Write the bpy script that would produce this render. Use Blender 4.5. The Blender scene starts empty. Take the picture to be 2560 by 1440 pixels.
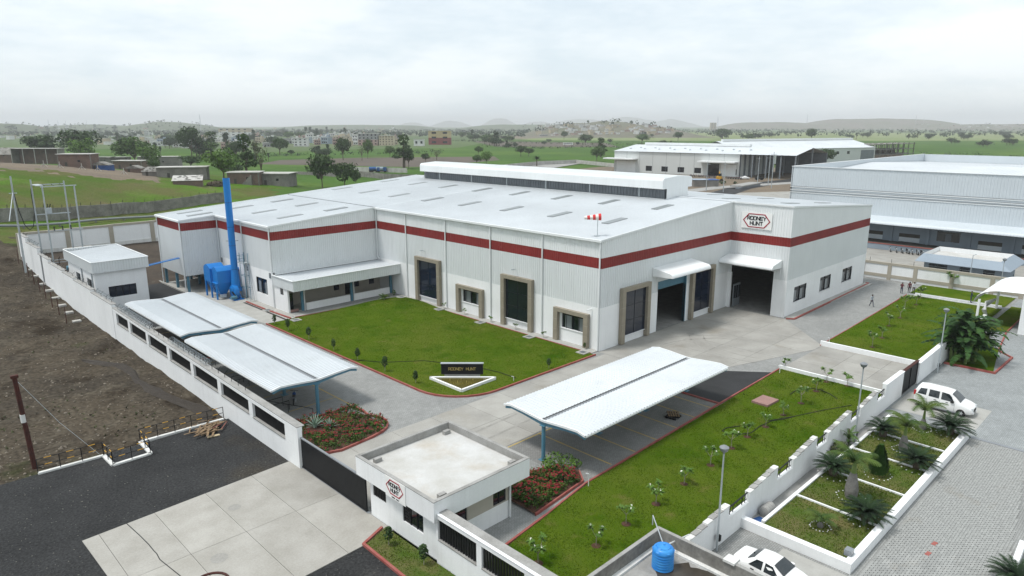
import bpy, bmesh, math, random
from mathutils import Vector, Matrix
R=math.radians
rnd=random.Random(7)
S=bpy.context.scene
C=S.collection
# ------------------------------------------------------------------ camera, sky, sun, exposure
CAM_H=24.0; PITCH=13.23; YAW=45.40; FPX=1731.0
cam=bpy.data.cameras.new('camera'); co=bpy.data.objects.new('camera',cam); C.objects.link(co)
co.location=(0,0,CAM_H); co.rotation_euler=(R(90-PITCH),0,R(YAW-90))
cam.sensor_width=36; cam.lens=FPX/2560*36; cam.clip_start=.5; cam.clip_end=90000
S.camera=co
SUN_EL,SUN_AZ=66.0,150.0          # azimuth measured in the scene's own x/y plane, counter-clockwise from +x
sun=bpy.data.lights.new('sun','SUN'); sun.energy=2.4; sun.angle=R(12); sun.color=(1,.97,.93)
so=bpy.data.objects.new('sun',sun); C.objects.link(so)
so.rotation_euler=Vector((math.cos(R(SUN_EL))*math.cos(R(SUN_AZ)),math.cos(R(SUN_EL))*math.sin(R(SUN_AZ)),math.sin(R(SUN_EL)))).to_track_quat('Z','Y').to_euler()
W=bpy.data.worlds.new('World'); S.world=W; W.use_nodes=True
nt=W.node_tree; nt.nodes.clear()
def wn(t,**k):
    n=nt.nodes.new(t)
    for a,b in k.items(): setattr(n,a,b)
    return n
sky=wn('ShaderNodeTexSky',sky_type='NISHITA',sun_disc=False,sun_elevation=R(SUN_EL),sun_rotation=R(90-SUN_AZ),altitude=500,air_density=1.0,dust_density=2.0,ozone_density=1.0)
tc=wn('ShaderNodeTexCoord'); mp=wn('ShaderNodeMapping'); mp.inputs['Scale'].default_value=(1,1,3.4)
cl=wn('ShaderNodeTexNoise'); cl.inputs['Scale'].default_value=2.3; cl.inputs['Detail'].default_value=9; cl.inputs['Roughness'].default_value=.55
rp=wn('ShaderNodeValToRGB'); rp.color_ramp.elements[0].position=.36; rp.color_ramp.elements[0].color=(.80,.80,.80,1); rp.color_ramp.elements[1].position=.66; rp.color_ramp.elements[1].color=(.97,.97,.97,1)
cmix=wn('ShaderNodeMix',data_type='RGBA'); cl2=wn('ShaderNodeTexNoise'); cl2.inputs['Scale'].default_value=3.6; cl2.inputs['Detail'].default_value=10; cl2.inputs['Roughness'].default_value=.6
rp2=wn('ShaderNodeValToRGB'); rp2.color_ramp.elements[0].position=.40; rp2.color_ramp.elements[0].color=(6.9,7.8,8.35,1); rp2.color_ramp.elements[1].position=.60; rp2.color_ramp.elements[1].color=(8.7,9.2,9.4,1)
bg=wn('ShaderNodeBackground'); bg.inputs[1].default_value=.106; wo=wn('ShaderNodeOutputWorld')
L=nt.links.new
L(tc.outputs['Generated'],mp.inputs[0]); L(mp.outputs[0],cl.inputs[0]); L(mp.outputs[0],cl2.inputs[0]); L(cl.outputs[0],rp.inputs[0]); L(cl2.outputs[0],rp2.inputs[0])
L(rp.outputs[0],cmix.inputs[0]); L(sky.outputs[0],cmix.inputs[6]); L(rp2.outputs[0],cmix.inputs[7]); L(cmix.outputs[2],bg.inputs[0]); L(bg.outputs[0],wo.inputs[0])
S.view_settings.view_transform='Standard'; S.view_settings.look='None'; S.view_settings.gamma=1; S.view_settings.use_curve_mapping=False
S.view_settings.exposure=0.28
S.render.engine='CYCLES'; cy=S.cycles; cy.use_denoising=True
try: cy.denoiser='OPENIMAGEDENOISE'
except Exception: pass
cy.max_bounces=5; cy.diffuse_bounces=3; cy.glossy_bounces=2; cy.transmission_bounces=2; cy.volume_bounces=0; cy.transparent_max_bounces=6
cy.sample_clamp_indirect=6; cy.caustics_reflective=False; cy.caustics_refractive=False
# ------------------------------------------------------------------ measuring helper: where the photograph's pixel meets height z
_cp,_sp,_cy,_sy=math.cos(R(PITCH)),math.sin(R(PITCH)),math.cos(R(YAW)),math.sin(R(YAW))
def ray(u,v):
    a=(u-1280)/FPX; b=-(v-720)/FPX
    f=_cp+b*_sp; up=-_sp+b*_cp
    return (_cy*f+_sy*a,_sy*f-_cy*a,up)
def G(u,v,z=0.0):
    d=ray(u,v); t=(z-CAM_H)/d[2]; return (d[0]*t,d[1]*t)
def depth_of(x,y): return x*_cy+y*_sy
def u_of(x,y): # horizontal picture coordinate of a ground direction (level camera approximation)
    d=depth_of(x,y); r=x*_sy-y*_cy
    return 1280+FPX*r/max(d,1e-3)*_cp
# ------------------------------------------------------------------ materials
MATS={}
def M(name,col,rough=.7,metal=0.,var=.12,scale=.6,col2=None,fine=0.,fscale=14.,bump=0.,bscale=20.,spec=.3,streak=0.,cuts=(.35,.68),obj_rand=0.,emit=None,patches=None):
    m=bpy.data.materials.new(name); m.use_nodes=True; t=m.node_tree; n=t.nodes; l=t.links.new
    b=n['Principled BSDF']; b.inputs['Roughness'].default_value=rough; b.inputs['Metallic'].default_value=metal; b.inputs['Specular IOR Level'].default_value=spec
    geo=n.new('ShaderNodeNewGeometry'); pos=geo.outputs['Position']
    def noise(sc,det=5,vec=None,ro=.55):
        x=n.new('ShaderNodeTexNoise'); x.inputs['Scale'].default_value=sc; x.inputs['Detail'].default_value=det; x.inputs['Roughness'].default_value=ro
        l(vec or pos,x.inputs['Vector']); return x.outputs['Fac']
    def ramp(src,a,bb):
        r=n.new('ShaderNodeMapRange'); r.inputs[1].default_value=a; r.inputs[2].default_value=bb; l(src,r.inputs[0]); return r.outputs[0]
    def mix(f,a,bb,mode='MIX'):
        x=n.new('ShaderNodeMix'); x.data_type='RGBA'; x.blend_type=mode
        if isinstance(f,float): x.inputs[0].default_value=f
        else: l(f,x.inputs[0])
        for s,i in ((a,6),(bb,7)):
            if isinstance(s,tuple): x.inputs[i].default_value=(*s[:3],1)
            else: l(s,x.inputs[i])
        return x.outputs[2]
    c2=col2 or tuple(c*(1-var) for c in col)
    out=mix(ramp(noise(scale),*cuts),tuple(col),tuple(c2))
    if patches:
        for (pc,ps,lo,hi) in patches: out=mix(ramp(noise(ps,6,None,.6),lo,hi),out,tuple(pc))
    if streak:
        mpn=n.new('ShaderNodeMapping'); mpn.inputs['Scale'].default_value=(2.2,2.2,.12); l(pos,mpn.inputs[0])
        f=ramp(noise(1.3,5,mpn.outputs[0]),.5,.8)
        mm=n.new('ShaderNodeMath'); mm.operation='MULTIPLY'; mm.inputs[1].default_value=streak; l(f,mm.inputs[0])
        out=mix(mm.outputs[0],out,(.22,.2,.17))
    if fine: 
        out=mix(ramp(noise(fscale,3),.3,.7),out,mix(1.0,out,(1-fine,)*3,'MULTIPLY'))
    if obj_rand:
        oi=n.new('ShaderNodeObjectInfo'); out=mix(oi.outputs['Random'],out,mix(1.0,out,(1-obj_rand,)*3,'MULTIPLY'))
    l(out,b.inputs['Base Color'])
    if bump:
        bp=n.new('ShaderNodeBump'); bp.inputs['Strength'].default_value=min(1,bump); bp.inputs['Distance'].default_value=.05
        l(noise(bscale,5),bp.inputs['Height']); l(bp.outputs[0],b.inputs['Normal'])
    if emit: b.inputs['Emission Color'].default_value=(*emit[:3],1); b.inputs['Emission Strength'].default_value=emit[3]
    MATS[name]=m; return m
M('white',(.83,.84,.84),.65,var=.07,scale=.35,streak=.10,fine=.04,fscale=6)
M('white_dirty',(.72,.72,.70),.75,col2=(.6,.6,.57),scale=.8,streak=.3,fine=.1,fscale=9)
M('sheet_white',(.76,.78,.78),.42,metal=.0,var=.06,scale=.25,spec=.5,streak=.10)
M('sheet_grey',(.67,.695,.70),.42,var=.06,scale=.25,spec=.5,streak=.10)
M('sheet_red',(.26,.028,.026),.45,var=.22,scale=.35,spec=.4,fine=.1,fscale=3)
M('roof_white',(.60,.63,.65),.42,var=.12,scale=.12,spec=.5,fine=.06,fscale=3,patches=[((.50,.52,.53),.35,.6,.85)])
M('roof_grey',(.52,.55,.57),.5,var=.08,scale=.3)
M('skylight',(.20,.22,.225),.35,var=.1,spec=.6)
M('vent_dark',(.18,.2,.22),.5,var=.2)
M('steel_teal',(.075,.205,.285),.45,var=.15,scale=1.5,spec=.5)
M('gutter_grey',(.22,.235,.25),.5,var=.15)
M('blue_paint',(.012,.17,.52),.45,var=.2,scale=.3,spec=.35,col2=(.012,.19,.52))
M('beige_stone',(.30,.265,.205),.6,var=.12,scale=1.5,fine=.1)
M('beige_wall',(.44,.41,.35),.75,var=.1,scale=.8,streak=.12)
M('taupe',(.40,.365,.30),.75,var=.1,scale=.9,streak=.15)
M('black_metal',(.010,.011,.013),.5,var=.3,scale=2,spec=.25)
M('yellow_paint',(.55,.30,.03),.6,var=.2,scale=3)
M('yellow_line',(.46,.32,.07),.8,col2=(.36,.3,.17),scale=2.2)
M('galv',(.45,.49,.51),.45,metal=.3,var=.15,scale=2)
M('concrete',(.42,.405,.37),.85,col2=(.34,.325,.29),scale=.5,fine=.1,fscale=8,bump=.15,obj_rand=.14)
M('concrete_yard',(.385,.375,.345),.85,col2=(.30,.29,.265),scale=.35,fine=.1,fscale=8,bump=.15,obj_rand=.13,patches=[((.27,.25,.21),.16,.58,.75)])
M('concrete_grey',(.36,.355,.34),.88,col2=(.26,.255,.24),scale=1.1,fine=.16,fscale=11,bump=.2)
M('concrete_old',(.30,.29,.265),.95,col2=(.15,.145,.13),scale=.55,fine=.3,fscale=5,bump=.3,streak=.5,patches=[((.31,.3,.27),.4,.55,.8)])
M('apron',(.40,.395,.37),.88,col2=(.33,.325,.3),scale=.8,fine=.1,fscale=9,bump=.1)
M('roof_slab',(.55,.55,.54),.85,col2=(.44,.43,.40),scale=.45,fine=.08,fscale=9,patches=[((.42,.37,.30),.33,.55,.8)])
M('kerb_red',(.30,.075,.062),.85,col2=(.36,.13,.11),scale=1.2,fine=.2,fscale=10)
M('asphalt',(.040,.041,.043),.92,col2=(.029,.030,.031),scale=.4,fine=.35,fscale=16,bump=.5,bscale=14,patches=[((.12,.115,.1),.3,.62,.85)])
M('tarmac_loose',(.054,.055,.056),.95,col2=(.038,.039,.040),scale=.25,fine=.6,fscale=7,bump=.8,bscale=8,spec=.1,patches=[((.10,.098,.09),3.5,.62,.8),((.085,.082,.075),.16,.58,.8),((.08,.068,.05),.07,.58,.75)])
M('soil',(.104,.086,.064),1,col2=(.074,.063,.050),scale=.12,fine=.62,fscale=3.2,bump=1.,bscale=3.,spec=.02,cuts=(.4,.6),patches=[((.145,.125,.095),.45,.52,.75),((.040,.031,.022),.15,.54,.66),((.17,.155,.13),1.6,.60,.75),((.055,.08,.02),.10,.61,.72)])
M('soil_dark',(.085,.066,.05),1,col2=(.055,.045,.036),scale=.5,fine=.4,fscale=6,bump=.8,bscale=4,patches=[((.15,.135,.11),.4,.58,.8)])
M('hill_grass',(.115,.12,.04),1,col2=(.075,.125,.018),scale=.05,fine=.4,fscale=2.5,bump=.6,bscale=2,spec=.05,cuts=(.4,.6),patches=[((.085,.185,.012),.03,.50,.60),((.16,.125,.075),.06,.58,.72)])
M('mulch',(.11,.055,.035),1,col2=(.07,.035,.024),scale=2,fine=.4,fscale=12,bump=.8)
M('lawn',(.072,.138,.007),.95,col2=(.115,.168,.016),scale=.42,fine=.5,fscale=26,bump=1.,bscale=30,spec=.0,cuts=(.3,.75),patches=[((.125,.165,.022),.09,.45,.65),((.18,.17,.05),.6,.58,.76),((.046,.110,.004),.22,.54,.70)])
M('lawn_dry',(.09,.15,.022),.95,col2=(.17,.165,.06),scale=.5,fine=.5,fscale=26,bump=1.,bscale=30,spec=.1,cuts=(.35,.65),patches=[((.24,.19,.09),.35,.58,.75)])
M('hedge',(.03,.075,.012),.85,col2=(.05,.11,.015),scale=2,fine=.4,fscale=12)
M('water',(.10,.085,.02),.08,var=.2,spec=.6)
M('glass_dark',(.006,.012,.02),.06,var=.3,scale=.4,spec=.7)
M('glass_blue',(.008,.016,.034),.06,var=.3,scale=.4,spec=.8)
M('pane_grey',(.20,.22,.235),.2,var=.1,spec=.6)
M('glass_car',(.015,.022,.026),.05,var=.2,spec=.8)
M('car_white',(.80,.80,.79),.22,var=.03,spec=.6)
M('chrome',(.6,.6,.6),.2,metal=.9,var=.1)
M('rubber',(.018,.018,.018),.8,var=.2)
M('lamp_red',(.45,.02,.02),.25,var=.1,spec=.6)
M('lamp_clear',(.55,.58,.6),.12,var=.1,spec=.7)
M('tank_blue',(.02,.20,.58),.35,var=.15,scale=2,col2=(.05,.27,.6))
M('rust',(.085,.025,.018),.8,col2=(.05,.02,.016),scale=2.5,fine=.3)
M('wood',(.27,.18,.10),.85,col2=(.18,.13,.085),scale=3,fine=.25)
M('wood_red',(.24,.095,.075),.85,col2=(.18,.08,.065),scale=3,fine=.25)
M('timber_pale',(.52,.42,.27),.85,var=.2,scale=2)
M('granite_black',(.008,.009,.012),.3,var=.3,scale=6,spec=.25)
M('gold',(.45,.36,.12),.4,metal=.2,var=.2)
M('logo_red',(.33,.012,.03),.5,var=.05)
M('logo_black',(.008,.008,.012),.5,var=.05)
M('sign_white',(.82,.82,.80),.5,var=.03)
M('sock_red',(.62,.05,.05),.8,var=.1)
M('sock_white',(.8,.76,.72),.8,var=.08)
M('pink_slab',(.34,.20,.175),.85,col2=(.28,.17,.15),scale=1.2,fine=.2)
M('bark',(.16,.125,.09),.95,col2=(.09,.07,.05),scale=4,fine=.3)
M('palm_bottle',(.24,.23,.215),.9,col2=(.16,.15,.14),scale=3,fine=.25)
M('palm_shaft',(.16,.22,.06),.6,col2=(.11,.17,.04),scale=4)
M('stem_pale',(.34,.31,.25),.9,var=.2,scale=4)
for nm,c1,c2 in (('leaf_dark',(.030,.065,.018),(.055,.105,.022)),('leaf_mid',(.05,.105,.022),(.085,.155,.03)),('leaf_bright',(.075,.16,.02),(.12,.215,.035)),('leaf_cycad',(.009,.026,.009),(.02,.05,.013)),
    ('leaf_palm',(.035,.08,.012),(.085,.13,.02)),('leaf_banana',(.018,.06,.014),(.05,.12,.022)),('leaf_conifer',(.03,.085,.018),(.055,.13,.02)),('leaf_olive',(.075,.095,.04),(.11,.125,.05)),('leaf_shrub',(.035,.085,.014),(.085,.15,.02)),('leaf_far',(.028,.055,.022),(.045,.08,.028)),('leaf_red',(.09,.03,.022),(.14,.045,.03))):
    M(nm,c1,.75,col2=c2,scale=.9,fine=.3,fscale=5,spec=.25,cuts=(.38,.62),obj_rand=.25)
M('grass_blade',(.072,.138,.006),.9,col2=(.118,.17,.016),scale=.6,fine=.4,fscale=9,spec=.0,patches=[((.16,.165,.035),.35,.60,.85)])
M('mud',(.035,.027,.02),.75,col2=(.05,.04,.03),scale=1.5,fine=.4,fscale=8,bump=.6)
M('gravel',(.15,.145,.13),.95,var=.5,scale=3)
M('rubble',(.23,.2,.16),.95,col2=(.14,.12,.095),scale=1.5)
M('leaf_agave',(.17,.25,.20),.6,col2=(.24,.32,.25),scale=5,spec=.4)
M('petal_red',(.26,.012,.022),.7,col2=(.15,.008,.015),scale=4)
M('petal_white',(.8,.8,.72),.7,var=.1)
M('crop',(.065,.135,.022),.95,col2=(.05,.105,.02),scale=.02,fine=.25,fscale=.4,spec=.05,patches=[((.10,.165,.03),.012,.5,.7),((.11,.095,.06),.02,.62,.75)])
M('field_pale',(.20,.23,.09),.95,col2=(.14,.19,.06),scale=.01,fine=.2,fscale=.1)
M('field_brown',(.12,.095,.075),1,col2=(.09,.075,.06),scale=.03,fine=.2,fscale=.5)
M('plain',(.085,.13,.035),1,col2=(.065,.105,.03),scale=.004,fine=.25,fscale=.05,patches=[((.17,.15,.10),.003,.55,.7)])
M('dirt',(.20,.155,.105),1,col2=(.15,.12,.09),scale=.1,fine=.3,fscale=1.5)
M('brick_raw',(.215,.145,.115),.95,col2=(.16,.12,.10),scale=.5,fine=.3,fscale=4)
M('plaster_raw',(.27,.255,.23),.95,col2=(.19,.18,.165),scale=.4,fine=.25,fscale=4)
M('roof_dust',(.50,.49,.46),.9,col2=(.38,.37,.34),scale=.5,fine=.15,fscale=3)
M('tarp_blue',(.03,.09,.26),.7,var=.2); M('tarp_orange',(.55,.14,.04),.8,var=.1)
M('rock_hill',(.17,.15,.12),1,col2=(.12,.13,.075),scale=.01,fine=.3,fscale=.08)
M('far_hill',(.10,.12,.07),1,var=.2,scale=.002)
M('skin',(.19,.10,.065),.6,var=.1); M('hair',(.012,.01,.009),.6,var=.1); M('cloth_grey',(.38,.42,.46),.85,var=.15,scale=6); M('cloth_navy',(.035,.045,.075),.85,var=.15,scale=6); M('cloth_white',(.6,.62,.64),.85,var=.1,scale=6); M('cloth_maroon',(.12,.02,.03),.85,var=.15,scale=6); M('cloth_teal',(.10,.25,.27),.85,var=.1,scale=6); M('cloth_dark',(.03,.03,.035),.85,var=.15,scale=6)
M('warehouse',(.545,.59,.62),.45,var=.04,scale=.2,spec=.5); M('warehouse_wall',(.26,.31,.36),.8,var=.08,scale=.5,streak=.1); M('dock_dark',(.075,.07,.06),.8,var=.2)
M('factory_wall',(.56,.58,.57),.6,var=.05,scale=.1,streak=.06)
for nm,c in (('town_white',(.74,.74,.72)),('town_cream',(.55,.47,.34)),('town_pink',(.45,.31,.27)),('town_grey',(.33,.33,.33)),('town_blue',(.35,.42,.5)),('town_red',(.27,.075,.07)),('town_tan',(.52,.42,.24))): M(nm,c,.85,var=.15,scale=.4,fine=.1,fscale=2,obj_rand=.2)
# pavers seen from too far to tell the blocks apart: a block pattern at true size
def paver_mat(name,col,mortar,bw=.24,bh=.12,rot=0.):
    m=bpy.data.materials.new(name); m.use_nodes=True; t=m.node_tree; n=t.nodes; l=t.links.new; b=n['Principled BSDF']; b.inputs['Roughness'].default_value=.9; b.inputs['Specular IOR Level'].default_value=.2
    geo=n.new('ShaderNodeNewGeometry'); mp=n.new('ShaderNodeMapping'); mp.inputs['Rotation'].default_value=(0,0,rot); l(geo.outputs['Position'],mp.inputs[0])
    br=n.new('ShaderNodeTexBrick'); br.inputs['Scale'].default_value=1; br.inputs['Brick Width'].default_value=bw; br.inputs['Row Height'].default_value=bh; br.inputs['Mortar Size'].default_value=.010
    br.inputs['Color1'].default_value=(*col,1); br.inputs['Color2'].default_value=(*[c*.82 for c in col],1); br.inputs['Mortar'].default_value=(*mortar,1); l(mp.outputs[0],br.inputs[0])
    def mul(src,sc,lo,hi,k):
        x=n.new('ShaderNodeTexNoise'); x.inputs['Scale'].default_value=sc; x.inputs['Detail'].default_value=6; l(geo.outputs['Position'],x.inputs[0])
        r=n.new('ShaderNodeMapRange'); r.inputs[1].default_value=lo; r.inputs[2].default_value=hi; r.inputs[3].default_value=1; r.inputs[4].default_value=k; l(x.outputs[0],r.inputs[0])
        q=n.new('ShaderNodeMix'); q.data_type='RGBA'; q.blend_type='MULTIPLY'; q.inputs[0].default_value=1; l(src,q.inputs[6]); l(r.outputs[0],q.inputs[7]); return q.outputs[2]
    o=mul(br.outputs[0],.25,.35,.7,.84); o=mul(o,1.1,.35,.7,.88); l(o,b.inputs['Base Color']); MATS[name]=m
paver_mat('paver',(.33,.335,.325),(.17,.17,.16)); paver_mat('paver_cool',(.33,.35,.35),(.2,.21,.21)); paver_mat('paver_dark',(.27,.27,.26),(.13,.13,.125))
# ------------------------------------------------------------------ geometry helpers
ORG={}
class MB:
    def __init__(s): s.v=[]; s.f=[]; s.m=[]
    def add(s,vs,fs,mi=0):
        o=len(s.v); s.v+=[tuple(p) for p in vs]
        for q in fs: s.f.append(tuple(i+o for i in q)); s.m.append(mi)
        return s
    def box(s,x0,x1,y0,y1,z0,z1,mi=0):
        return s.add([(x0,y0,z0),(x1,y0,z0),(x1,y1,z0),(x0,y1,z0),(x0,y0,z1),(x1,y0,z1),(x1,y1,z1),(x0,y1,z1)],[(3,2,1,0),(4,5,6,7),(0,1,5,4),(1,2,6,5),(2,3,7,6),(3,0,4,7)],mi)
    def prism(s,poly,z0,z1,mi=0):       # vertical prism over an xy polygon (counter-clockwise); z0/z1 numbers or functions of (x,y)
        f=lambda z,p: z(*p) if callable(z) else z
        n=len(poly); vs=[(*p,f(z0,p)) for p in poly]+[(*p,f(z1,p)) for p in poly]
        return s.add(vs,[tuple(range(n-1,-1,-1)),tuple(range(n,2*n))]+[(i,(i+1)%n,n+(i+1)%n,n+i) for i in range(n)],mi)
    def loft(s,rings,caps=True,closed=True,mi=0):
        o=len(s.v); n=len(rings[0])
        for r in rings: s.v+=[tuple(p) for p in r]
        k=n if closed else n-1
        for i in range(len(rings)-1):
            for j in range(k):
                s.f.append((o+i*n+j,o+i*n+(j+1)%n,o+(i+1)*n+(j+1)%n,o+(i+1)*n+j)); s.m.append(mi)
        if caps and closed:
            s.f.append(tuple(o+j for j in range(n-1,-1,-1))); s.m.append(mi)
            s.f.append(tuple(o+(len(rings)-1)*n+j for j in range(n))); s.m.append(mi)
        return s
    def tube(s,pts,r,n=6,mi=0,caps=True):
        pts=[Vector(p) for p in pts]; rs=r if isinstance(r,(list,tuple)) else [r]*len(pts); rings=[]
        for i,p in enumerate(pts):
            d=(pts[min(i+1,len(pts)-1)]-pts[max(i-1,0)]).normalized()
            a=d.orthogonal().normalized() if abs(d.z)<.95 else Vector((1,0,0)); a=(a-d*a.dot(d)).normalized() if abs(d.z)>=.95 else d.cross(Vector((0,0,1))).normalized()
            b=d.cross(a)
            rings.append([p+(a*math.cos(2*math.pi*k/n)+b*math.sin(2*math.pi*k/n))*rs[i] for k in range(n)])
        return s.loft(rings,caps,True,mi)
    def bar(s,p0,p1,w,h,mi=0):          # rectangular bar, h measured along z-ish
        p0,p1=Vector(p0),Vector(p1); d=(p1-p0).normalized(); up=Vector((0,0,1)) if abs(d.z)<.9 else Vector((0,1,0))
        a=d.cross(up).normalized(); b=a.cross(d)
        r=lambda p:[p+a*w/2+b*h/2,p-a*w/2+b*h/2,p-a*w/2-b*h/2,p+a*w/2-b*h/2]
        return s.loft([r(p0),r(p1)],True,True,mi)
    def lathe(s,prof,c=(0,0,0),n=16,mi=0,axis='z'):
        rings=[]
        for r,z in prof:
            ring=[]
            for k in range(n):
                a=2*math.pi*k/n; q=(r*math.cos(a),r*math.sin(a),z)
                if axis=='y': q=(q[0],q[2],-q[1])
                elif axis=='x': q=(q[2],q[0],q[1])
                ring.append((c[0]+q[0],c[1]+q[1],c[2]+q[2]))
            rings.append(ring)
        return s.loft(rings,True,True,mi)
    def build(s,name,mat,parent=None,smooth=False,kind=None):
        me=bpy.data.meshes.new(name); ox,oy,oz=ORG.get(parent.name,(0,0,0)) if parent else (0,0,0)
        me.from_pydata([(x-ox,y-oy,z-oz) for x,y,z in s.v],[],s.f)
        ms=mat if isinstance(mat,(list,tuple)) else [mat]
        for q in ms: me.materials.append(MATS[q])
        if len(ms)>1: me.polygons.foreach_set('material_index',s.m)
        if smooth: me.polygons.foreach_set('use_smooth',[True]*len(s.f)); me.set_sharp_from_angle(angle=R(50))
        o=bpy.data.objects.new(name,me); C.objects.link(o)
        if parent: o.parent=parent; ORG[o.name]=(ox,oy,oz)
        else: ORG[o.name]=(0,0,0)
        if kind: o['kind']=kind
        return o
def tag(o,label,cat,group=None):
    o['label']=label; o['category']=cat
    if group: o['group']=group
    return o
def thing(name,label,cat,loc=(0,0,0),rz=0.,group=None,local=False):
    o=bpy.data.objects.new(name,None); C.objects.link(o); o.empty_display_size=.3
    o.location=loc; o.rotation_euler=(0,0,rz); ORG[o.name]=(0,0,0) if local else tuple(loc)
    return tag(o,label,cat,group)
def struct(mb,name,mat): return mb.build(name,mat,None,kind='structure')
def dup(root,loc,rz=0.,scale=1.,label=None,group=None):
    r=root.copy(); C.objects.link(r); r.location=loc; r.rotation_euler=(0,0,rz); r.scale=(scale,)*3 if not isinstance(scale,tuple) else scale
    if label: r['label']=label
    if group: r['group']=group
    for ch in root.children:
        c=ch.copy(); C.objects.link(c); c.parent=r
        for g in ch.children:
            d=g.copy(); C.objects.link(d); d.parent=c
    return r
def part(name,mat,parent,smooth=False):
    "box part shorthand: part(...)(x0,x1,y0,y1,z0,z1)"
    def go(*a): return MB().box(*a).build(name,mat,parent,smooth)
    return go
# corrugated sheet in a vertical plane. axis 'y' = sheet runs along y at x=pos facing -x ; 'x' = runs along x at y=pos facing -y
def corr_wall(mb,axis,pos,a0,a1,z0,z1,pitch=.33,dep=.04,mi=0,sgn=-1):
    f0=z0 if callable(z0) else (lambda a:z0); f1=z1 if callable(z1) else (lambda a:z1)
    n=max(1,int(round((a1-a0)/pitch))); p=(a1-a0)/n; pr=[]
    for i in range(n): pr+=[(a0+p*i,0),(a0+p*(i+.62),0),(a0+p*(i+.70),dep),(a0+p*(i+.92),dep)]
    pr.append((a1,0)); lo=[];hi=[]
    for a,d in pr:
        q=pos+sgn*d
        lo.append((q,a,f0(a)) if axis=='y' else (a,q,f0(a))); hi.append((q,a,f1(a)) if axis=='y' else (a,q,f1(a)))
    o=len(mb.v); k=len(pr); mb.v+=lo+hi
    for i in range(k-1): mb.f.append((o+i,o+i+1,o+k+i+1,o+k+i)); mb.m.append(mi)
    return mb
# corrugated roof: ribs run along `run` profile [(s,z)], spaced along the other axis
def corr_roof(mb,axis,prof,b0,b1,pitch=.36,dep=.045,mi=0):
    n=max(1,int(round((b1-b0)/pitch))); p=(b1-b0)/n; pr=[]
    for i in range(n): pr+=[(b0+p*i,0),(b0+p*(i+.66),0),(b0+p*(i+.74),dep),(b0+p*(i+.93),dep)]
    pr.append((b1,0)); o=len(mb.v); k=len(pr)
    for s_,z in prof:
        for b,d in pr: mb.v.append((s_,b,z+d) if axis=='x' else (b,s_,z+d))
    for j in range(len(prof)-1):
        for i in range(k-1): mb.f.append((o+j*k+i,o+j*k+i+1,o+(j+1)*k+i+1,o+(j+1)*k+i)); mb.m.append(mi)
    return mb
# masonry wall slab with rectangular holes: axis 'y' -> plane x=p0..p1 ; a runs along the wall
def wall_holes(mb,axis,p0,p1,a0,a1,z0,z1,holes=(),mi=0):
    A=sorted({a0,a1,*[h[0] for h in holes],*[h[1] for h in holes]}); Z=sorted({z0,z1,*[h[2] for h in holes],*[h[3] for h in holes]})
    A=[a for a in A if a0<=a<=a1]; Z=[z for z in Z if z0<=z<=z1]
    sol=lambda i,j: 0<=i<len(A)-1 and 0<=j<len(Z)-1 and not any(h[0]-1e-6<=A[i] and A[i+1]<=h[1]+1e-6 and h[2]-1e-6<=Z[j] and Z[j+1]<=h[3]+1e-6 for h in holes)
    P=lambda p,a,z:(p,a,z) if axis=='y' else (a,p,z)
    q=lambda *vs: mb.add(vs,[tuple(range(len(vs)))],mi)
    for i in range(len(A)-1):
        for j in range(len(Z)-1):
            if not sol(i,j): continue
            a,b,c,d=A[i],A[i+1],Z[j],Z[j+1]
            q(P(p0,a,c),P(p0,b,c),P(p0,b,d),P(p0,a,d)); q(P(p1,b,c),P(p1,a,c),P(p1,a,d),P(p1,b,d))
            if not sol(i-1,j): q(P(p0,a,c),P(p0,a,d),P(p1,a,d),P(p1,a,c))
            if not sol(i+1,j): q(P(p0,b,d),P(p0,b,c),P(p1,b,c),P(p1,b,d))
            if not sol(i,j-1): q(P(p0,b,c),P(p0,a,c),P(p1,a,c),P(p1,b,c))
            if not sol(i,j+1): q(P(p0,a,d),P(p0,b,d),P(p1,b,d),P(p1,a,d))
    return mb
def sheet(name,poly,z,mat,kind='structure',t=0.):
    o=MB().add([(*p,z) for p in poly],[tuple(range(len(poly)))]).build(name,mat,None,kind=kind); return o
def rect(x0,x1,y0,y1): return [(x0,y0),(x1,y0),(x1,y1),(x0,y1)]
def kerb(pts,w,h,mat,label=None,name='kerb',closed=False,z=0.):
    "kerb swept along a ground polyline; one structure object with each straight piece mitred"
    mb=MB(); P=[Vector((p[0],p[1],0)) for p in pts]; n=len(P); L_=[];R_=[]
    for i in range(n):
        a=P[i]-P[i-1] if (i>0 or closed) else P[1]-P[0]; b=P[(i+1)%n]-P[i] if (i<n-1 or closed) else P[n-1]-P[n-2]
        a.normalize(); b.normalize(); t=(a+b).normalized(); nn=Vector((-t.y,t.x,0)); k=1/max(.4,nn.dot(Vector((-a.y,a.x,0))))
        L_.append(P[i]+nn*w/2*k); R_.append(P[i]-nn*w/2*k)
    rings=[[(L_[i].x,L_[i].y,z),(R_[i].x,R_[i].y,z),(R_[i].x,R_[i].y,z+h),(L_[i].x,L_[i].y,z+h)] for i in range(n)]
    if closed: rings.append(rings[0])
    mb.loft(rings,not closed,True)
    o=mb.build(name,mat,None,kind='structure')
    if label: o['label']=label
    return o
def arc(cx,cy_,r,a0,a1,n=8): return [(cx+r*math.cos(R(a0+(a1-a0)*i/n)),cy_+r*math.sin(R(a0+(a1-a0)*i/n))) for i in range(n+1)]
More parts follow.
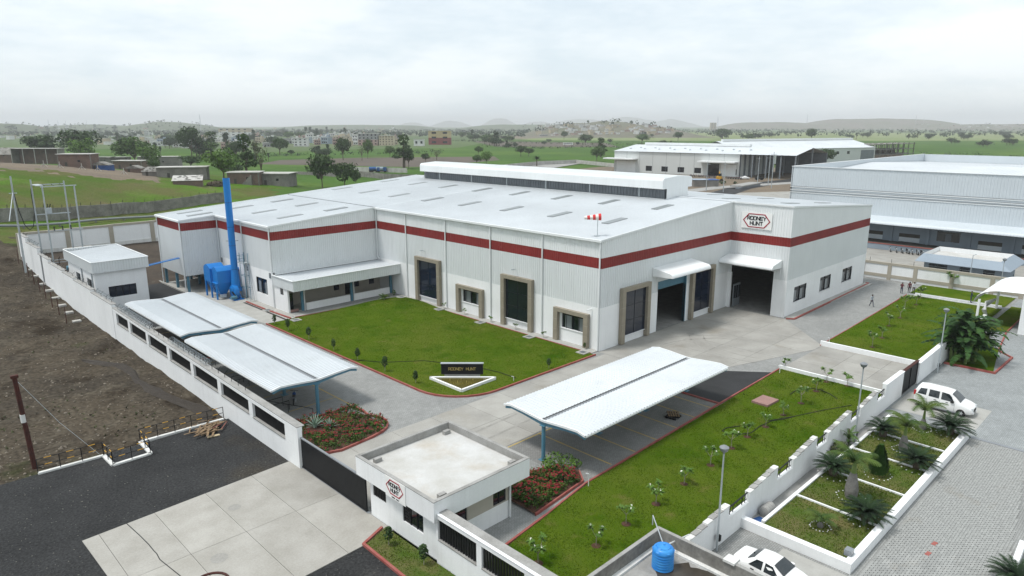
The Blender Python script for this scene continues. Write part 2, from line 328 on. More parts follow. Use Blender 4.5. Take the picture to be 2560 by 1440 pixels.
# ------------------------------------------------------------------ terrain outside the compound
_cols=[(0,[(60,0),(90,.9),(108,2.6),(122,3.8),(145,4.1),(165,7),(190,10),(215,12.3),(260,11),(400,3),(600,0)]),
       (180,[(70,0),(95,.4),(115,2.2),(140,2.5),(167,2.1),(185,5),(205,8),(225,10),(270,9),(400,2),(600,0)]),
       (390,[(100,0),(125,1),(145,1.5),(196,.3),(215,4),(235,6.5),(280,5.5),(400,1),(600,0)]),
       (640,[(150,0),(200,.3),(230,1.5),(260,3),(290,2.5),(400,0),(600,0)]),
       (850,[(100,0),(600,0)])]
def _lin(t,x):
    if x<=t[0][0]: return t[0][1]
    for (a,p),(b,q) in zip(t,t[1:]):
        if x<=b: return p+(q-p)*(x-a)/(b-a)
    return t[-1][1]
def _hash(x,y):
    return math.sin(x*.37+1.3)*math.cos(y*.29-.7)*.5+math.sin(x*.93+y*.71)*.3+math.sin(x*1.9-y*1.37+2.)*.2
def zg(x,y):
    d=depth_of(x,y)
    if d<5: return 0.
    u=max(0,min(850,u_of(x,y)))
    for (a,p),(b,q) in zip(_cols,_cols[1:]):
        if u<=b:
            k=(u-a)/(b-a); z=_lin(p,d)*(1-k)+_lin(q,d)*k; break
    f=min(1,max(0,(d-44)/12.)); return z+(_hash(x,y)*.16+(_hash(x*2.7+y*.6,y*2.3-x*.5)*.09+_hash(x*5.1,y*4.7+x)*.05 if y<140 else 0))*f
def Gz(u,v):
    "ground point under a pixel, terrain height included"
    z=0.
    for _ in range(40):
        x,y=G(u,v,z); z=.6*z+.4*zg(x,y)
    return x,y,zg(x,y)
xs=[-170+4*i for i in range(33)]+[-36+.95*i for i in range(60)]+[21.15]+[23+1.5*i for i in range(120)]
ys=[55.35+.9*i for i in range(88)]+[135.7+1.2*i for i in range(114)]+[276+6*i for i in range(25)]
mb=MB(); idx={}
def tmat(x,y):
    d=depth_of(x,y); u=u_of(x,y); w=_hash(x*.5,y*.5)*9
    if y<136 or d+w<128: return 0
    if d<300 and u<700+w*4:
        return 3 if (d+w*.9>211+u*.05 and u<430) else 1
    return 2
for j,y in enumerate(ys):
    for i,x in enumerate(xs):
        idx[i,j]=len(mb.v); z=zg(x,y)
        if y<58 and x<21.2: z=-.25
        mb.v.append((x,y,z))
for j in range(len(ys)-1):
    for i in range(len(xs)-1):
        xc,yc=(xs[i]+xs[i+1])/2,(ys[j]+ys[j+1])/2
        if xc>21.15 and yc<135.6: continue
        mb.f.append((idx[i,j],idx[i+1,j],idx[i+1,j+1],idx[i,j+1])); mb.m.append(tmat(xc,yc))
struct(mb,'terrain',['soil','hill_grass','crop','dirt'])
sheet('plain',rect(-13000,13000,-13000,13000),-.45,'plain')
def poly_px(pts): return [G(*p) for p in pts]
fz=[-.40]
def field(mat,*pts):
    fz[0]+=.02; sheet('field',poly_px(pts),fz[0],mat)
field('crop',(480,386),(900,372),(1300,366),(1720,366),(1720,420),(1100,440),(700,492),(520,470))
field('field_brown',(640,409),(800,412),(1040,416),(1250,399),(1236,390),(900,393),(700,399))
field('crop',(1060,385),(1720,372),(1720,352),(1250,349))
field('field_brown',(1180,352),(1720,360),(1720,367),(1240,366))
field('field_pale',(1230,342),(1700,338),(2560,338),(2560,353),(1700,352),(1330,350))
field('crop',(1500,352),(2600,351),(2600,405),(2280,398),(1550,368))
field('field_pale',(1600,331),(2600,333),(2600,338),(1600,338))
field('dirt',(1230,340),(1400,336),(1480,340),(1300,347))
field('crop',(60,372),(480,372),(560,392),(300,420),(60,412))
# ------------------------------------------------------------------ open ground around the compound
sheet('road',[(-60,-40),(21.15,-40),(21.15,55.35),(-60,55.35)],-.02,'tarmac_loose')
sheet('paved_court',rect(20.9,170,-60,17.3),-.012,'paver')
sheet('neighbour_yard',rect(118.4,330,17.3,150),-.03,'concrete_yard')
sheet('dirt_lot',[(190,150),(330,70),(420,150),(330,260),(200,240)],-.02,'dirt')
sheet('compound_ground',rect(21.3,118.3,17.3,113.6),0.,'paver')
# back corner of the compound climbs to the boundary wall
mb=MB(); xs2=[21.3+2.5*i for i in range(24)]; ys2=[113.6+1.4*i for i in range(17)]
for y in ys2:
    for x in xs2: mb.v.append((x,y,(y-113.6)/22*3.3*(1-max(0,(x-45)/40))+_hash(x,y)*.14*min(1,(y-113.6)/3)))
n=len(xs2)
for j in range(len(ys2)-1):
    for i in range(n-1): mb.f.append((j*n+i,j*n+i+1,(j+1)*n+i+1,(j+1)*n+i)); mb.m.append(0)
struct(mb,'rough_ground','soil_dark')
sheet('back_road',[(24,88.5),(33.4,88.5),(35.1,103),(35.1,113.6),(22,113.6),(22,88.5)],.006,'asphalt')
sheet('apron',[(36.4,80.4),(40.8,80.4),(40.8,103.5),(35.2,103.5),(33.4,94)],.008,'apron')
sheet('apron',rect(35.2,60,103.5,113.6),.010,'apron')
sheet('hall_floor',[(57.4,44.6),(84.9,44.6),(84.9,36.6),(112.8,36.6),(112.8,113.3),(57.4,113.3)],.012,'concrete_grey')
sheet('parking_bay',rect(33.8,53.1,27.45,35.0),.006,'paver_dark')
sheet('asphalt_patch',[(53.25,28.05),(64.4,28.2),(60.7,32.6),(53.2,32.9)],.010,'asphalt')
sheet('walkway',[(25.0,26.1),(29.0,26.6),(29.0,29.2),(27.7,35.0),(27.7,27.3),(21.5,27.3),(21.5,26.2)],.006,'paver')
# ------------------------------------------------------------------ concrete roads cast in slabs
def clip(poly,clipper):
    out=poly
    for i in range(len(clipper)):
        a,b=clipper[i],clipper[(i+1)%len(clipper)]; inp=out; out=[]
        ins=lambda p:(b[0]-a[0])*(p[1]-a[1])-(b[1]-a[1])*(p[0]-a[0])>=-1e-9
        for k in range(len(inp)):
            p,q=inp[k],inp[(k+1)%len(inp)]; ip,iq=ins(p),ins(q)
            if ip!=iq:
                d1=(b[0]-a[0])*(p[1]-a[1])-(b[1]-a[1])*(p[0]-a[0]); d2=(b[0]-a[0])*(q[1]-a[1])-(b[1]-a[1])*(q[0]-a[0]); t=d1/(d1-d2)
                x=(p[0]+(q[0]-p[0])*t,p[1]+(q[1]-p[1])*t)
                if ip: out.append(x)
                else: out.append(x)
            if iq: out.append(q)
        if not out: return []
    return out
def slabs(name,regions,mat,z=.022,gap=.012):
    root=bpy.data.objects.new(name,None); C.objects.link(root); root['kind']='structure'; ORG[root.name]=(0,0,0)
    for reg,xs,ys in regions:
        for i in range(len(xs)-1):
            for j in range(len(ys)-1):
                c=clip(rect(xs[i]+gap,xs[i+1]-gap,ys[j]+gap,ys[j+1]-gap),reg)
                if len(c)<3: continue
                zz=z+rnd.uniform(-.002,.002)
                MB().prism(c,-.06,zz).build('slab',mat,root)
    return root
fr=lambda a,b,n:[a+(b-a)*i/n for i in range(n+1)]
slabs('entrance_road',[([(7.5,43.9),(7.6,39),(15.1,31.6),(21.3,31.9),(21.3,44.6)],[5,8.4,11.6,14.85,18.1,21.3],[31.4,38,44.8])],'concrete')
slabs('concrete_drive',[(rect(21.4,57,35.15,43.5),fr(21.4,57,9),[35.15,39.3,43.5]),
  ([(57.05,33.8),(60.85,32.6),(64.6,28.2),(76.6,28.3),(84.3,36),(84.55,44.4),(57.05,44.4)],fr(57,85,7),fr(28.2,44.4,4)),
  (rect(66,76.5,17.35,28.2),fr(66,76.5,3),fr(17.35,28.2,3))],'concrete_yard')
mbc=MB()   # crack across the entrance slabs
crk=[(317,1310),(350,1340),(372,1362),(385,1378),(392,1385),(400,1400),(425,1420),(450,1440),(480,1468)]
pts=[G(*p) for p in crk]
for k in range(len(pts)-1): mbc.bar((*pts[k],.026),(*pts[k+1],.026),.05,.006)
struct(mbc,'road_crack','asphalt')
# ------------------------------------------------------------------ lawns
def area(name,poly,step,zf,mat,kind='structure'):
    mb=MB(); X=[p[0] for p in poly]; Y=[p[1] for p in poly]; nx=max(1,int((max(X)-min(X))/step)); ny=max(1,int((max(Y)-min(Y))/step)); cache={}
    gx=fr(min(X),max(X),nx); gy=fr(min(Y),max(Y),ny)
    for i in range(nx):
        for j in range(ny):
            c=clip(rect(gx[i],gx[i+1],gy[j],gy[j+1]),poly)
            if len(c)<3: continue
            f=[]
            for p in c:
                k=(round(p[0],3),round(p[1],3))
                if k not in cache: cache[k]=len(mb.v); mb.v.append((p[0],p[1],zf(*p)))
                if not f or f[-1]!=cache[k]: f.append(cache[k])
            if len(f)>2 and f[0]==f[-1]: f.pop()
            if len(set(f))>2: mb.f.append(tuple(f)); mb.m.append(0)
    o=mb.build(name,mat,None,smooth=True,kind=kind); return o
lawn_poly=[(36.2,80.0)]+arc(41.25,48.95,5.05,180,270,8)+[(55.8,44.0),(55.8,79.0),(52,79.9)]
def zlawn(x,y): return .09+.75*math.exp(-((x-52.5)**2+(y-75)**2)/22.)+.03*_hash(x,y)
area('lawn',lawn_poly,1.2,zlawn,'lawn')
kerb(lawn_poly[:10]+[(55.9,43.95)],.14,.17,'kerb_red',name='kerb')
kerb([(55.9,44.6),(55.9,79.3),(40.2,80.3)],.1,.14,'kerb_red',name='kerb')
lawnr=[(21.6,17.6),(65.75,17.6),(65.75,28.05),(33.8,27.1),(28.9,26.35),(25.1,25.8),(21.6,25.2)]
zl2=lambda x,y:.08+.03*_hash(x*1.3,y*1.1)
area('lawn',lawnr,1.6,zl2,'lawn')
kerb([(24.8,25.85),(28.95,26.4)],.14,.16,'kerb_red',name='kerb')
kerb([(28.95,26.4),(33.8,27.2),(53.2,27.85),(65.6,28.15)],.12,.14,'kerb_red',name='kerb')
kerb([(53.2,27.9),(53.15,33.0)],.14,.14,'kerb_red',name='kerb')
kerb([(65.85,28.25),(65.85,17.7)],.22,.42,'white',name='kerb')
area('lawn',[(76.8,17.7),(109.4,17.7),(109.4,29.15),(77.3,28.35)],1.8,zl2,'lawn')
area('lawn',[(111.0,17.7),(118.0,17.7),(118.0,29.6),(111.0,29.3)],1.8,zl2,'lawn')
kerb([(84.2,28.55),(109.5,29.3)],.1,.12,'kerb_red',name='kerb'); kerb([(76.4,28.4),(84.2,28.55)],.1,.12,'kerb_red',name='kerb')
kerb([(76.6,28.45),(76.6,17.7)],.24,.55,'white',name='kerb')
sheet('garden_path',rect(109.5,110.9,17.7,29.3),.012,'paver_cool')
kerb([(109.55,18),(109.55,28.4)],.12,.2,'white',name='kerb'); kerb([(110.9,18),(110.9,28.6)],.12,.2,'white',name='kerb')
kerb([(84.3,35.9),(84.9,35.1),(113.2,35.8),(113.3,36.3)],.2,.17,'kerb_red',name='kerb')
MB().box(84.9,113.2,35.3,36.38,0,.1).build('plinth','apron',None,kind='structure')
MB().box(55.95,57.2,44.6,80.0,0,.1).build('plinth','apron',None,kind='structure')
MB().box(40.2,57.2,80.3,81.0,0,.1).build('plinth','apron',None,kind='structure')
# flower bed grounds
bed1=[(22.2,44.2),(24.6,43.3),(27.5,43.6)]+arc(28.0,46.0,2.2,-70,40,6)+[(29.9,48.6),(29.7,50.0),(22.2,50.4)]
area('flower_bed',bed1,.8,lambda x,y:.14+.06*_hash(x*3,y*3),'mulch'); kerb(bed1+[bed1[0]],.14,.2,'kerb_red',name='kerb')
bed2=[(28.6,26.9),(34.0,27.5),(34.9,28.6),(34.4,30.4),(31.5,31.2),(28.6,31.0)]
area('flower_bed',bed2,.8,lambda x,y:.14+.06*_hash(x*3,y*3),'mulch')
kerb([(28.6,26.9),(34.0,27.5),(34.9,28.6)],.1,.2,'kerb_red',name='kerb')
# grass strip before the gatehouse wall
strip=[(18.9,20),(21.1,20),(21.1,32.4),(19.2,31.7)]
area('lawn',strip,.8,lambda x,y:.07+.02*_hash(x*3,y*3),'lawn_dry'); kerb([(18.8,20),(19.15,31.8),(20.9,32.5)],.16,.16,'kerb_red',name='kerb')
# painted bay lines
def line(p,q,w=.13,z=.028,mat='yellow_line'):
    p,q=Vector((*p,z)),Vector((*q,z)); d=(q-p).normalized(); a=Vector((-d.y,d.x,0))*w/2
    MB().add([p+a,p-a,q-a,q+a],[(0,1,2,3)]).build('bay_line',mat,None,kind='structure')
for x in (37.5,40.4,43.3,46.3,49.2,52.0): line((x,34.9),(x-.05,27.7),z=.014)
line((33.9,34.95),(52.9,34.95),z=.016); line((29.95,50.4),(29.95,69),z=.01); line((30,72),(30,87),z=.01)
for y in (53,57.5,61,66,70.5,75,80,85): line((25.2,y),(29.9,y+.1),.1,z=.013)
# ------------------------------------------------------------------ interlocking blocks of the right-hand court
def zig(w=.225,h=.112,t=.05):
    k=.022
    up=[(-w/2,h/2),(-w/4,h/2+k),(0,h/2),(w/4,h/2-k),(w/2,h/2)]; lo=[(x,-(h)+y) for x,y in up]
    return [(x*.95,y*.93) for x,y in reversed(up)][::1],[(x*.95,y) for x,y in lo]
def paver_poly(w,h):
    k=.020; top=[(w/2,h/2),(w/4,h/2-k),(-w/4,h/2+k),(-w/2,h/2)]; bot=[(-w/2,-h/2),(-w/4,-h/2+k),(w/4,-h/2-k),(w/2,-h/2)]
    return top+bot
court=bpy.data.objects.new('block_paving',None); C.objects.link(court); court['kind']='structure'; ORG[court.name]=(0,0,0)
PW,PH=.30,.155; pp=[(x*.955,y*.93) for x,y in paver_poly(PW,PH)]
M('paver_block',(.37,.375,.36),.9,col2=(.29,.295,.285),scale=1.2,fine=.15,fscale=20,obj_rand=.16,patches=[((.27,.25,.21),.5,.6,.8)])
M('paver_block_mass',(.355,.36,.345),.9,col2=(.28,.285,.275),scale=5.,fine=.25,fscale=7,patches=[((.27,.25,.21),.35,.58,.8)])
cells=[]
for i in range(int((61.2-34)/PW)):
    for j in range(int((10.5+6)/PH)):
        x=34+PW*(i+.5*(j%2)); y=-6+PH*j
        d=depth_of(x,y)
        if d<8: continue
        vv=313+CAM_H*FPX/d
        if vv>1680 or y>10.45 or x>61.1: continue
        cells.append((-vv if u_of(x,y)<2600 else 1e4+d,x,y))
cells.sort()
pm=bpy.data.meshes.new('paver'); q=MB().prism(list(pp),0,.04); pm.from_pydata(q.v,[],q.f); pm.materials.append(MATS['paver_block'])
vis=[c for c in cells if 2050<u_of(c[1],c[2])<2575 and -c[0]<1572]
for c in vis[:300]:
    o=bpy.data.objects.new('paver',pm); C.objects.link(o); o.parent=court; o.location=(c[1],c[2],-.008+rnd.uniform(-.002,.003)); o.rotation_euler=(0,0,rnd.uniform(-.01,.01))
mb=MB(); done=set((c[1],c[2]) for c in vis[:300])
for c in cells:
    if (c[1],c[2]) in done or u_of(c[1],c[2])>2650: continue
    zt=.031+rnd.uniform(-.003,.003); o=len(mb.v); n=len(pp)
    mb.v+=[(c[1]+x,c[2]+y,zt) for x,y in pp]+[(c[1]+x*1.04,c[2]+y*1.05,.0) for x,y in pp]
    mb.f.append(tuple(range(o,o+n))); mb.m.append(0)
    for k in range(n): mb.f.append((o+(k+1)%n,o+k,o+n+k,o+n+(k+1)%n)); mb.m.append(0)
ob=mb.build('paver_field','paver_block_mass',court); ob['kind']='stuff'
for px in ((2336,1360),(2320,1385)):
    x,y=G(*px); MB().prism([(x+a*1.6,y+b*1.6) for a,b in pp],.0,.04).build('coloured_paver','kerb_red',court)
sheet('court_far',[(61.6,17.2),(118,17.2),(160,-60),(61.6,-60)],-.006,'paver_cool')
MB().box(61.2,61.55,-30,10.8,-.1,.012).build('drain_strip','gutter_grey',None,kind='structure')
sheet('concrete_pad',rect(63.2,68.6,10.6,17.0),.004,'apron'); sheet('concrete_pad',rect(28.4,36.4,9,14.4),.004,'apron')

# wet trench across the wasteland
mb=MB(); tp=[(205,898),(250,905),(300,914),(328,930),(342,950),(380,976),(440,1000),(500,1020),(520,1042),(505,1062)]
P=[Vector((*G(*p),0)) for p in tp]; rr_=random.Random(6)
for i,p in enumerate(P):
    d=(P[min(i+1,len(P)-1)]-P[max(0,i-1)]).normalized(); a=Vector((-d.y,d.x,0)); w=rr_.uniform(.35,.9)*(1 if 0<i<len(P)-1 else .2)
    for s_ in (-1,-.4,.4,1): q=p+a*w*s_; mb.v.append((q.x,q.y,zg(q.x,q.y)+(.13 if abs(s_)<.5 else -.02)))
for i in range(len(P)-1):
    for k in range(3): mb.f.append((i*4+k,i*4+k+1,i*4+k+5,i*4+k+4)); mb.m.append(0)
struct(mb,'wet_trench','mud')
# short grass standing on the lawns
def blades(label,poly,zf,n,mat,seed,h=.045):
    r=random.Random(seed); X=[p[0] for p in poly]; Y=[p[1] for p in poly]; mb=MB(); V=mb.v; F=mb.f; x0,x1,y0,y1=min(X),max(X),min(Y),max(Y); k=0
    E_=[(poly[i],poly[(i+1)%len(poly)]) for i in range(len(poly))]; ru=r.random
    while k<n:
        x,y=x0+(x1-x0)*ru(),y0+(y1-y0)*ru()
        if any((b[0]-a[0])*(y-a[1])-(b[1]-a[1])*(x-a[0])<-.03 for a,b in E_): continue
        k+=1; z=zf(x,y); a=ru()*3.14; c,s_=math.cos(a)*.035,math.sin(a)*.035; hh=h*(.5+ru()); o=len(V)
        V.extend(((x-c,y-s_,z-.01),(x+c,y+s_,z-.01),(x+(ru()-.5)*.09,y+(ru()-.5)*.09,z+hh))); F.append((o,o+1,o+2)); mb.m.append(0)
    ob=mb.build('grass',mat,None); ob['kind']='stuff'; ob['label']=label
blades('short grass of the main lawn',lawn_poly,zlawn,60000,'grass_blade',1); blades('short grass of the right lawn',lawnr,zl2,60000,'grass_blade',2); blades('short grass of the far right lawn',[(76.8,17.7),(109.4,17.7),(109.4,29.15),(77.3,28.35)],zl2,22000,'grass_blade',3); blades('short grass of the strip before the guard house',strip,lambda x,y:.07,3500,'grass_blade',4); blades('short grass in the white planters',[(37.1,11.2),(60.4,11.1),(60.4,16.2),(37.1,16.2)],lambda x,y:.35,14000,'grass_blade',5,.05)

# tyre marks and stains on the drive
M('tyre_mark',(.27,.262,.24),.9,col2=(.34,.33,.305),scale=1.2,fine=.15,fscale=8)
def streak(pts,w,name='tyre_mark',mat='tyre_mark',z=.03):
    P=[Vector((*p,z)) for p in pts]; mb=MB()
    for i,p in enumerate(P):
        d=(P[min(i+1,len(P)-1)]-P[max(0,i-1)]).normalized(); a=Vector((-d.y,d.x,0))*w/2*(.3 if i in (0,len(P)-1) else 1); mb.v+=[tuple(p+a),tuple(p-a)]
    for i in range(len(P)-1): mb.f.append((2*i,2*i+1,2*i+3,2*i+2)); mb.m.append(0)
    mb.build(name,mat,None,kind='structure')
for k,o_ in enumerate((0,1.6)):
    streak(arc(63.5-o_*.3,31.5,9.5+o_,20,88,12),.22); streak(arc(74,33.5,7+o_,120,200,10),.2); streak([(24,37+o_),(34,37.1+o_),(46,37.6+o_),(56,38.2+o_)],.24)
for x,y,q in ((70,41,.5),(60,38.4,.35),(33,41.2,.45),(45,37.2,.3),(15.5,41.2,.4),(12.6,36.5,.5)): MB().lathe([(q,0),(q*.6,.0015),(.02,.002)],(x,y,.0285),9).build('oil_stain','tyre_mark',None,kind='structure')
# ------------------------------------------------------------------ main factory building
XF,YG,XS,YR,XB,YB=57.2,44.5,84.7,36.4,112.3,113.5       # front, gable, sign face, right wall, far wall, back wall
XW,YW,XK,YK=40.7,86.6,35.5,103.8                       # wing front and end wall, raised block front and end wall
ZW,ZB0,ZB1=4.85,9.15,10.3
XR=85.1; SL=.072; ZE=12.2
def zr(x): return ZE+SL*((x if x<=XR else 2*XR-x)-XF)
fac=thing('factory_building','large white shed factory with red band and long ridge ventilator','factory',(XF,YG,0))
# downpipe positions cut the long front into bays
bays_front=[YG,52.95,61.7,70.4,79.15,YW]
def bay(axis,pos,a,b,zlow,sgn=-1,top=None):
    f=top or (lambda q:ZE)
    corr_wall(MB(),axis,pos,a,b,zlow,ZB0,sgn=sgn).build('wall_panel','sheet_grey',fac)
    corr_wall(MB(),axis,pos+sgn*.004,a,b,ZB0,ZB1,sgn=sgn).build('band_panel','sheet_red',fac)
    corr_wall(MB(),axis,pos,a,b,ZB1,f,sgn=sgn).build('wall_panel','sheet_white',fac)
for a,b in zip(bays_front,bays_front[1:]): bay('y',XF,a,b,ZW,top=lambda q:ZE-.05)
gx=[XF,61.4,68.0,74.15,81.2,XS]
for a,b in zip(gx,gx[1:]): bay('x',YG,a,b,6.05 if a==68.0 else ZW,top=lambda q:zr(q)-.05)
for a,b in ((YR,38.2),(38.2,44.0),(44.0,YG)): bay('y',XS,a,b,5.8 if a==38.2 else ZW,top=lambda q:zr(XS)-.05)
for a,b in zip(fr(XS,XB,4),fr(XS,XB,4)[1:]): bay('x',YR,a,b,ZW,top=lambda q:zr(q)-.05)
wx=fr(XW,XF,3)
for a,b in zip(wx,wx[1:]): bay('x',YW,a,b,4.55,top=lambda q:zr(q)-.05)
wy=[YW,95.2,YK]
for a,b in zip(wy,wy[1:]): bay('y',XW,a,b,ZW,top=lambda q:zr(XW)-.05)
bay('x',YK,XK,XW,2.5,top=lambda q:zr(q)-.05); bay('y',XK,YK,YB,2.5,top=lambda q:zr(XK)-.05)
# far walls (closed hall)
mb=MB(); mb.add([(XB,YR,0),(XB,YB,0),(XB,YB,zr(XB)),(XB,YR,zr(XB))],[(0,1,2,3)])
mb.add([(XK,YB,2.5),(XW,YB,0),(XB,YB,0),(XB,YB,zr(XB)),(XR,YB,zr(XR)),(XK,YB,zr(XK))],[(0,1,2,3,4,5)])
mb.build('rear_wall','sheet_grey',fac)
MB().box(XK+.05,XW,YK+.05,YB-.05,2.45,2.55).build('block_floor','concrete_grey',fac)
# masonry base walls, with openings
door1=(68.0,74.15,0,6.05); door2=(38.2,44.0,0,5.8)
rw=[(87.1,90.9,1.62,3.62),(95.35,99.1,1.62,3.62),(103.3,107.0,1.65,3.65)]
wall_holes(MB(),'y',XF-.02,XF+.25,YG,YW,0,ZW,[(63.85,67.15,1.5,3.35),(46.75,49.95,1.6,3.45)]).build('base_wall','white',fac)
wall_holes(MB(),'x',YG-.02,YG+.25,XF+.25,XS,0,ZW,[(door1[0],XS+9,0,ZW)]).build('base_wall','white',fac)
wall_holes(MB(),'x',YG-.02,YG+.25,door1[1],XS,0,ZW).build('base_wall','white',fac)
for a,b in ((YR,door2[0]),(door2[1],YG-.02)): wall_holes(MB(),'y',XS-.02,XS+.25,a,b,0,ZW).build('base_wall','white',fac)
wall_holes(MB(),'x',YR-.02,YR+.3,XS+.25,XB,0,ZW,rw).build('base_wall','white',fac)
wall_holes(MB(),'y',XW-.02,XW+.25,YW,YK,0,ZW,[(88.6,91.9,1.4,3.6),(97.6,101.6,0,3.6)]).build('base_wall','white',fac)
# flashing strips and eave gutters
def gutter(p,q): MB().bar(p,q,.28,.24).build('gutter','sheet_white',fac)
gutter((XF-.2,YG-.1,ZE-.06),(XF-.2,YW,ZE-.06)); gutter((XW-.2,YW-.1,zr(XW)-.06),(XW-.2,YK,zr(XW)-.06)); gutter((XK-.2,YK-.1,zr(XK)-.06),(XK-.2,YB+.1,zr(XK)-.06))
def barge(x0,x1,y): MB().bar((x0,y,zr(x0)+.02),(x1,y,zr(x1)+.02),.12,.22).build('barge_flashing','sheet_white',fac)
barge(XF-.25,XS+.1,YG-.08); barge(XS-.1,XB+.1,YR-.08); barge(XW-.25,XF-.25,YW-.08); barge(XK-.25,XW-.25,YK-.08); barge(XK-.25,XR,YB+.06)
MB().bar((XS-.08,YR-.08,zr(XS)+.02),(XS-.08,YG-.08,zr(XS)+.02),.12,.2).build('barge_flashing','sheet_white',fac)
# downpipes
def pipe(x,y,z1,z0=.1): MB().tube([(x,y,z0),(x,y,z1)],.085,8).build('downpipe','sheet_white',fac,True)
for y in bays_front[1:-1]: pipe(XF-.14,y,ZE-.15)
pipe(XF-.14,YG+.15,ZE-.15); pipe(XF-.15,YW-.25,ZE-.15,5.0)
for x,y in ((XW-.14,YW+.12),(XW-.14,95.2),(XW-.12,YK-.2)): pipe(x,y,zr(XW)-.15)
pipe(XK-.14,YK+.15,zr(XK)-.15); pipe(XK-.14,YB-.2,zr(XK)-.15)
MB().tube([(XF-.15,YW-.25,5.0),(XF-.3,YW-.9,4.75)],.1,8).build('downpipe','sheet_white',fac,True)
# roof: one corrugated sheet strip per bay
def roofstrip(prof,b0,b1): corr_roof(MB(),'x',prof,b0,b1).build('roof_panel','roof_white',fac)
by=[YG-.15,52.95,61.7,70.4,79.15,YW,95.4,YK,YB+.1]
for a,b in zip(by,by[1:]):
    x0=XF-.3 if b<=YW+.1 else (XW-.3 if b<=YK+.1 else XK-.3)
    if x0<XF-1: roofstrip([(x0,zr(x0)),(XF-.02,zr(XF-.02))],a,b); roofstrip([(XF+.02,zr(XF)+.03),(XR,zr(XR)+.03)],a,b)
    else: roofstrip([(x0,zr(x0)),(XR,zr(XR))],a,b)
    roofstrip([(XR,zr(XR)),(XB+.3,zr(XB+.3))],a,b)
roofstrip([(XS-.1,zr(XS-.1)),(XR,zr(XR)),(XB+.3,zr(XB+.3))],YR-.15,YG-.15)
MB().box(XF-.02,XF+.02,YW,YB,zr(XF)-.01,zr(XF)+.10).build('roof_joint','gutter_grey',fac)
MB().prism([(XR-.35,44.2),(XR+.35,44.2),(XR+.35,YB),(XR-.35,YB)],zr(XR)+.02,zr(XR)+.075).build('ridge_cap','roof_white',fac)
# rooflights
def rooflight(x,y,l=3.8,w=1.0):
    MB().prism([(x-l/2,y-w/2),(x+l/2,y-w/2),(x+l/2,y+w/2),(x-l/2,y+w/2)],lambda a,b:zr(a)+.03,lambda a,b:zr(a)+.10).build('rooflight','skylight',fac)
for k in range(8):
    rooflight(66.4,49.9+8.72*k); rooflight(77.0,50.2+8.72*k)
for x,ys in ((46.2,(91.5,99.5,107.5)),(53.2,(91,99.6,107.8)),(39.5,(107,110.8))):
    for y in ys: rooflight(x,y,3.6)
for k in range(7): rooflight(93,40.5+8.7*k); rooflight(104,40.5+8.7*k)
# ridge ventilator
vy0,vy1=53.6,107.2; vx0,vx1=82.4,87.8; zv=zr(vx0)
vent=MB().box(vx0,vx1,vy0,vy1,zv-.3,zv+1.6); vent=vent.build('ridge_ventilator','vent_dark',fac)
prof=[(vx0-1.0,zv+1.45),(vx0-1.0,zv+2.5)]+[(vx0-1.0+.5*(1-math.cos(R(90*i/5))),zv+2.5+.42*math.sin(R(90*i/5))) for i in range(1,6)]+[(XR,zv+3.12)]
prof=prof+[(2*XR-x,z) for x,z in reversed(prof[:-1])]
nseg=14; yy=fr(vy0-.35,vy1+.35,nseg)
for a,b in zip(yy,yy[1:]): corr_roof(MB(),'x',prof,a,b,.33,.05).build('hood_panel','sheet_white',vent)
for y in (vy0-.36,vy1+.36):
    MB().add([(x,y,z) for x,z in prof]+[(vx1,y,zv+1.45),(vx1,y,zv-.2),(vx0,y,zv-.2),(vx0,y,zv+1.45)],[tuple(range(len(prof)+4))]).build('hood_end','sheet_white',vent)
mb=MB()
for k in range(int((vy1-vy0)/.55)): 
    y=vy0+.3+.55*k; mb.box(vx0-.09,vx0-.02,y,y+.08,zv-.05,zv+1.5)
o=mb.build('louvre_blades','gutter_grey',vent); o['kind']='stuff'
for k in range(6): MB().box(vx0-.14,vx0-.0,vy0+9*k+4,vy0+9*k+4.25,zv-.05,zv+1.5).build('ventilator_post','galv',vent)
MB().box(vx0-.4,vx0,vy0-.2,vy1+.2,zv+.0,zv+.08).build('base_flashing','sheet_white',vent)
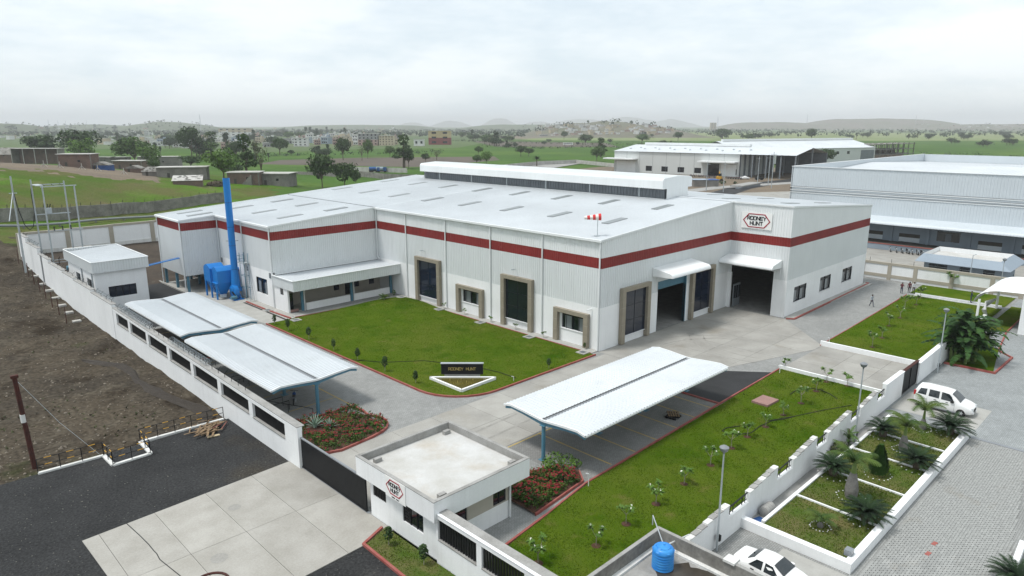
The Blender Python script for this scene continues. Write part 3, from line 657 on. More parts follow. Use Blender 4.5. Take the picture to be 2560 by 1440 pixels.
# framed glass bays and windows of the front
def surround(axis,pos,a0,a1,ztop,gz0,gz1,gl='glass_blue',dep=.5,win=False):
    w=.6; s=MB(); q=lambda m,p0,p1,b0,b1,z0,z1: m.box(p0,p1,b0,b1,z0,z1) if axis=='y' else m.box(b0,b1,p0,p1,z0,z1)
    q(s,pos-dep,pos-.05,a0,a0+w,.1,ztop-.44); q(s,pos-dep,pos-.05,a1-w,a1,.1,ztop-.44); q(s,pos-dep-.003,pos-.05,a0,a1,ztop-.44,ztop)
    f=s.build('surround','beige_stone',fac)
    for z in (ztop*.36,ztop*.66):
        for b in (a0,a1-w): q(MB(),pos-dep-.008,pos-dep+.1,b-.008,b+w+.008,z,z+.03).build('stone_joint','taupe',f)
    if win:
        g=q(MB(),pos+.10,pos+.13,a0+w+.05,a1-w-.05,gz0,gz1).build('window','glass_dark',fac)
        L_=a1-a0-2*w-.1; b=a0+w+.05
        q(MB(),pos+.06,pos+.09,b+.12,b+.12+L_*.24,gz0+.1,gz1-.25).build('pane','pane_grey',g); q(MB(),pos+.06,pos+.09,b+L_*.55,b+L_*.80,gz0+.1,gz1-.25).build('pane','pane_grey',g)
        for k in (0,.25,.5,.75,1): q(MB(),pos+.03,pos+.10,b+L_*k-.03,b+L_*k+.03,gz0,gz1).build('mullion','black_metal',g)
        q(MB(),pos-.1,pos+.12,b-.05,b+L_+.05,gz0-.08,gz0).build('sill','white',g)
    else:
        g=q(MB(),pos-.14,pos-.11,a0+w-.1,a1-w+.1,gz0,gz1).build('glass_bay',gl,fac)
        n=2
        for k in range(1,n): b=a0+w+(a1-a0-2*w)*k/n; q(MB(),pos-.17,pos-.138,b-.025,b+.025,gz0,gz1).build('mullion','black_metal',g)
        for k in range(1,3): z=gz0+(gz1-gz0)*k/3; q(MB(),pos-.165,pos-.139,a0+w,a1-w,z-.02,z+.02).build('transom','black_metal',g)
        q(MB(),pos-.24,pos-.03,a0+w,a1-w,gz0-.06,gz0).build('sill','white',g)
surround('y',XF,71.45,76.85,6.35,.85,5.9); surround('y',XF,62.95,68.05,3.8,1.55,3.3,win=True); surround('y',XF,54.3,59.55,6.45,1.05,6.0,'glass_dark'); surround('y',XF,45.85,50.85,3.95,1.65,3.4,win=True)
surround('x',YG,60.55,66.0,6.5,.9,6.0); surround('x',YG,75.0,80.5,6.5,.85,6.0)
# backing so that the tall glass is set in the sheeted wall
# roller shutter door under the left canopy
sh=MB(); n=8
for k in range(n): sh.box(door1[0],door1[1],YG+.28,YG+.34,5.0+k*.14,5.0+k*.14+.125)
for a,b in ((68.0,74.15),): 
    s=thing_part=sh.build('roller_shutter','steel_teal',fac)
MB().box(67.88,68.0,YG-.04,YG+.3,0,6.2).build('door_jamb','white',fac); MB().box(74.15,74.27,YG-.04,YG+.3,0,6.2).build('door_jamb','steel_teal',fac)
# the lower sheeting is open at the two doors: dark reveal boxes stand behind it
def canopy_curved(axis,pos,a0,a1,z,dep,wall_lo):
    pr=[(0,z+.95),(dep-.5,z+.55)]+[(dep-.5+.5*math.sin(R(90*i/5)),z+.05+.5*math.cos(R(90*i/5))) for i in range(1,6)]
    o=MB(); pr2=[(pos-s_,zz) for s_,zz in pr]
    corr_roof(o,'x' if axis=='y' else 'y',pr2,a0,a1,.28,.03); c=o.build('canopy','sheet_white',fac)
    for a in (a0,a1):
        poly=[(pos,z)]+pr2+[(pos-dep,z)]
        MB().add([(p,a,zz) if axis=='y' else (a,p,zz) for p,zz in [(pos,z-.05)]+pr2],[tuple(range(len(pr2)+1))]).build('canopy_cheek','sheet_white',c)
canopy_curved('x',YG-.05,66.7,75.1,7.0,2.75,0); canopy_curved('y',XS-.05,37.2,44.45,6.45,2.7,0)
# right wall windows
for a0,a1,z0,z1 in rw:
    g=MB().box(a0,a1,YR+.12,YR+.15,z0,z1).build('window','glass_dark',fac)
    w=a1-a0
    for k in (0,.5): MB().box(a0+w*(k+.03),a0+w*(k+.24),YR+.08,YR+.11,z0+.1,z1-.5).build('pane','pane_grey',g)
    for k in (0,.5,1): MB().box(a0+w*k-.04,a0+w*k+.04,YR+.04,YR+.13,z0,z1).build('mullion','black_metal',g)
    MB().box(a0,a1,YR+.05,YR+.13,z1-.42,z1-.36).build('transom','black_metal',g); MB().box(a0-.06,a1+.06,YR-.1,YR+.1,z0-.07,z0-.0).build('sill','white',g)
# wing front window, door and vents
g=MB().box(XW+.12,XW+.15,88.6,91.9,1.4,3.6).build('window','glass_dark',fac)
for a in (89.0,90.9): MB().box(XW+.08,XW+.11,a-.25,a+.45,1.5,3.1).build('pane','pane_grey',g)
for a in (88.65,90.25,91.85): MB().box(XW+.04,XW+.1,a-.05,a+.05,1.4,3.6).build('mullion','black_metal',g)
for y in (87.2,94.1,102.9): MB().box(XW-.09,XW-.02,y,y+.5,4.0,4.7).build('wall_vent','pane_grey',fac)
MB().box(XW+.3,XW+.4,97.6,101.6,0,3.6).build('roller_shutter','gutter_grey',fac)
# raised block stands on steel columns
for x,y in ((XK+.35,YK+.35),(XK+.35,108.6),(XK+.35,YB-.3),(XK+4,YK+.4),(XK+4,YB-.3),(XK+3.6,108.6)): MB().box(x-.16,x+.16,y-.16,y+.16,0,2.45).build('column','steel_teal',fac)
# verandah along the wing
vr=82.9
wall_holes(MB(),'x',YW-.28,YW-.03,41.2,XF,.05,4.3,[(51.2,52.1,.1,2.3),(52.7,53.6,1.0,2.3),(55.3,56.2,1.0,2.3),(49.4,50.3,1.0,2.3)]).build('verandah_wall','beige_wall',fac)
MB().box(51.2,52.1,YW-.2,YW-.16,.1,2.3).build('door','glass_dark',fac)
for a in (52.7,55.3,49.4):
    g=MB().box(a,a+.9,YW-.2,YW-.16,1.0,2.3).build('window','glass_blue',fac); MB().box(a,a+.9,YW-.24,YW-.2,1.62,1.68).build('transom','black_metal',g)
MB().box(42.5,49.0,YW-.32,YW-.28,2.55,3.5).build('notice_board','beige_stone',fac)
wall_holes(MB(),'y',XW-.02,XW+.22,vr-.0,YW,0,4.0,[(84.0,84.9,2.2,3.1)]).build('verandah_end_wall','white',fac)
MB().box(XW+.05,XW+.09,84.0,84.9,2.2,3.1).build('window','glass_dark',fac)
MB().box(XW+.22,42.1,vr,vr+.2,0,.35).build('verandah_step','pink_slab',fac)
MB().box(41.0,42.0,vr+1.2,vr+1.25,.1,2.3).build('door','glass_dark',fac)
wall_holes(MB(),'x',vr-.1,vr+.12,43.2,49.9,0,.95).build('parapet','white',fac); wall_holes(MB(),'x',vr-.1,vr+.12,50.5,56.5,0,.95).build('parapet','white',fac)
for x in (42.7,50.2,56.8): MB().box(x-.14,x+.14,vr-.1,vr+.2,0,3.3).build('column','steel_teal',fac)
for x in (42.95,50.5): MB().tube([(x,vr-.15,0),(x,vr-.15,3.2)],.06,8).build('downpipe','sheet_white',fac,True)
MB().box(XW+.22,XF,vr,YW-.3,0,.06).build('verandah_floor','apron',fac)
yc=80.9
corr_wall(MB(),'x',yc,40.55,XF-.05,3.2,4.55).build('canopy_fascia','sheet_grey',fac); corr_wall(MB(),'y',40.55,yc,YW,3.2,4.55).build('canopy_fascia','sheet_grey',fac)
MB().bar((40.5,yc-.02,4.58),(XF,yc-.02,4.58),.2,.1).build('canopy_coping','sheet_white',fac); MB().bar((40.52,yc,4.58),(40.52,YW,4.58),.2,.1).build('canopy_coping','sheet_white',fac)
corr_roof(MB(),'y',[(yc+.1,4.2),(YW-.05,4.45)],40.6,XF-.05).build('canopy_roof','roof_grey',fac)
MB().box(40.6,XF-.05,yc+.03,YW-.1,3.2,3.24).build('canopy_soffit','beige_wall',fac)
MB().bar((40.9,YW-.1,4.6),(XF-.1,YW-.1,4.6),.12,.12).build('flashing','sheet_white',fac)
# interior wicket door leaf by the right opening, interior crane beam
lf=MB().box(XS+.3,XS+2.2,43.7,43.76,.05,3.2).build('door_leaf','pane_grey',fac)
for x in (.45,1.05,1.65): MB().box(XS+x,XS+x+.45,43.66,43.69,1.2,2.9).build('pane','glass_dark',lf)
# wall lights
for y in (75.0,57.2): 
    o=MB().tube([(XF-.03,y,7.2),(XF-.5,y,7.35)],.03,6).build('wall_lamp','galv',fac); MB().box(XF-.85,XF-.45,y-.12,y+.12,7.3,7.4).build('lamp_head','galv',o)
MB().tube([(XF-.1,45.6,4.6),(XF-.55,45.9,4.5)],.07,6).build('camera_unit','sheet_white',fac)
# ------------------------------------------------------------------ company board (stroke lettering)
STROKES={'R':[[(0,0),(0,1),(.85,1),(1,.85),(1,.6),(.85,.45),(0,.45)],[(.5,.45),(1,0)]],'O':[[(.12,0),(.88,0),(1,.12),(1,.88),(.88,1),(.12,1),(0,.88),(0,.12),(.12,0)]],
 'D':[[(0,0),(0,1),(.8,1),(1,.8),(1,.2),(.8,0),(0,0)]],'N':[[(0,0),(0,1),(1,0),(1,1)]],'E':[[(1,0),(0,0),(0,1),(1,1)],[(0,.5),(.9,.5)]],'Y':[[(0,1),(.5,.48),(1,1)],[(.5,.48),(.5,0)]],
 'H':[[(0,0),(0,1)],[(1,0),(1,1)],[(0,.5),(1,.5)]],'U':[[(0,1),(0,.12),(.12,0),(.88,0),(1,.12),(1,1)]],'T':[[(0,1),(1,1)],[(.5,1),(.5,0)]]}
def letters(text,P,w,h,gap,t,mat,parent,dep=.03):
    "P(a,b,c): a along the text, b up, c out of the board"
    tot=len(text)*w+(len(text)-1)*gap; a=-tot/2
    for ch in text:
        if ch!=' ':
            mb=MB()
            for st in STROKES[ch]:
                pts=[(a+p[0]*w,p[1]*h) for p in st]
                for (x0,y0),(x1,y1) in zip(pts,pts[1:]):
                    dx,dy=x1-x0,y1-y0; l=math.hypot(dx,dy); dx,dy=dx/l,dy/l; e=t/2
                    q=[(x0-dx*e-dy*e,y0-dy*e+dx*e),(x0-dx*e+dy*e,y0-dy*e-dx*e),(x1+dx*e+dy*e,y1+dy*e-dx*e),(x1+dx*e-dy*e,y1+dy*e+dx*e)]
                    mb.add([P(*k,.0) for k in q]+[P(*k,dep) for k in q],[(0,1,2,3),(7,6,5,4),(0,4,5,1),(1,5,6,2),(2,6,7,3),(3,7,4,0)])
            mb.build('letter',mat,parent)
        a+=w+gap
def hexframe(P,w,h,cut,t,mat,parent):
    pts=[(-w/2,0),(-w/2+cut,h/2),(w/2-cut,h/2),(w/2,0),(w/2-cut,-h/2),(-w/2+cut,-h/2)]; k=1-t/h*2.0
    ins=[(x*(1-2*t/w*1.25),y*(1-2*t/h)) for x,y in pts]; mb=MB(); n=6
    mb.add([P(x,y,.03) for x,y in pts]+[P(x,y,.03) for x,y in ins]+[P(x,y,0) for x,y in pts]+[P(x,y,0) for x,y in ins],
      [(i,(i+1)%n,n+(i+1)%n,n+i) for i in range(n)]+[(i,2*n+i,2*n+(i+1)%n,(i+1)%n) for i in range(n)]+[(n+i,n+(i+1)%n,3*n+(i+1)%n,3*n+i) for i in range(n)])
    mb.build('emblem_frame',mat,parent)
sg=thing('wall_sign','white board with red hexagon and black lettering high on factory wall','sign',(XS-.12,41.0,11.0))
MB().box(XS-.14,XS-.06,38.95,43.05,11.0,13.1).build('board','sign_white',sg)
Ps=lambda a,b,c:(XS-.145-c,41.0-a,12.05+b)
hexframe(Ps,3.7,1.78,.75,.11,'logo_red',sg)
Pu=lambda a,b,c:Ps(a,b+.10,c); letters('RODNEY',Pu,.32,.42,.11,.088,'logo_black',sg)
Pd=lambda a,b,c:Ps(a,b-.55,c); letters('HUNT',Pd,.33,.42,.12,.088,'logo_black',sg)
# ------------------------------------------------------------------ windsock on the roof corner
wx_,wy_=58.6,46.3
ws=thing('windsock','red and white striped windsock on a thin pole at roof corner','windsock',(wx_,wy_,zr(wx_)))
zb=zr(wx_)
MB().tube([(wx_,wy_,zb),(wx_,wy_,zb+2.1)],.035,6).build('pole','galv',ws); MB().box(wx_-.25,wx_+.25,wy_-.25,wy_+.25,zb+.02,zb+.1).build('base','galv',ws)
d=Vector((-.62,.62,-.05)); d.normalize(); p0=Vector((wx_,wy_,zb+2.1))-d*.35
for k in range(6):
    a,b=p0+d*.3*k,p0+d*.3*(k+1); MB().tube([a,b],[.38-.035*k,.38-.035*(k+1)],14,caps=(k==5)).build('sock_band','sock_red' if k%2==0 else 'sock_white',ws,True)
# ------------------------------------------------------------------ compound walls
def bars(axis,pos,a0,a1,z0,z1,parent,n,name='grille',slant=0.):
    g=MB(); q=lambda b0,b1,c0,c1,d=.03: g.box(pos-d,pos+d,b0,b1,c0,c1) if axis=='y' else g.box(b0,b1,pos-d,pos+d,c0,c1)
    q(a0,a1,z0+.06,z0+.10); q(a0,a1,z1-.12,z1-.08); gr=g.build(name,'black_metal',parent)
    p=(a1-a0)/n
    for k in range(n):
        m=MB(); a=a0+p*(k+.5); w=p*.27
        (m.box(pos-.06,pos+.02,a-w,a+w,z0,z1) if axis=='y' else m.box(a-w,a+w,pos-.06,pos+.02,z0,z1)); m.build('bar','black_metal',gr)
# front wall left of the gate, with grilled openings; ground rises to the back so the wall steps up
lw=thing('boundary_wall','long white boundary wall with black grilles left of the sliding gate','wall',(21.2,43,0))
def ztop(y): return _lin([(43,3.15),(50,3.3),(61,3.45),(71,3.6),(86,3.8)],y)
oy=[44.6,50.6,56.6,62.6,68.6,74.6,80.4,85.2]
ops=[(oy[i]+.35,oy[i+1]-.35) for i in range(len(oy)-1)]
mb=MB()
segs=[43.0]+[v for o in ops for v in o]+[86.0]
def wbox(m,x0,x1,y0,y1,zlo,zhi):   # box whose bottom and top follow functions of y
    m.prism([(x0,y0),(x1,y0),(x1,y1),(x0,y1)],zlo,zhi)
sill=lambda x,y:ztop(y)-1.55; head=lambda x,y:ztop(y)-.32; topf=lambda x,y:ztop(y); bot=lambda x,y:-.6
mb=MB(); wbox(mb,21.05,21.4,43,86,bot,sill); mb.build('lower_wall','white',lw)
for i in range(len(ops)+1):
    a=43.0 if i==0 else ops[i-1][1]; b=86.0 if i==len(ops) else ops[i][0]
    m=MB(); wbox(m,21.05,21.4,a,b,sill,head); m.build('pier','white',lw)
m=MB(); wbox(m,21.03,21.42,43,86,head,topf); m.build('coping_beam','white',lw)
m=MB(); wbox(m,21.02,21.62,43.0,86,topf,lambda x,y:ztop(y)+.05); m.build('coping','concrete_grey',lw)
for a,b in ops:
    zs,ze=ztop((a+b)/2)-1.5,ztop((a+b)/2)-.34; bars('y',21.28,a,b,zs,ze,lw,int((b-a)/.21))
    MB().box(21.0,21.42,a,b,zs-.1,zs-.02).build('sill','concrete_grey',lw)
# solid stepped part further back
sw=thing('boundary_wall','solid white stepped boundary wall climbing to the rear corner','wall',(21.2,86,0))
st=[(86,94.4,4.45,3.6),(94.4,102.6,4.8,4.0),(102.6,108.3,4.95,4.2),(108.3,115.8,4.95,4.5),(115.8,122.2,5.35,4.9),(122.2,129.6,6.1,5.9),(129.6,135.8,6.9,6.9)]
st=[(86,94.4,4.15),(94.4,102.4,4.45),(102.4,108.1,4.65),(108.1,115.7,4.85),(115.7,122.1,5.3),(122.1,129.6,6.15),(129.6,135.8,6.9)]
for a,b,t in st:
    m=MB(); wbox(m,21.0,21.4,a,b,lambda x,y:-.6,lambda x,y:t); m.build('wall_bay','white',sw)
    MB().box(20.98,21.55,a,b,t,t+.06).build('coping','concrete_grey',sw)
MB().box(20.93,20.99,119.6,120.3,.5,5.4).build('wall_joint','gutter_grey',sw)
# razor wire on Y brackets
def bracket(x,y,z,i):
    m=MB(); m.tube([(x,y,z),(x,y,z+.28)],.025,5); m.tube([(x,y,z+.28),(x-.28,y,z+.55)],.02,5); m.tube([(x,y,z+.28),(x+.28,y,z+.55)],.02,5); return m
brk=[]
for k in range(26):
    y=52+1.32*k; brk.append((21.35,y,ztop(y)+.05))
for a,b,t in st:
    n=max(2,int((b-a)/2)); brk+= [(21.35,a+(b-a)*(k+.5)/n,t+.06) for k in range(n)]
for i,(x,y,z) in enumerate(brk):
    bracket(x,y,z,i).build('wire_bracket','black_metal',lw if y<86 else sw)
def coil(y0,y1,zf,r,loops,name,label):
    pts=[]; n=loops*10
    for k in range(n+1):
        t=k/n; y=y0+(y1-y0)*t; a=2*math.pi*loops*t; rr=r*(1+.15*math.sin(k*1.7)); pts.append((21.42+rr*math.cos(a),y+.04*math.sin(k),zf(y)+.32+rr*math.sin(a)))
    o=MB().tube(pts,.012,3).build(name,'galv',None); tag(o,label,'razor wire'); return o
coil(59.5,68.5,lambda y:ztop(y)+.05,.27,46,'razor_wire','thin razor wire coil along wall top by the nearer left carport')
coil(74.5,84.5,lambda y:ztop(y)+.05,.32,70,'razor_wire','dense grey razor wire coil heaped on wall beside farther left carport')
coil(87,93,lambda y:4.2,.22,22,'razor_wire','short razor wire coil on wall in front of the substation')
coil(123,135,lambda y:6.2,.22,30,'razor_wire','razor wire coil at the rear corner of stepped wall')
# rear wall: white panels in a taupe frame
bw=thing('boundary_wall','white panelled rear boundary wall with taupe posts behind the factory','wall',(21,135.8,3))
px=[21.2,28.0,34.65,41.4,48.2,55,62]
for i in range(len(px)-1):
    a,b=px[i],px[i+1]; zf=3.2*(1-max(0,((a+b)/2-45)/40)); zt=6.95+.05*i
    MB().box(a+.35,b-.35,135.6,135.85,zf-1,zt-.35).build('panel','white',bw); MB().box(a-.35,a+.35,135.5,135.95,zf-1,zt).build('post','taupe',bw)
    MB().box(a+.35,b-.35,135.5,135.92,zt-.35,zt+.02).build('top_rail','taupe',bw); MB().box(a+.35,b-.35,135.52,135.6,zf-1,zf+.7).build('plinth','white_dirty',bw)
MB().tube([(20,134.3,7.5),(35,134.6,8.0),(50,140,8.0),(75,150,7.2)],.13,6).build('pipeline','galv',bw) if False else None
# right-hand boundary: sawtooth wall with short railings
rwl=thing('boundary_wall','white sawtooth boundary wall with rough stone coping between lawn and planters','wall',(32,17.4,0))
y0,y1=17.2,17.5
nts=[(35.0,37.5),(41.35,43.7),(47.6,49.6),(54.1,56.2),(60.0,62.0)]
ed=[30.6]+[v for n_ in nts for v in n_]+[66.7]
for i in range(0,len(ed),2):
    a,b=ed[i],ed[i+1]; m=MB(); zl=2.35 if i else 2.2
    m.prism([(a,y0),(b,y0),(b,y1),(a,y1)],-.3,lambda x,y:zl-.4*(1-(x-a)/(b-a)) if i<10 else 2.35); m.build('wall_bay','white',rwl)
    # rough coping stones
    n=max(3,int((b-a)/.55)); base=lambda x:zl-.4*(1-(x-a)/(b-a)) if i<10 else 2.35
    if i<10:
        for k in range(n):
            c0,c1=a+(b-a)*k/n,a+(b-a)*(k+1)/n-.02; z0=base((c0+c1)/2)-.03; MB().box(c0,c1,y0-.04+rnd.uniform(0,.03),y1+.05-rnd.uniform(0,.04),z0,z0+.05+rnd.uniform(0,.03)).build('coping_stone','concrete_grey' if k%3 else 'white_dirty',rwl)
    else: MB().box(a,b,y0-.05,y1+.05,2.35,2.42).build('coping','white',rwl)
for a,b in nts:
    MB().box(a,b,y0,y1,-.3,1.35).build('low_wall','white',rwl)
    r=MB(); r.bar((a,17.35,1.85),(b,17.35,1.95),.06,.07); rl=r.build('railing','black_metal',rwl)
    MB().bar((a,17.35,1.5),(b,17.35,1.52),.03,.03).build('rail','black_metal',rl)
    for k in (.15,.3,.75,.9): MB().box(a+(b-a)*k-.02,a+(b-a)*k+.02,17.33,17.37,1.35,1.9).build('baluster','black_metal',rl)
# side gate
sgt=thing('side_gate','black sheet metal gate in the right boundary wall','gate',(69,17.35,0))
MB().box(66.95,71.1,17.3,17.36,.08,2.25).build('leaf','black_metal',sgt)
for x in (66.95,69.0,71.04): MB().box(x,x+.06,17.24,17.3,.08,2.25).build('stile','black_metal',sgt)
for z in (.1,2.15): MB().box(66.95,71.1,17.25,17.3,z,z+.07).build('rail','black_metal',sgt)
MB().box(66.9,71.2,17.2,17.48,2.27,2.34).build('top_strip','rust',sgt)
rw2=thing('boundary_wall','plain white wall right of the black side gate','wall',(75,17.4,0))
MB().prism([(71.2,17.15),(80.0,17.15),(80.0,17.5),(71.2,17.5)],-.2,lambda x,y:2.0+.02*(x-71)).build('wall_bay','white',rw2)
MB().prism([(80.0,17.15),(97.5,17.15),(97.5,17.5),(80.0,17.5)],-.2,1.7).build('wall_bay','white',rw2)
MB().prism([(71.1,17.1),(80.05,17.1),(80.05,17.55),(71.1,17.55)],lambda x,y:2.0+.02*(x-71),lambda x,y:2.07+.02*(x-71)).build('coping','white',rw2)
# far right wall, taupe frame with white panels
fw=thing('boundary_wall','white panelled wall with taupe frame at far right behind people','wall',(118.4,28,0))
py=[47,39.2,34.4,29.5,22.5,17.2]
ppos=[46,40.6,36.6,32.8,29.2,24.0,17.4]
ppos=[17.2,20.8,25.9,30.9,34.6,38.6,42.6,46.5]
for a,b in zip(ppos,ppos[1:]):
    MB().box(118.4,118.6,a+.28,b-.28,0,2.6).build('panel','white',fw); MB().box(118.3,118.72,a-.28,a+.28,0,2.75).build('post','taupe',fw)
    MB().box(118.32,118.7,a+.28,b-.28,2.35,2.74).build('top_rail','taupe',fw); MB().box(118.34,118.4,a+.28,b-.28,.35,.85).build('lower_rail','taupe',fw)
for k in range(9): MB().tube([(118.5,18.5+3.2*k,2.74),(118.5,18.5+3.2*k,3.35)],.03,5).build('wire_post','black_metal',fw)
# ------------------------------------------------------------------ sliding gate
gt=thing('sliding_gate','long black slatted sliding gate beside the guard house','gate',(21.3,39,0))
for k in range(58): MB().box(21.26,21.30,34.75+.15*k,34.75+.15*k+.125,.14,2.3).build('slat','black_metal',gt)
MB().box(21.30,21.34,34.7,43.4,.16,2.26).build('backing','black_metal',gt); MB().box(21.22,21.36,34.7,43.45,2.3,2.38).build('top_rail','gutter_grey',gt)
MB().box(21.22,21.36,34.7,43.45,.08,.16).build('bottom_rail','black_metal',gt)
for y in (34.9,37.8,40.7,43.2): MB().lathe([(.08,-.03),(.08,.03)],(21.29,y,.09),10,axis='x').build('roller','rubber',gt)
MB().box(21.2,21.4,34.5,43.5,.022,.03).build('gate_track','gutter_grey',None,kind='structure')
# ------------------------------------------------------------------ guard house
gh=thing('guard_house','white flat-roofed guard house with overhanging parapet and red hexagon sign','guard house',(24.5,30.5,0))
bx0,bx1,by0,by1=21.35,27.5,28.0,34.3
wall_holes(MB(),'y',bx0,bx0+.25,by0-.6,by1,-.02,3.3,[(28.9,30.9,1.05,2.55),(32.6,34.0,1.5,2.85)]).build('front_wall','white',gh)
wall_holes(MB(),'x',by0,by0+.2,bx0+.25,bx1,0,1.2,[(22.9,23.9,.0,1.2)]).build('side_wall','white',gh)
wall_holes(MB(),'x',by0+.004,by0+.19,bx0+.25,bx1-.004,1.2,3.3,[(22.9,23.9,1.2,2.5),(26.0,27.1,1.25,2.6)]).build('side_wall','beige_wall',gh)
MB().box(bx0+.25,bx1,by1-.2,by1,0,3.3).build('rear_wall','white',gh); MB().box(bx1-.2,bx1,by0+.2,by1-.2,0,3.3).build('inner_wall','white',gh)
w=MB().box(bx0+.1,bx0+.13,28.9,30.9,1.05,2.55).build('window','glass_dark',gh)
for y in (28.93,29.57,30.2,30.85): MB().box(bx0+.06,bx0+.1,y-.03,y+.03,1.05,2.55).build('mullion','black_metal',w)
for k in range(6): MB().box(bx0+.07,bx0+.09,30.25,30.8,1.12+.22*k,1.27+.22*k).build('louvre','rubber',w)
w=MB().box(bx0+.2,bx0+.22,32.6,34.0,1.5,2.85).build('window','glass_dark',gh); bars('y',bx0+.08,32.62,33.98,1.5,2.85,w,8)
MB().box(22.9,23.9,by0+.1,by0+.14,.02,2.5).build('door','glass_dark',gh)
w=MB().box(26.0,27.1,by0+.1,by0+.13,1.25,2.6).build('window','glass_dark',gh); MB().box(26.52,26.58,by0+.06,by0+.1,1.25,2.6).build('mullion','black_metal',w)
rx0,rx1,ry0,ry1=20.95,28.5,27.35,35.2
for a in ((rx0,rx0+.22,ry0,ry1),(rx1-.22,rx1,ry0,ry1),(rx0+.22,rx1-.22,ry0,ry0+.22),(rx0+.22,rx1-.22,ry1-.22,ry1)):
    MB().box(*a,2.62,3.85).build('parapet','white',gh); MB().box(a[0]-.01,a[1]+.01,a[2]-.01,a[3]+.01,3.85,3.89).build('parapet_cap','concrete_grey',gh)
MB().box(rx0+.22,rx1-.22,ry0+.22,ry1-.22,3.25,3.4).build('roof_slab','roof_slab',gh)
m=MB()
for a in ((rx0+.221,rx0+.24,ry0+.24,ry1-.24),(rx1-.24,rx1-.221,ry0+.24,ry1-.24)): m=MB().box(*a,3.4,3.84); m.build('parapet_lining','concrete_grey',gh)
for a in ((rx0+.24,rx1-.24,ry1-.24,ry1-.221),(rx0+.24,rx1-.24,ry0+.221,ry0+.24)): MB().box(*a,3.4,3.84).build('parapet_lining','concrete_grey',gh)
for i,(x,y) in enumerate(((21.75,34.2),(27.4,34.3),(27.5,28.0),(21.9,28.0))):
    tag(MB().box(x,x+.5,y,y+.28,3.4,3.66).build('concrete_block','concrete_grey',None),('grey concrete block on guard house roof by the gate corner','grey concrete block at far back corner of guard house roof','grey concrete block at right corner of guard house roof','grey concrete block at front corner of guard house roof')[i],'block','blocks on the guard house roof')
MB().tube([(27.35,by0-.08,.05),(27.35,by0-.08,2.62)],.08,8).build('downpipe','sheet_white',gh,True)
gs=thing('wall_sign','small white sign with red hexagon on the guard house front','sign',(20.95,31.4,2.7))
MB().box(20.91,20.945,29.95,31.95,2.55,3.84).build('board','sign_white',gs)
Pg=lambda a,b,c:(20.908-c*.4,31.0-a,3.27+b)
hexframe(Pg,1.75,.92,.42,.065,'logo_red',gs); letters('RODNEY',lambda a,b,c:Pg(a,b+.05,c),.15,.21,.05,.045,'logo_black',gs); letters('HUNT',lambda a,b,c:Pg(a,b-.28,c),.155,.21,.055,.045,'logo_black',gs)
for a,b in ((-.28,-.02),(.06,.28)):
    MB().box(20.898,20.91,30.95-b*1.3,30.95-a*1.3,2.63,2.69).build('caption_line','logo_black',gs)
# front wall right of the guard house
fwl=thing('boundary_wall','white front wall with black grilles right of the guard house','wall',(21.3,22,0))
ft=lambda x,y:3.1
fo=[(24.1,27.3),(20.6,23.7),(17,20.2),(13,16.6)]
MB().box(21.15,21.45,10,27.45,-.2,1.55).build('lower_wall','white',fwl); MB().box(21.13,21.47,10,27.45,2.85,3.1).build('coping_beam','white',fwl)
ep=[27.45]+[v for o in fo for v in (o[1],o[0])]+[10]
for i in range(0,len(ep),2): MB().box(21.15,21.45,ep[i+1],ep[i],1.55,2.85).build('pier','white',fwl)
MB().box(21.3,21.85,10,27.6,3.1,3.16).build('coping','concrete_grey',fwl)
MB().box(21.1,21.3,10,27.5,3.1,3.14).build('coping_edge','white',fwl)
for a,b in fo: bars('y',21.3,a,b,1.6,2.84,fwl,int((b-a)/.2)); MB().box(21.12,21.44,a,b,1.52,1.58).build('sill','concrete_grey',fwl)
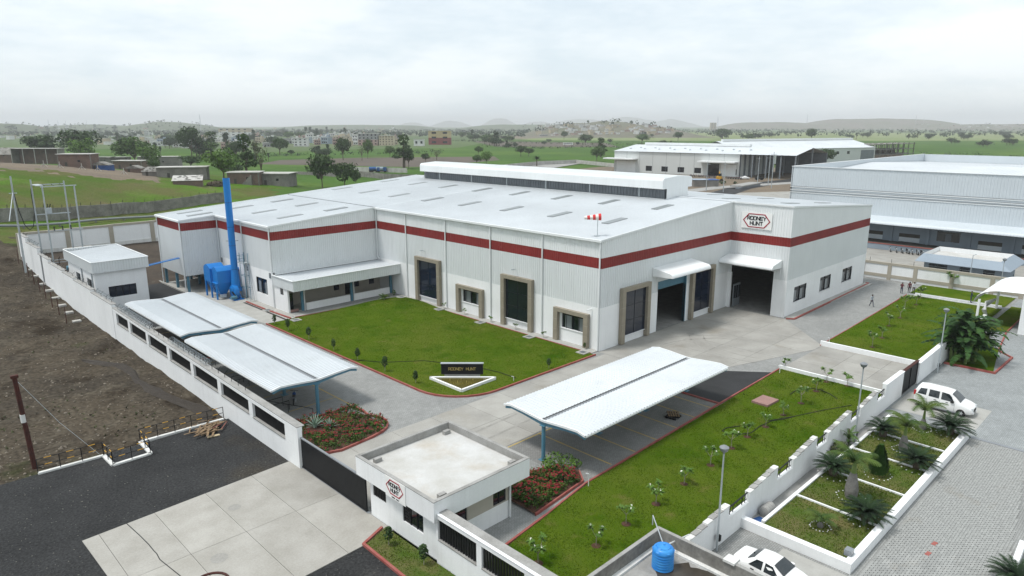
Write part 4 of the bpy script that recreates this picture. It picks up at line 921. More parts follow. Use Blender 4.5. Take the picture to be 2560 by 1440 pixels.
# ------------------------------------------------------------------ carports
def carport(name,label,cx,cy_,length,width,axis,loc,extra_cols=3,dz=0.):
    "gull-wing carport; local frame: length along x', wings along y'"
    o=thing(name,label,'carport',loc,0 if axis=='x' else R(90),'steel carports with white sheet roofs',local=True)
    L_=length/2; Wd=width/2
    pr=[(-Wd,3.25),(-Wd+.75,3.40),(-Wd*.5,3.33),(-.2,3.17)]; pr=[(a,b+dz) for a,b in pr]
    seg=8
    for a,b in zip(fr(-L_,L_,seg),fr(-L_,L_,seg)[1:]):
        corr_roof(MB(),'y',pr,a,b,.33,.05).build('roof_panel','roof_white',o); corr_roof(MB(),'y',[(-y,z) for y,z in reversed(pr)],a,b,.33,.05).build('roof_panel','roof_white',o)
    MB().box(-L_,L_,-.3,.3,3.03+dz,3.09+dz).build('valley_gutter','gutter_grey',o)
    for s in (-1,1):
        fl=MB()
        full=[(y,z) for y,z in pr]+[(-y,z) for y,z in reversed(pr)]
        for (ya,za),(yb,zb_) in zip(full,full[1:]): fl.add([(s*L_,ya,za-.1),(s*L_,yb,zb_-.1),(s*L_,yb,zb_+.06),(s*L_,ya,za+.06),(s*(L_+.1),ya,za-.1),(s*(L_+.1),yb,zb_-.1),(s*(L_+.1),yb,zb_+.06),(s*(L_+.1),ya,za+.06)],[(0,1,2,3),(4,5,6,7),(3,2,6,7),(0,1,5,4)])
        fl.build('end_flashing','sheet_white',o)
        MB().bar((-L_,s*Wd,3.17+dz),(L_,s*Wd,3.17+dz),.08,.12).build('edge_trim','sheet_white',o)
    n=extra_cols
    for k in range(n+1):
        x=-L_+.1+(2*L_-.2)*k/n
        c=MB().tube([(x,0,0),(x,0,2.74+dz)],.15,12).build('column','steel_teal',o,True); MB().box(x-.28,x+.28,-.28,.28,0,.03).build('base_plate','steel_teal',c)
        MB().box(x-.22,x+.22,-.22,.22,2.72+dz,2.76+dz).build('cap_plate','steel_teal',c)
        for s in (-1,1):
            pts=[(x,0,2.78+dz),(x,s*Wd*.5,3.02+dz),(x,s*(Wd-.75),3.1+dz),(x,s*(Wd-.1),2.92+dz)]
            rings=[[(x-.09,y,z-d),(x+.09,y,z-d),(x+.09,y,z+.18),(x-.09,y,z+.18)] for (_,y,z),d in zip(pts,(.05,.03,.02,.0))]
            MB().loft(rings).build('rafter','steel_teal',o)
    for y in (-Wd+.75,-Wd*.5,Wd*.5,Wd-.75): MB().box(-L_,L_,y-.04,y+.04,3.22+dz,3.28+dz).build('purlin','steel_teal',o)
    return o
carport('carport','near left white gull-wing carport between flower bed and boundary wall',0,0,18.6,8.0,'y',(26.9,60.0,0))
carport('carport','far left white gull-wing carport near the substation',0,0,17.6,8.0,'y',(26.9,79.1,0),3,.3)
carport('carport','white gull-wing carport right of the concrete drive beside the lawn',0,0,19.6,8.0,'x',(44.2,31.7,0))
# bicycle rails under the left carports
def rail(x0,x1,y,label):
    o=thing('parking_rail',label,'rail',(x0,y,0),0,'black parking rails under the left carports')
    MB().tube([(x0,y,.02),(x0,y,.85),(x1,y,.85),(x1,y,.02)],.03,6).build('hoop','black_metal',o); MB().tube([((x0+x1)/2,y,.02),((x0+x1)/2,y,.84)],.025,6).build('post','black_metal',o)
for i,y in enumerate((53.4,54.6,61.4,62.6,69.2,70.4)): rail(22.4,25.6,y,'black hoop rail by boundary wall under the left carports, %s from the gate'%('first','second','third','fourth','fifth','sixth')[i])
o=thing('parking_rail','long low black rail beside the parked motorcycle','rail',(24.6,52,0)); MB().tube([(24.2,55.2,.75),(26.3,50.6,.75)],.03,6).build('hoop','black_metal',o)
for t in (0,.5,1): MB().tube([(24.2+2.1*t,55.2-4.6*t,0),(24.2+2.1*t,55.2-4.6*t,.75)],.025,6).build('post','black_metal',o)
# ------------------------------------------------------------------ monument sign and pond
pd=thing('pond_basin','white triangular pond basin in the lawn before the black name stone','pond',(40.5,47.8,0))
A,B_,Cc=(38.75,50.55),(43.2,46.1),(38.75,45.9)
tri=[Cc,B_,A]
def edge(p,q,nm): 
    p,q=Vector((*p,0)),Vector((*q,0)); d=(q-p).normalized(); a=Vector((d.y,-d.x,0))*.10
    MB().loft([[p+a+Vector((0,0,z0)),p-a+Vector((0,0,z0)),p-a+Vector((0,0,z1)),p+a+Vector((0,0,z1))] if False else [p+a,p-a,p-a+Vector((0,0,.34)),p+a+Vector((0,0,.34))] if k==0 else [q+a,q-a,q-a+Vector((0,0,.34)),q+a+Vector((0,0,.34))] for k,z0,z1 in ((0,0,0),(1,0,0))]).build('basin_wall','white',pd)
edge(Cc,B_,'') ; edge(B_,A,''); edge(A,Cc,'')
MB().add([(*p,.26) for p in tri],[(0,1,2)]).build('pond_water','water',pd)
for x,y in ((39.6,48.6),(39.7,47.6),(40.4,47.9),(40.3,47.0),(41.2,47.1)): MB().tube([(x,y,.2),(x,y,.45)],.03,6).build('fountain_nozzle','gold',pd)
ms=thing('name_stone','black granite name stone with gold lettering standing in the lawn pond','sign',(41.3,48.8,.2))
c0=Vector((39.85,50.2,0)); c1=Vector((42.75,47.35,0)); dd=(c1-c0).normalized(); nn=Vector((-dd.y*-1,dd.x*-1,0)); nn=Vector((dd.y,-dd.x,0))
if nn.dot(Vector((-1,-1,0)))<0: nn=-nn
def slab_on(p0,p1,th,z0,z1,name,mat,off=0.): 
    a=nn*(off+th/2); b=nn*(off-th/2)
    MB().loft([[p0+a+Vector((0,0,z0)),p0+b+Vector((0,0,z0)),p0+b+Vector((0,0,z1)),p0+a+Vector((0,0,z1))],[p1+a+Vector((0,0,z0)),p1+b+Vector((0,0,z0)),p1+b+Vector((0,0,z1)),p1+a+Vector((0,0,z1))]]).build(name,mat,ms)
slab_on(c0,c1,.3,.42,1.5,'slab','granite_black'); slab_on(c0-dd*.05,c1+dd*.05,.36,1.5,1.56,'capping','galv'); slab_on(c0+dd*.3,c1-dd*.3,.34,.1,.42,'footing','concrete_grey')
mid=(c0+c1)/2
Pm=lambda a,b,c: tuple(mid+dd*a+nn*(.151+c)+Vector((0,0,.87+b)))
letters('RODNEY HUNT',Pm,.19,.25,.055,.045,'gold',ms,.02)
# ------------------------------------------------------------------ substation room
ss=thing('substation_room','white substation room with deep metal fascia behind the stepped wall','building',(26,107,0))
sx0,sx1,sy0,sy1=23.0,29.3,100.5,113.6
wall_holes(MB(),'x',sy0,sy0+.25,sx0,sx1,0,5.4,[(24.5,27.85,1.8,3.28)]).build('front_wall','white',ss)
wall_holes(MB(),'y',sx0,sx0+.25,sy0+.25,sy1,0,5.4,[(102.0,104.2,2.6,4.2),(107.5,109.7,2.8,4.2)]).build('side_wall','white',ss)
MB().box(sx1-.25,sx1,sy0+.25,sy1,0,5.4).build('side_wall','white',ss); MB().box(sx0+.25,sx1-.25,sy1-.25,sy1,0,5.4).build('rear_wall','white',ss)
g=MB().box(24.5,27.85,sy0+.1,sy0+.13,1.8,3.28).build('window','glass_blue',ss)
for k in range(5): MB().box(24.5+.8375*k-.03,24.5+.8375*k+.03,sy0+.05,sy0+.1,1.8,3.28).build('mullion','black_metal',g)
for a,z in ((102.0,2.6),(107.5,2.8)): g=MB().box(sx0+.1,sx0+.13,a,a+2.2,z,z+1.5).build('window','glass_dark',ss); MB().box(sx0+.05,sx0+.1,a+1.05,a+1.15,z,z+1.5).build('mullion','black_metal',g)
f0,f1,h0,h1=22.75,29.55,100.0,114.2
corr_wall(MB(),'x',h0,f0,f1,5.35,6.75).build('fascia','sheet_grey',ss); corr_wall(MB(),'y',f0,h0,h1,5.35,6.75).build('fascia','sheet_grey',ss); corr_wall(MB(),'y',f1,h0,h1,5.35,6.75,sgn=1).build('fascia','sheet_grey',ss); corr_wall(MB(),'x',h1,f0,f1,5.35,6.75,sgn=1).build('fascia','sheet_grey',ss)
corr_roof(MB(),'x',[(f0+.1,6.35),(f1-.1,6.7)],h0+.1,h1-.1).build('roof_panel','roof_white',ss)
for p,q in (((f0,h0),(f1,h0)),((f0,h0),(f0,h1)),((f1,h0),(f1,h1)),((f0,h1),(f1,h1))): MB().bar((*p,6.78),(*q,6.78),.14,.08).build('fascia_cap','sheet_white',ss)
for y in (101.2,106.1): MB().tube([(sx0-.1,y,0),(sx0-.1,y,5.3)],.08,8).build('downpipe','galv',ss,True)
# cable bridge from the substation to the factory block
cb=thing('cable_bridge','thin blue cable tray between substation and raised block','cable tray',(32,107,4.5)); MB().bar((29.55,104.2,4.6),(XK-.05,105.6,5.0),.35,.1).build('tray','blue_paint',cb); MB().bar((29.55,104.45,4.7),(XK-.05,105.85,5.1),.03,.03).build('tray_edge','blue_paint',cb)
# ------------------------------------------------------------------ switchyard
gy=thing('switchyard_gantry','galvanised four-pole switchyard frame behind the stepped wall','pylon',(23.5,124.5,1.5))
gx0,gx1,ga,gb=22.3,26.6,123.0,126.2; z0=1.3
for x,y,zt in ((gx0,gb,16.0),(gx1,gb,15.6),(gx0+.75,ga,15.2),(gx1+.6,ga,15.1)): MB().tube([(x,y,z0),(x,y,zt)],.11,8).build('pole','galv',gy,True)
def xarm(z,y,a=gx0-.1,b=gx1+.1,w=.14): return MB().box(a,b,y-w/2,y+w/2,z,z+w).build('crossarm','galv',gy)
xarm(15.0,ga,gx0+.5,gx1+.9); xarm(15.1,gb); xarm(10.6,gb,gx0,gx1+.3); a3=xarm(8.3,ga,gx0+.6,gx1+1.0); xarm(3.9,ga,gx0+.6,gx1+1.0,.09); xarm(3.5,ga,gx0+.6,gx1+1.0,.09); MB().box(gx0,gx0+.9,ga,gb,15.2,15.3).build('crossarm','galv',gy)
for k in range(3):
    x=gx0+1.5+1.1*k
    MB().lathe([(.05,0),(.14,.1),(.05,.2),(.14,.3),(.05,.4),(.12,.5),(.03,.7)],(x,ga,8.4),8).build('insulator','black_metal',gy,True)
    MB().tube([(x,ga,3.3),(x,ga,4.2),(x+.2,ga,4.4)],.06,6).build('isolator','black_metal',gy)
    MB().tube([(x-.4,ga,15.2),(x,gb,15.2)],.05,6).build('insulator','black_metal',gy)
tb=MB().box(gx0+1.3,gx0+2.1,gb-.35,gb+.35,10.75,11.6).build('switch_box','galv',gy)
for k in (-.3,0,.3): MB().tube([(gx0+1.7+k*.7,gb,11.6),(gx0+1.7+k*1.3,gb,12.2)],.07,6).build('bushing','black_metal',tb)
cab=[]
for k in range(13):
    t=k/12; cab.append((gx0-1.15+1.2*t*1.0,gb,15.2-3.9*math.sin(math.pi*t)**.8-(.0 if t<.5 else 0)))
ph=thing('power_pole','tall thin grey pole standing outside the wall at far left','pole',(20.1,127,2.0))
pz=zg(20.0,127); MB().tube([(20.0,127,pz-.2),(20.0,127,16.6)],[.16,.11],8).build('pole','galv',ph,True); MB().tube([(20.0,127,14.2),(18.6,124.5,10.2)],.07,6).build('strut','galv',ph); MB().box(19.5,20.5,126.95,127.05,14.0,14.12).build('crossarm','galv',ph)
tag(MB().tube([(20.1,127,14.0),(20.35,127,11.5),(20.8,126.8,9.2),(21.3,126.6,8.4),(21.8,126.4,8.9),(22.2,126.3,11),(22.15,126.25,14),(22.3,126.2,15.2)],.06,6).build('power_cable','black_metal',None),'black cable looping from pole to the switchyard frame','cable')
tr=thing('transformer','grey-green oil transformer in the switchyard beside the substation','transformer',(24.2,117.2,.5))
MB().box(23.4,25.2,116.4,118.0,.4,2.6).build('tank','steel_teal',tr); MB().box(23.2,25.4,116.2,118.2,2.6,2.75).build('cover','galv',tr)
for k in range(6): MB().box(23.45+.3*k,23.6+.3*k,116.1,116.4,.6,2.4).build('radiator_fin','steel_teal',tr)
MB().lathe([(.35,-.8),(.35,.8)],(24.3,117.3,3.5),12,axis='x').build('conservator','steel_teal',tr,True)
for k in range(3): MB().lathe([(.06,0),(.16,.1),(.07,.25),(.16,.4),(.07,.55),(.15,.7),(.04,.95)],(23.7+.5*k,116.8,2.75),8).build('bushing','black_metal',tr,True)
kk=thing('kiosk','low cream kiosk with flat slab roof in the switchyard','kiosk',(27.5,128,2)); MB().box(26.2,29.6,126.8,129.4,1.9,4.4).build('wall','white_dirty',kk); MB().box(25.9,29.9,126.5,129.7,4.4,4.6).build('roof','roof_dust',kk)
# ------------------------------------------------------------------ dust collector and chimney
ch=thing('chimney_stack','tall bright blue steel chimney beside the dust collector','chimney',(39.4,95.2,0))
cxx,cyy=39.35,95.7
MB().tube([(cxx,cyy,1.6),(cxx,cyy,2.1),(cxx,cyy,4.2)],[.62,.62,.46],18).build('cone','blue_paint',ch,True)
zsec=[4.2,7.6,10.2,13.6,16.95]
for a,b in zip(zsec,zsec[1:]): MB().tube([(cxx,cyy,a+.0),(cxx,cyy,b)],.46,20).build('shell','blue_paint',ch,True)
for z in zsec[1:-1]+[4.2,1.6]: MB().lathe([(.46,0),(.49 if z>2 else .66,.0),(.49 if z>2 else .66,.06),(.46,.06)],(cxx,cyy,z),20).build('flange','tarp_blue',ch)
for a in (0,120,240): MB().tube([(cxx,cyy,8.2),(cxx+.9*math.cos(R(a)),cyy+.9*math.sin(R(a)),8.2)],.03,5).build('guy_lug','black_metal',ch)
MB().lathe([(.4,0),(.4,.02)],(cxx,cyy,16.93),18).build('throat','rubber',ch)
fn=thing('blower_fan','blue centrifugal blower at the foot of the chimney','fan',(39.0,95.4,0))
MB().lathe([(.95,-.32),(1.0,-.28),(1.0,.28),(.95,.32)],(39.0,95.5,1.05),22,axis='x').build('casing','blue_paint',fn,True)
MB().box(38.6,39.9,95.1,96.3,1.1,1.65).build('outlet','blue_paint',fn); MB().box(38.4,39.8,94.3,96.2,0,.12).build('base_frame','blue_paint',fn); MB().lathe([(.26,-.4),(.26,.4)],(38.4,94.5,.45),12,axis='x').build('motor','steel_teal',fn,True); MB().bar((38.62,94.4,.6),(38.62,95.5,1.1),.06,.3).build('belt_guard','black_metal',fn)
for a,b in ((94.35,.12),(96.1,.12)): MB().bar((39.4,a,.1),(39.4,(a+95.4)/2,1.0),.08,.08).build('leg','blue_paint',fn)
dc=thing('dust_collector','bulky blue dust collector hopper beside the factory wing','dust collector',(38.4,98.6,0))
def arched(x0,x1,y0,y1,zb,zt,name,par,inset=0.):
    n=8; ring=lambda x,k:[(x,y0+(y1-y0)*i/n,zt+k*math.sin(math.pi*i/n)) for i in range(n+1)]+[(x,y1,zb),(x,y0,zb)]
    MB().loft([ring(x0,.55),ring(x1,.55)]).build(name,'blue_paint',par)
arched(36.9,39.0,98.4,100.6,2.3,4.2,'rear_housing',dc); arched(37.2,39.6,96.6,98.6,2.3,4.0,'front_housing',dc)
for y0_,y1_ in ((98.4,100.6),(96.6,98.55)):
    MB().loft([[(37.0,y0_,2.3),(39.4,y0_,2.3),(39.4,y1_,2.3),(37.0,y1_,2.3)],[(37.7,y0_+.6,.5),(38.5,y0_+.6,.5),(38.5,y1_-.5,.5),(37.7,y1_-.5,.5)]]).build('hopper','blue_paint',dc)
    MB().box(36.95,39.45,y0_-.03,y1_+.03,2.26,2.34).build('rib','blue_paint',dc)
for x,y in ((37.0,96.7),(39.3,96.7),(37.0,100.4),(39.3,100.4),(37.0,98.5)): MB().box(x-.1,x+.1,y-.1,y+.1,0,2.3).build('leg','blue_paint',dc)
MB().box(37.3,38.1,96.2,96.7,.3,.7).build('drive_unit','galv',dc)
MB().tube([(39.5,97.6,3.6),(40.4,97.6,3.8),(40.9,97.6,3.8)],.3,10).build('duct','blue_paint',dc,True)
lt=thing('access_tower','grey steel access ladder and platform against the wing wall','ladder',(40.1,94,0))
for x,y in ((39.9,95.0),(40.5,95.0),(39.9,93.7),(40.5,93.7)): MB().tube([(x,y,0),(x,y,6.6)],.045,6).build('post','steel_teal',lt)
MB().box(39.6,40.6,93.6,95.2,5.2,5.28).build('platform','galv',lt)
for z in (5.7,6.2): MB().tube([(39.65,93.65,z),(39.65,95.15,z),(40.55,95.15,z)],.025,5).build('handrail','steel_teal',lt)
for z in (1.7,3.4): MB().tube([(39.9,95,z),(40.5,95,z),(40.5,93.7,z),(39.9,93.7,z),(39.9,95,z)],.03,5).build('brace','steel_teal',lt)
for x in (39.75,40.35): MB().tube([(x,92.1,0),(x,93.6,5.4)],.035,6).build('stringer','galv',lt)
for k in range(18): t=k/18; MB().tube([(39.75,92.1+1.5*t,.2+5.2*t),(40.35,92.1+1.5*t,.2+5.2*t)],.018,4).build('rung','galv',lt)
# ------------------------------------------------------------------ gates in the ground: drains, kerbs
for i,(x,y) in enumerate(((39.6,78.9),(55.4,78.4),(55.35,69.9),(55.4,61.8),(55.35,53.3),(55.4,45.3),(39.35,86.2))):
    zz=zlawn(x,y)+.02 if 36.3<x<55.8 and y<79.5 else .02
    o=thing('drain_cover','concrete framed drain grate '+('at the lawn corner by the left carports','by the verandah end column','on the lawn edge before the first tall window','on the lawn edge before the first low window','on the lawn edge before the second tall window','at the factory corner','between the red drain kerbs')[i],'drain',(x,y,zz),0,'drain grates')
    for a in ((-.55,.55,-.55,-.35),(-.55,.55,.35,.55),(-.55,-.35,-.35,.35),(.35,.55,-.35,.35)): MB().box(x+a[0],x+a[1],y+a[2],y+a[3],zz-.1,zz+.06).build('frame','apron',o)
    for k in range(6): MB().box(x-.34,x+.34,y-.33+.115*k,y-.27+.115*k,zz-.04,zz+.04).build('grate_bar','gutter_grey',o)
kerb([(39.3,92.6),(39.3,86.9)],.2,.15,'kerb_red',name='kerb'); kerb([(39.35,85.5),(39.6,80.3)],.2,.15,'kerb_red',name='kerb')
MB().box(38.8,39.12,80.2,92.6,-.2,.011).build('drain_channel','asphalt',None,kind='structure')
kerb([(33.0,92.5),(35.2,103.2),(35.2,120)],.25,.2,'apron',name='kerb'); kerb([(22.3,71.9),(27.5,72.2)],.2,.15,'kerb_red',name='kerb')
o=thing('hand_rail','short black handrail at the dust collector yard entrance','rail',(33.5,96.5,0)); MB().tube([(33.4,97.6,0),(33.4,97.6,1.0),(33.9,94.4,1.0),(33.9,94.4,0)],.03,6).build('hoop','black_metal',o)
for t in (.33,.66): MB().tube([(33.4+.5*t,97.6-3.2*t,0),(33.4+.5*t,97.6-3.2*t,1)],.025,6).build('post','black_metal',o)
# ------------------------------------------------------------------ low wall with striped railing along the tarmac
lk=[(7.5,55.3),(11.6,55.1),(11.65,52.95),(14.2,53.0),(14.3,55.65),(20.7,55.4)]
wl=thing('kerb_wall','low white kerb wall stepping round a pit beside the tarmac','wall',(14,55,0))
for p,q in zip(lk,lk[1:]):
    p,q=Vector((*p,0)),Vector((*q,0)); MB().bar(p+Vector((0,0,-.15)),q+Vector((0,0,-.15)),.28,.5).build('kerb_piece','white_dirty',wl)
MB().add([(11.7,53,-.7),(14.2,53.05,-.7),(14.2,55.3,-.7),(11.7,55.2,-.7)],[(0,1,2,3)]).build('pit','soil_dark',wl)
for i,(p,q) in enumerate(zip(lk,lk[1:])):
    p,q=Vector((*p,.1)),Vector((*q,.1)); ln=(q-p).length; n=max(1,round(ln/1.25))
    o=thing('striped_railing','black and yellow striped railing '+('left of the pit','on the left side of the pit','along the front of the pit','on the right side of the pit','from the pit to the boundary wall')[i],'railing',tuple(p),0,'black and yellow railings')
    for k in range(n+1): a=p+(q-p)*k/n; MB().tube([a,a+Vector((0,0,1.0))],.03,6).build('post','black_metal',o)
    for z in (1.0,.5):
        m=int(ln/.42)
        for k in range(m):
            a,b=p+(q-p)*k/m+Vector((0,0,z)),p+(q-p)*(k+1)/m+Vector((0,0,z)); MB().tube([a,b],.028,5).build('rail','yellow_paint' if k%3==1 else 'black_metal',o)
# ------------------------------------------------------------------ vegetation builders
def rv(r=rnd):
    while 1:
        v=Vector((r.uniform(-1,1),r.uniform(-1,1),r.uniform(-1,1)))
        if .05<v.length<1: return v.normalized()
def leafball(mb,blobs,n,size,r=rnd,flat=.35,mi=0):
    "n leaf clumps through the outer part of each ellipsoid blob (centre, radii)"
    tot=sum(b[1][0]*b[1][1]+b[1][2] for b in blobs)
    for c,ra in blobs:
        k=max(6,int(n*(ra[0]*ra[1]+ra[2])/tot))
        for _ in range(k):
            v=rv(r); q=r.uniform(.55,1.05)**.6
            p=Vector((c[0]+v.x*ra[0]*q,c[1]+v.y*ra[1]*q,c[2]+v.z*ra[2]*q))
            nrm=(v+rv(r)*.8+Vector((0,0,flat))).normalized(); a=nrm.orthogonal().normalized(); a=(Matrix.Rotation(r.uniform(0,6.28),3,nrm)@a); b=nrm.cross(a); s=size*r.uniform(.6,1.3)
            mb.add([p+a*s,p+b*s*.55,p-a*s*.9,p-b*s*.6],[(0,1,2,3)],mi)
    return mb
def tree_proto(name,h,cr,leaf,seed,n=1500,tall=False,size=.42,bare=False):
    r=random.Random(seed); o=thing(name,'x','tree',(0,0,-500),0,None,local=True)
    tb=MB(); th=h*(.32 if not tall else .45)
    tb.tube([(0,0,-.3),(r.uniform(-.1,.1),r.uniform(-.1,.1),th*.6),(r.uniform(-.2,.2),r.uniform(-.2,.2),th)],[h*.03,h*.022,h*.018],7)
    blobs=[]; nb=11 if not tall else 9
    for k in range(nb):
        a=6.283*k/nb+r.uniform(-.4,.4); rr=cr*r.uniform(.3,.75); z=h*(r.uniform(.5,.86) if not tall else r.uniform(.36,.93))
        if tall: rr*=(1.15-z/h)*1.3
        c=(rr*math.cos(a),rr*math.sin(a),z); q=cr*r.uniform(.38,.6)*(1 if not tall else .8)
        blobs.append((c,(q,q,q*r.uniform(.6,.9)))); tb.tube([(0,0,th*r.uniform(.7,1)),(c[0]*.5,c[1]*.5,(th+z)/2),c],[h*.014,h*.009,h*.004],5)
    blobs.append(((0,0,h*.84),(cr*.5,cr*.5,h*.15)))
    if not tall: blobs.append(((0,0,h*.6),(cr*.62,cr*.62,h*.2)))
    tb.build('trunk','bark',o); leafball(MB(),blobs,n if not bare else n//4,size,r).build('crown',leaf,o)
    return o
def arch(base,az,L_,up,droop,n=8):
    p=Vector(base); pts=[p.copy()]; e=up
    for k in range(n):
        p=p+Vector((math.cos(az)*math.cos(e),math.sin(az)*math.cos(e),math.sin(e)))*L_/n; e-=droop/n; pts.append(p.copy())
    return pts
def frond(mb,base,az,L_,up,droop,lw,nl=12,hang=.3,taper=True,mi=0):
    pts=arch(base,az,L_,up,droop,8); side=Vector((-math.sin(az),math.cos(az),0))
    mb.tube(pts,[.02*L_*(1-.8*k/8)*.6 for k in range(9)],3,mi)
    for k in range(1,nl+1):
        t=k/(nl+.3)*8; i=min(7,int(t)); p=pts[i].lerp(pts[i+1],t-i); d=(pts[i+1]-pts[i]).normalized(); f=math.sin(math.pi*min(1,.18+.82*k/nl))**.6 if taper else 1
        for s in (-1,1):
            tip=p+side*s*lw*f+d*lw*.45*f-Vector((0,0,hang*lw*f)); w=d*L_/nl*.5
            mb.add([p-w,p+w,tip],[(0,1,2) if s>0 else (1,0,2)],mi)
    return mb
def blade(mb,base,az,L_,up,droop,w,mi=0,tear=.25,r=rnd):
    pts=arch(base,az,L_,up,droop,9); side=Vector((-math.sin(az),math.cos(az),0)); 
    for k in range(9):
        a,b=pts[k],pts[k+1]; t0,t1=k/9,(k+1)/9; w0=w*math.sin(math.pi*(.1+.88*t0))**.55; w1=w*math.sin(math.pi*min(.99,.1+.88*t1))**.55
        d=Vector((0,0,.22*w))
        for s in (-1,1):
            g=r.uniform(0,tear)*(b-a); mb.add([a,b-g*.3,b-g+side*s*w1-d,a+side*s*w0-d],[(0,1,2,3) if s>0 else (3,2,1,0)],mi)
    return mb
# ------------------------------------------------------------------ planters by the right court
PZ=.34
area('planter_soil',[(37.1,11.2),(60.4,11.1),(60.4,16.2),(37.1,16.2)],1.4,lambda x,y:PZ+.03*_hash(x*2,y*2),'lawn_dry')
def wkerb(p,q,w,h,label=None): 
    return kerb([p,q],w,h,'white',name='kerb')
wkerb((36.85,17.2),(36.85,10.75),.42,.62); wkerb((37.05,10.95),(60.9,10.8),.42,.62); wkerb((37.6,16.25),(60.3,16.2),.22,.46); wkerb((60.5,16.2),(60.6,11.0),.16,.46)
for x in (42.2,47.2,51.9,56.2): wkerb((x,16.15),(x-.1,11.15),.13,.44)
tag(MB().box(37.3,37.75,11.0,11.4,.6,.95).build('meter_box','pane_grey',None),'small grey box on the corner of the white planter kerb','box')
def stone_ring(x,y,r,n,label):
    o=thing('stone_ring',label,'stones',(x,y,PZ),0,'rings of white stones round the planter plants')
    for k in range(n):
        a=6.283*k/n; s=rnd.uniform(.035,.06); MB().lathe([(s*.6,0),(s,s*.5),(s*.55,s)],(x+r*math.cos(a)*rnd.uniform(.9,1.1),y+r*math.sin(a)*rnd.uniform(.9,1.1),PZ+.02),6).build('stone','white_dirty',o)
def bottle_palm(name,label,x,y,h,crown,n,seed,stones=True,leaf='leaf_palm'):
    r=random.Random(seed); o=thing(name,label,'palm',(x,y,PZ),r.uniform(0,6),'palms in the white planter',local=True)
    rb=.17*h+.12
    MB().lathe([(rb*.8,-.1),(rb*.95,.15*h),(rb,.35*h),(rb*.85,.6*h),(rb*.62,.85*h),(rb*.45,h)],n=14).build('trunk','palm_bottle',o,True)
    if h>.5: MB().lathe([(rb*.42,h-.05),(rb*.36,h+.3),(rb*.22,h+.75)],n=10).build('crown_shaft','palm_shaft',o,True)
    zb=h+(.7 if h>.5 else .05)
    for k in range(n):
        m=MB(); frond(m,(0,0,zb),6.283*k/n+r.uniform(-.25,.25),crown*r.uniform(.85,1.1),R(r.uniform(48,80)),R(r.uniform(85,130)),crown*.27,22,.45); m.build('frond',leaf,o)
    if stones: stone_ring(x,y,rb+.4,18,'white stone ring round the '+' '.join(label.split()[:9]))
    return o
bottle_palm('bottle_palm','tall bottle palm with swollen grey trunk in the second planter bed',44.5,13.6,1.75,2.1,9,1)
bottle_palm('bottle_palm','bottle palm with short fat trunk in the fourth planter bed',54.3,13.4,1.2,2.1,9,2)
bottle_palm('bottle_palm','bottle palm with wide arching fronds nearest the minivan',59.4,13.5,.9,1.9,8,3)
bottle_palm('young_palm','small young palm with yellowish fronds in the nearest planter bed',39.6,13.6,.35,1.3,9,4)
def cycad(label,x,y,R_,seed,z=None,th=.55):
    r=random.Random(seed); o=thing('cycad',label,'cycad',(x,y,PZ if z is None else z),r.uniform(0,6),'dark green cycads',local=True)
    MB().lathe([(.24,-.1),(.28,.2),(.24,th)],n=10).build('trunk','bark',o)
    for ring,(nn_,e0,dr) in enumerate(((15,25,50),(14,48,75),(10,70,85))):
        m=MB()
        for k in range(nn_): frond(m,(0,0,th-.05),6.283*k/nn_+ring*.2+r.uniform(-.1,.1),R_*r.uniform(.88,1.08),R(e0+r.uniform(-6,6)),R(dr),R_*.16,24,.12)
        m.build('frond_whorl','leaf_cycad',o)
    return o
for i,(lb,x,y,rr) in enumerate((('dark cycad overhanging the kerb at the second planter bed',42.2,11.9,1.75),('dark cycad overhanging the kerb at the fourth planter bed',51.9,11.8,1.7),('large dark cycad at the kerb end beside the minivan',60.0,11.7,1.9),('dark cycad near the wall in the fifth planter bed',55.8,15.3,1.5),('dark cycad near the wall in the third planter bed',46.7,15.6,1.6))): cycad(lb,x,y,rr,20+i); stone_ring(x,y,.95,14,'white stone ring round the '+' '.join(lb.split()[:11]))
cx_,cy2=G(2535,1470); cycad('dark cycad cut off by the bottom right picture corner',cx_,cy2,1.6,31,z=.02); kerb([(cx_+.8,cy2+.3),(cx_+4.5,cy2+.45)],.3,.55,'white',name='kerb')
cf=thing('conifer_shrub','dense pointed green conifer shrub in the third planter bed','shrub',(48.9,13.4,PZ),0,None,local=True)
r=random.Random(5); m=MB()
for k in range(2800):
    t=r.random()**.8; z=.15+1.95*t; rad=.72*min(1,(t+.25)/.5)**.5*(1-t)**.72*r.uniform(.72,1.06); a=r.uniform(0,6.283); p=Vector((rad*math.cos(a),rad*math.sin(a),z)); ax=Vector((math.cos(a)*.5,math.sin(a)*.5,1)).normalized(); sd=ax.cross(Vector((math.cos(a),math.sin(a),0))).normalized(); s=r.uniform(.10,.2)
    m.add([p-sd*s*.45,p+sd*s*.45,p+ax*s*1.6],[(0,1,2)])
m.build('foliage','leaf_conifer',cf); MB().tube([(0,0,-.1),(0,0,1.2)],.05,6).build('stem','bark',cf); stone_ring(48.9,13.4,.85,16,'white stone ring round the pointed conifer shrub')
sh=thing('feathery_shrub','feathery green shrub leaning on the boundary wall behind the planters','shrub',(52.6,16.7,.1),0,None,local=True); m=MB()
for k in range(16): frond(m,(0,0,r.uniform(.2,1.1)),r.uniform(0,6.28),r.uniform(.8,1.5),R(r.uniform(30,75)),R(r.uniform(50,100)),.22,14,.2)
m.build('foliage','leaf_mid',sh); MB().tube([(0,0,-.1),(0,.05,1.4)],.04,5).build('stem','bark',sh)
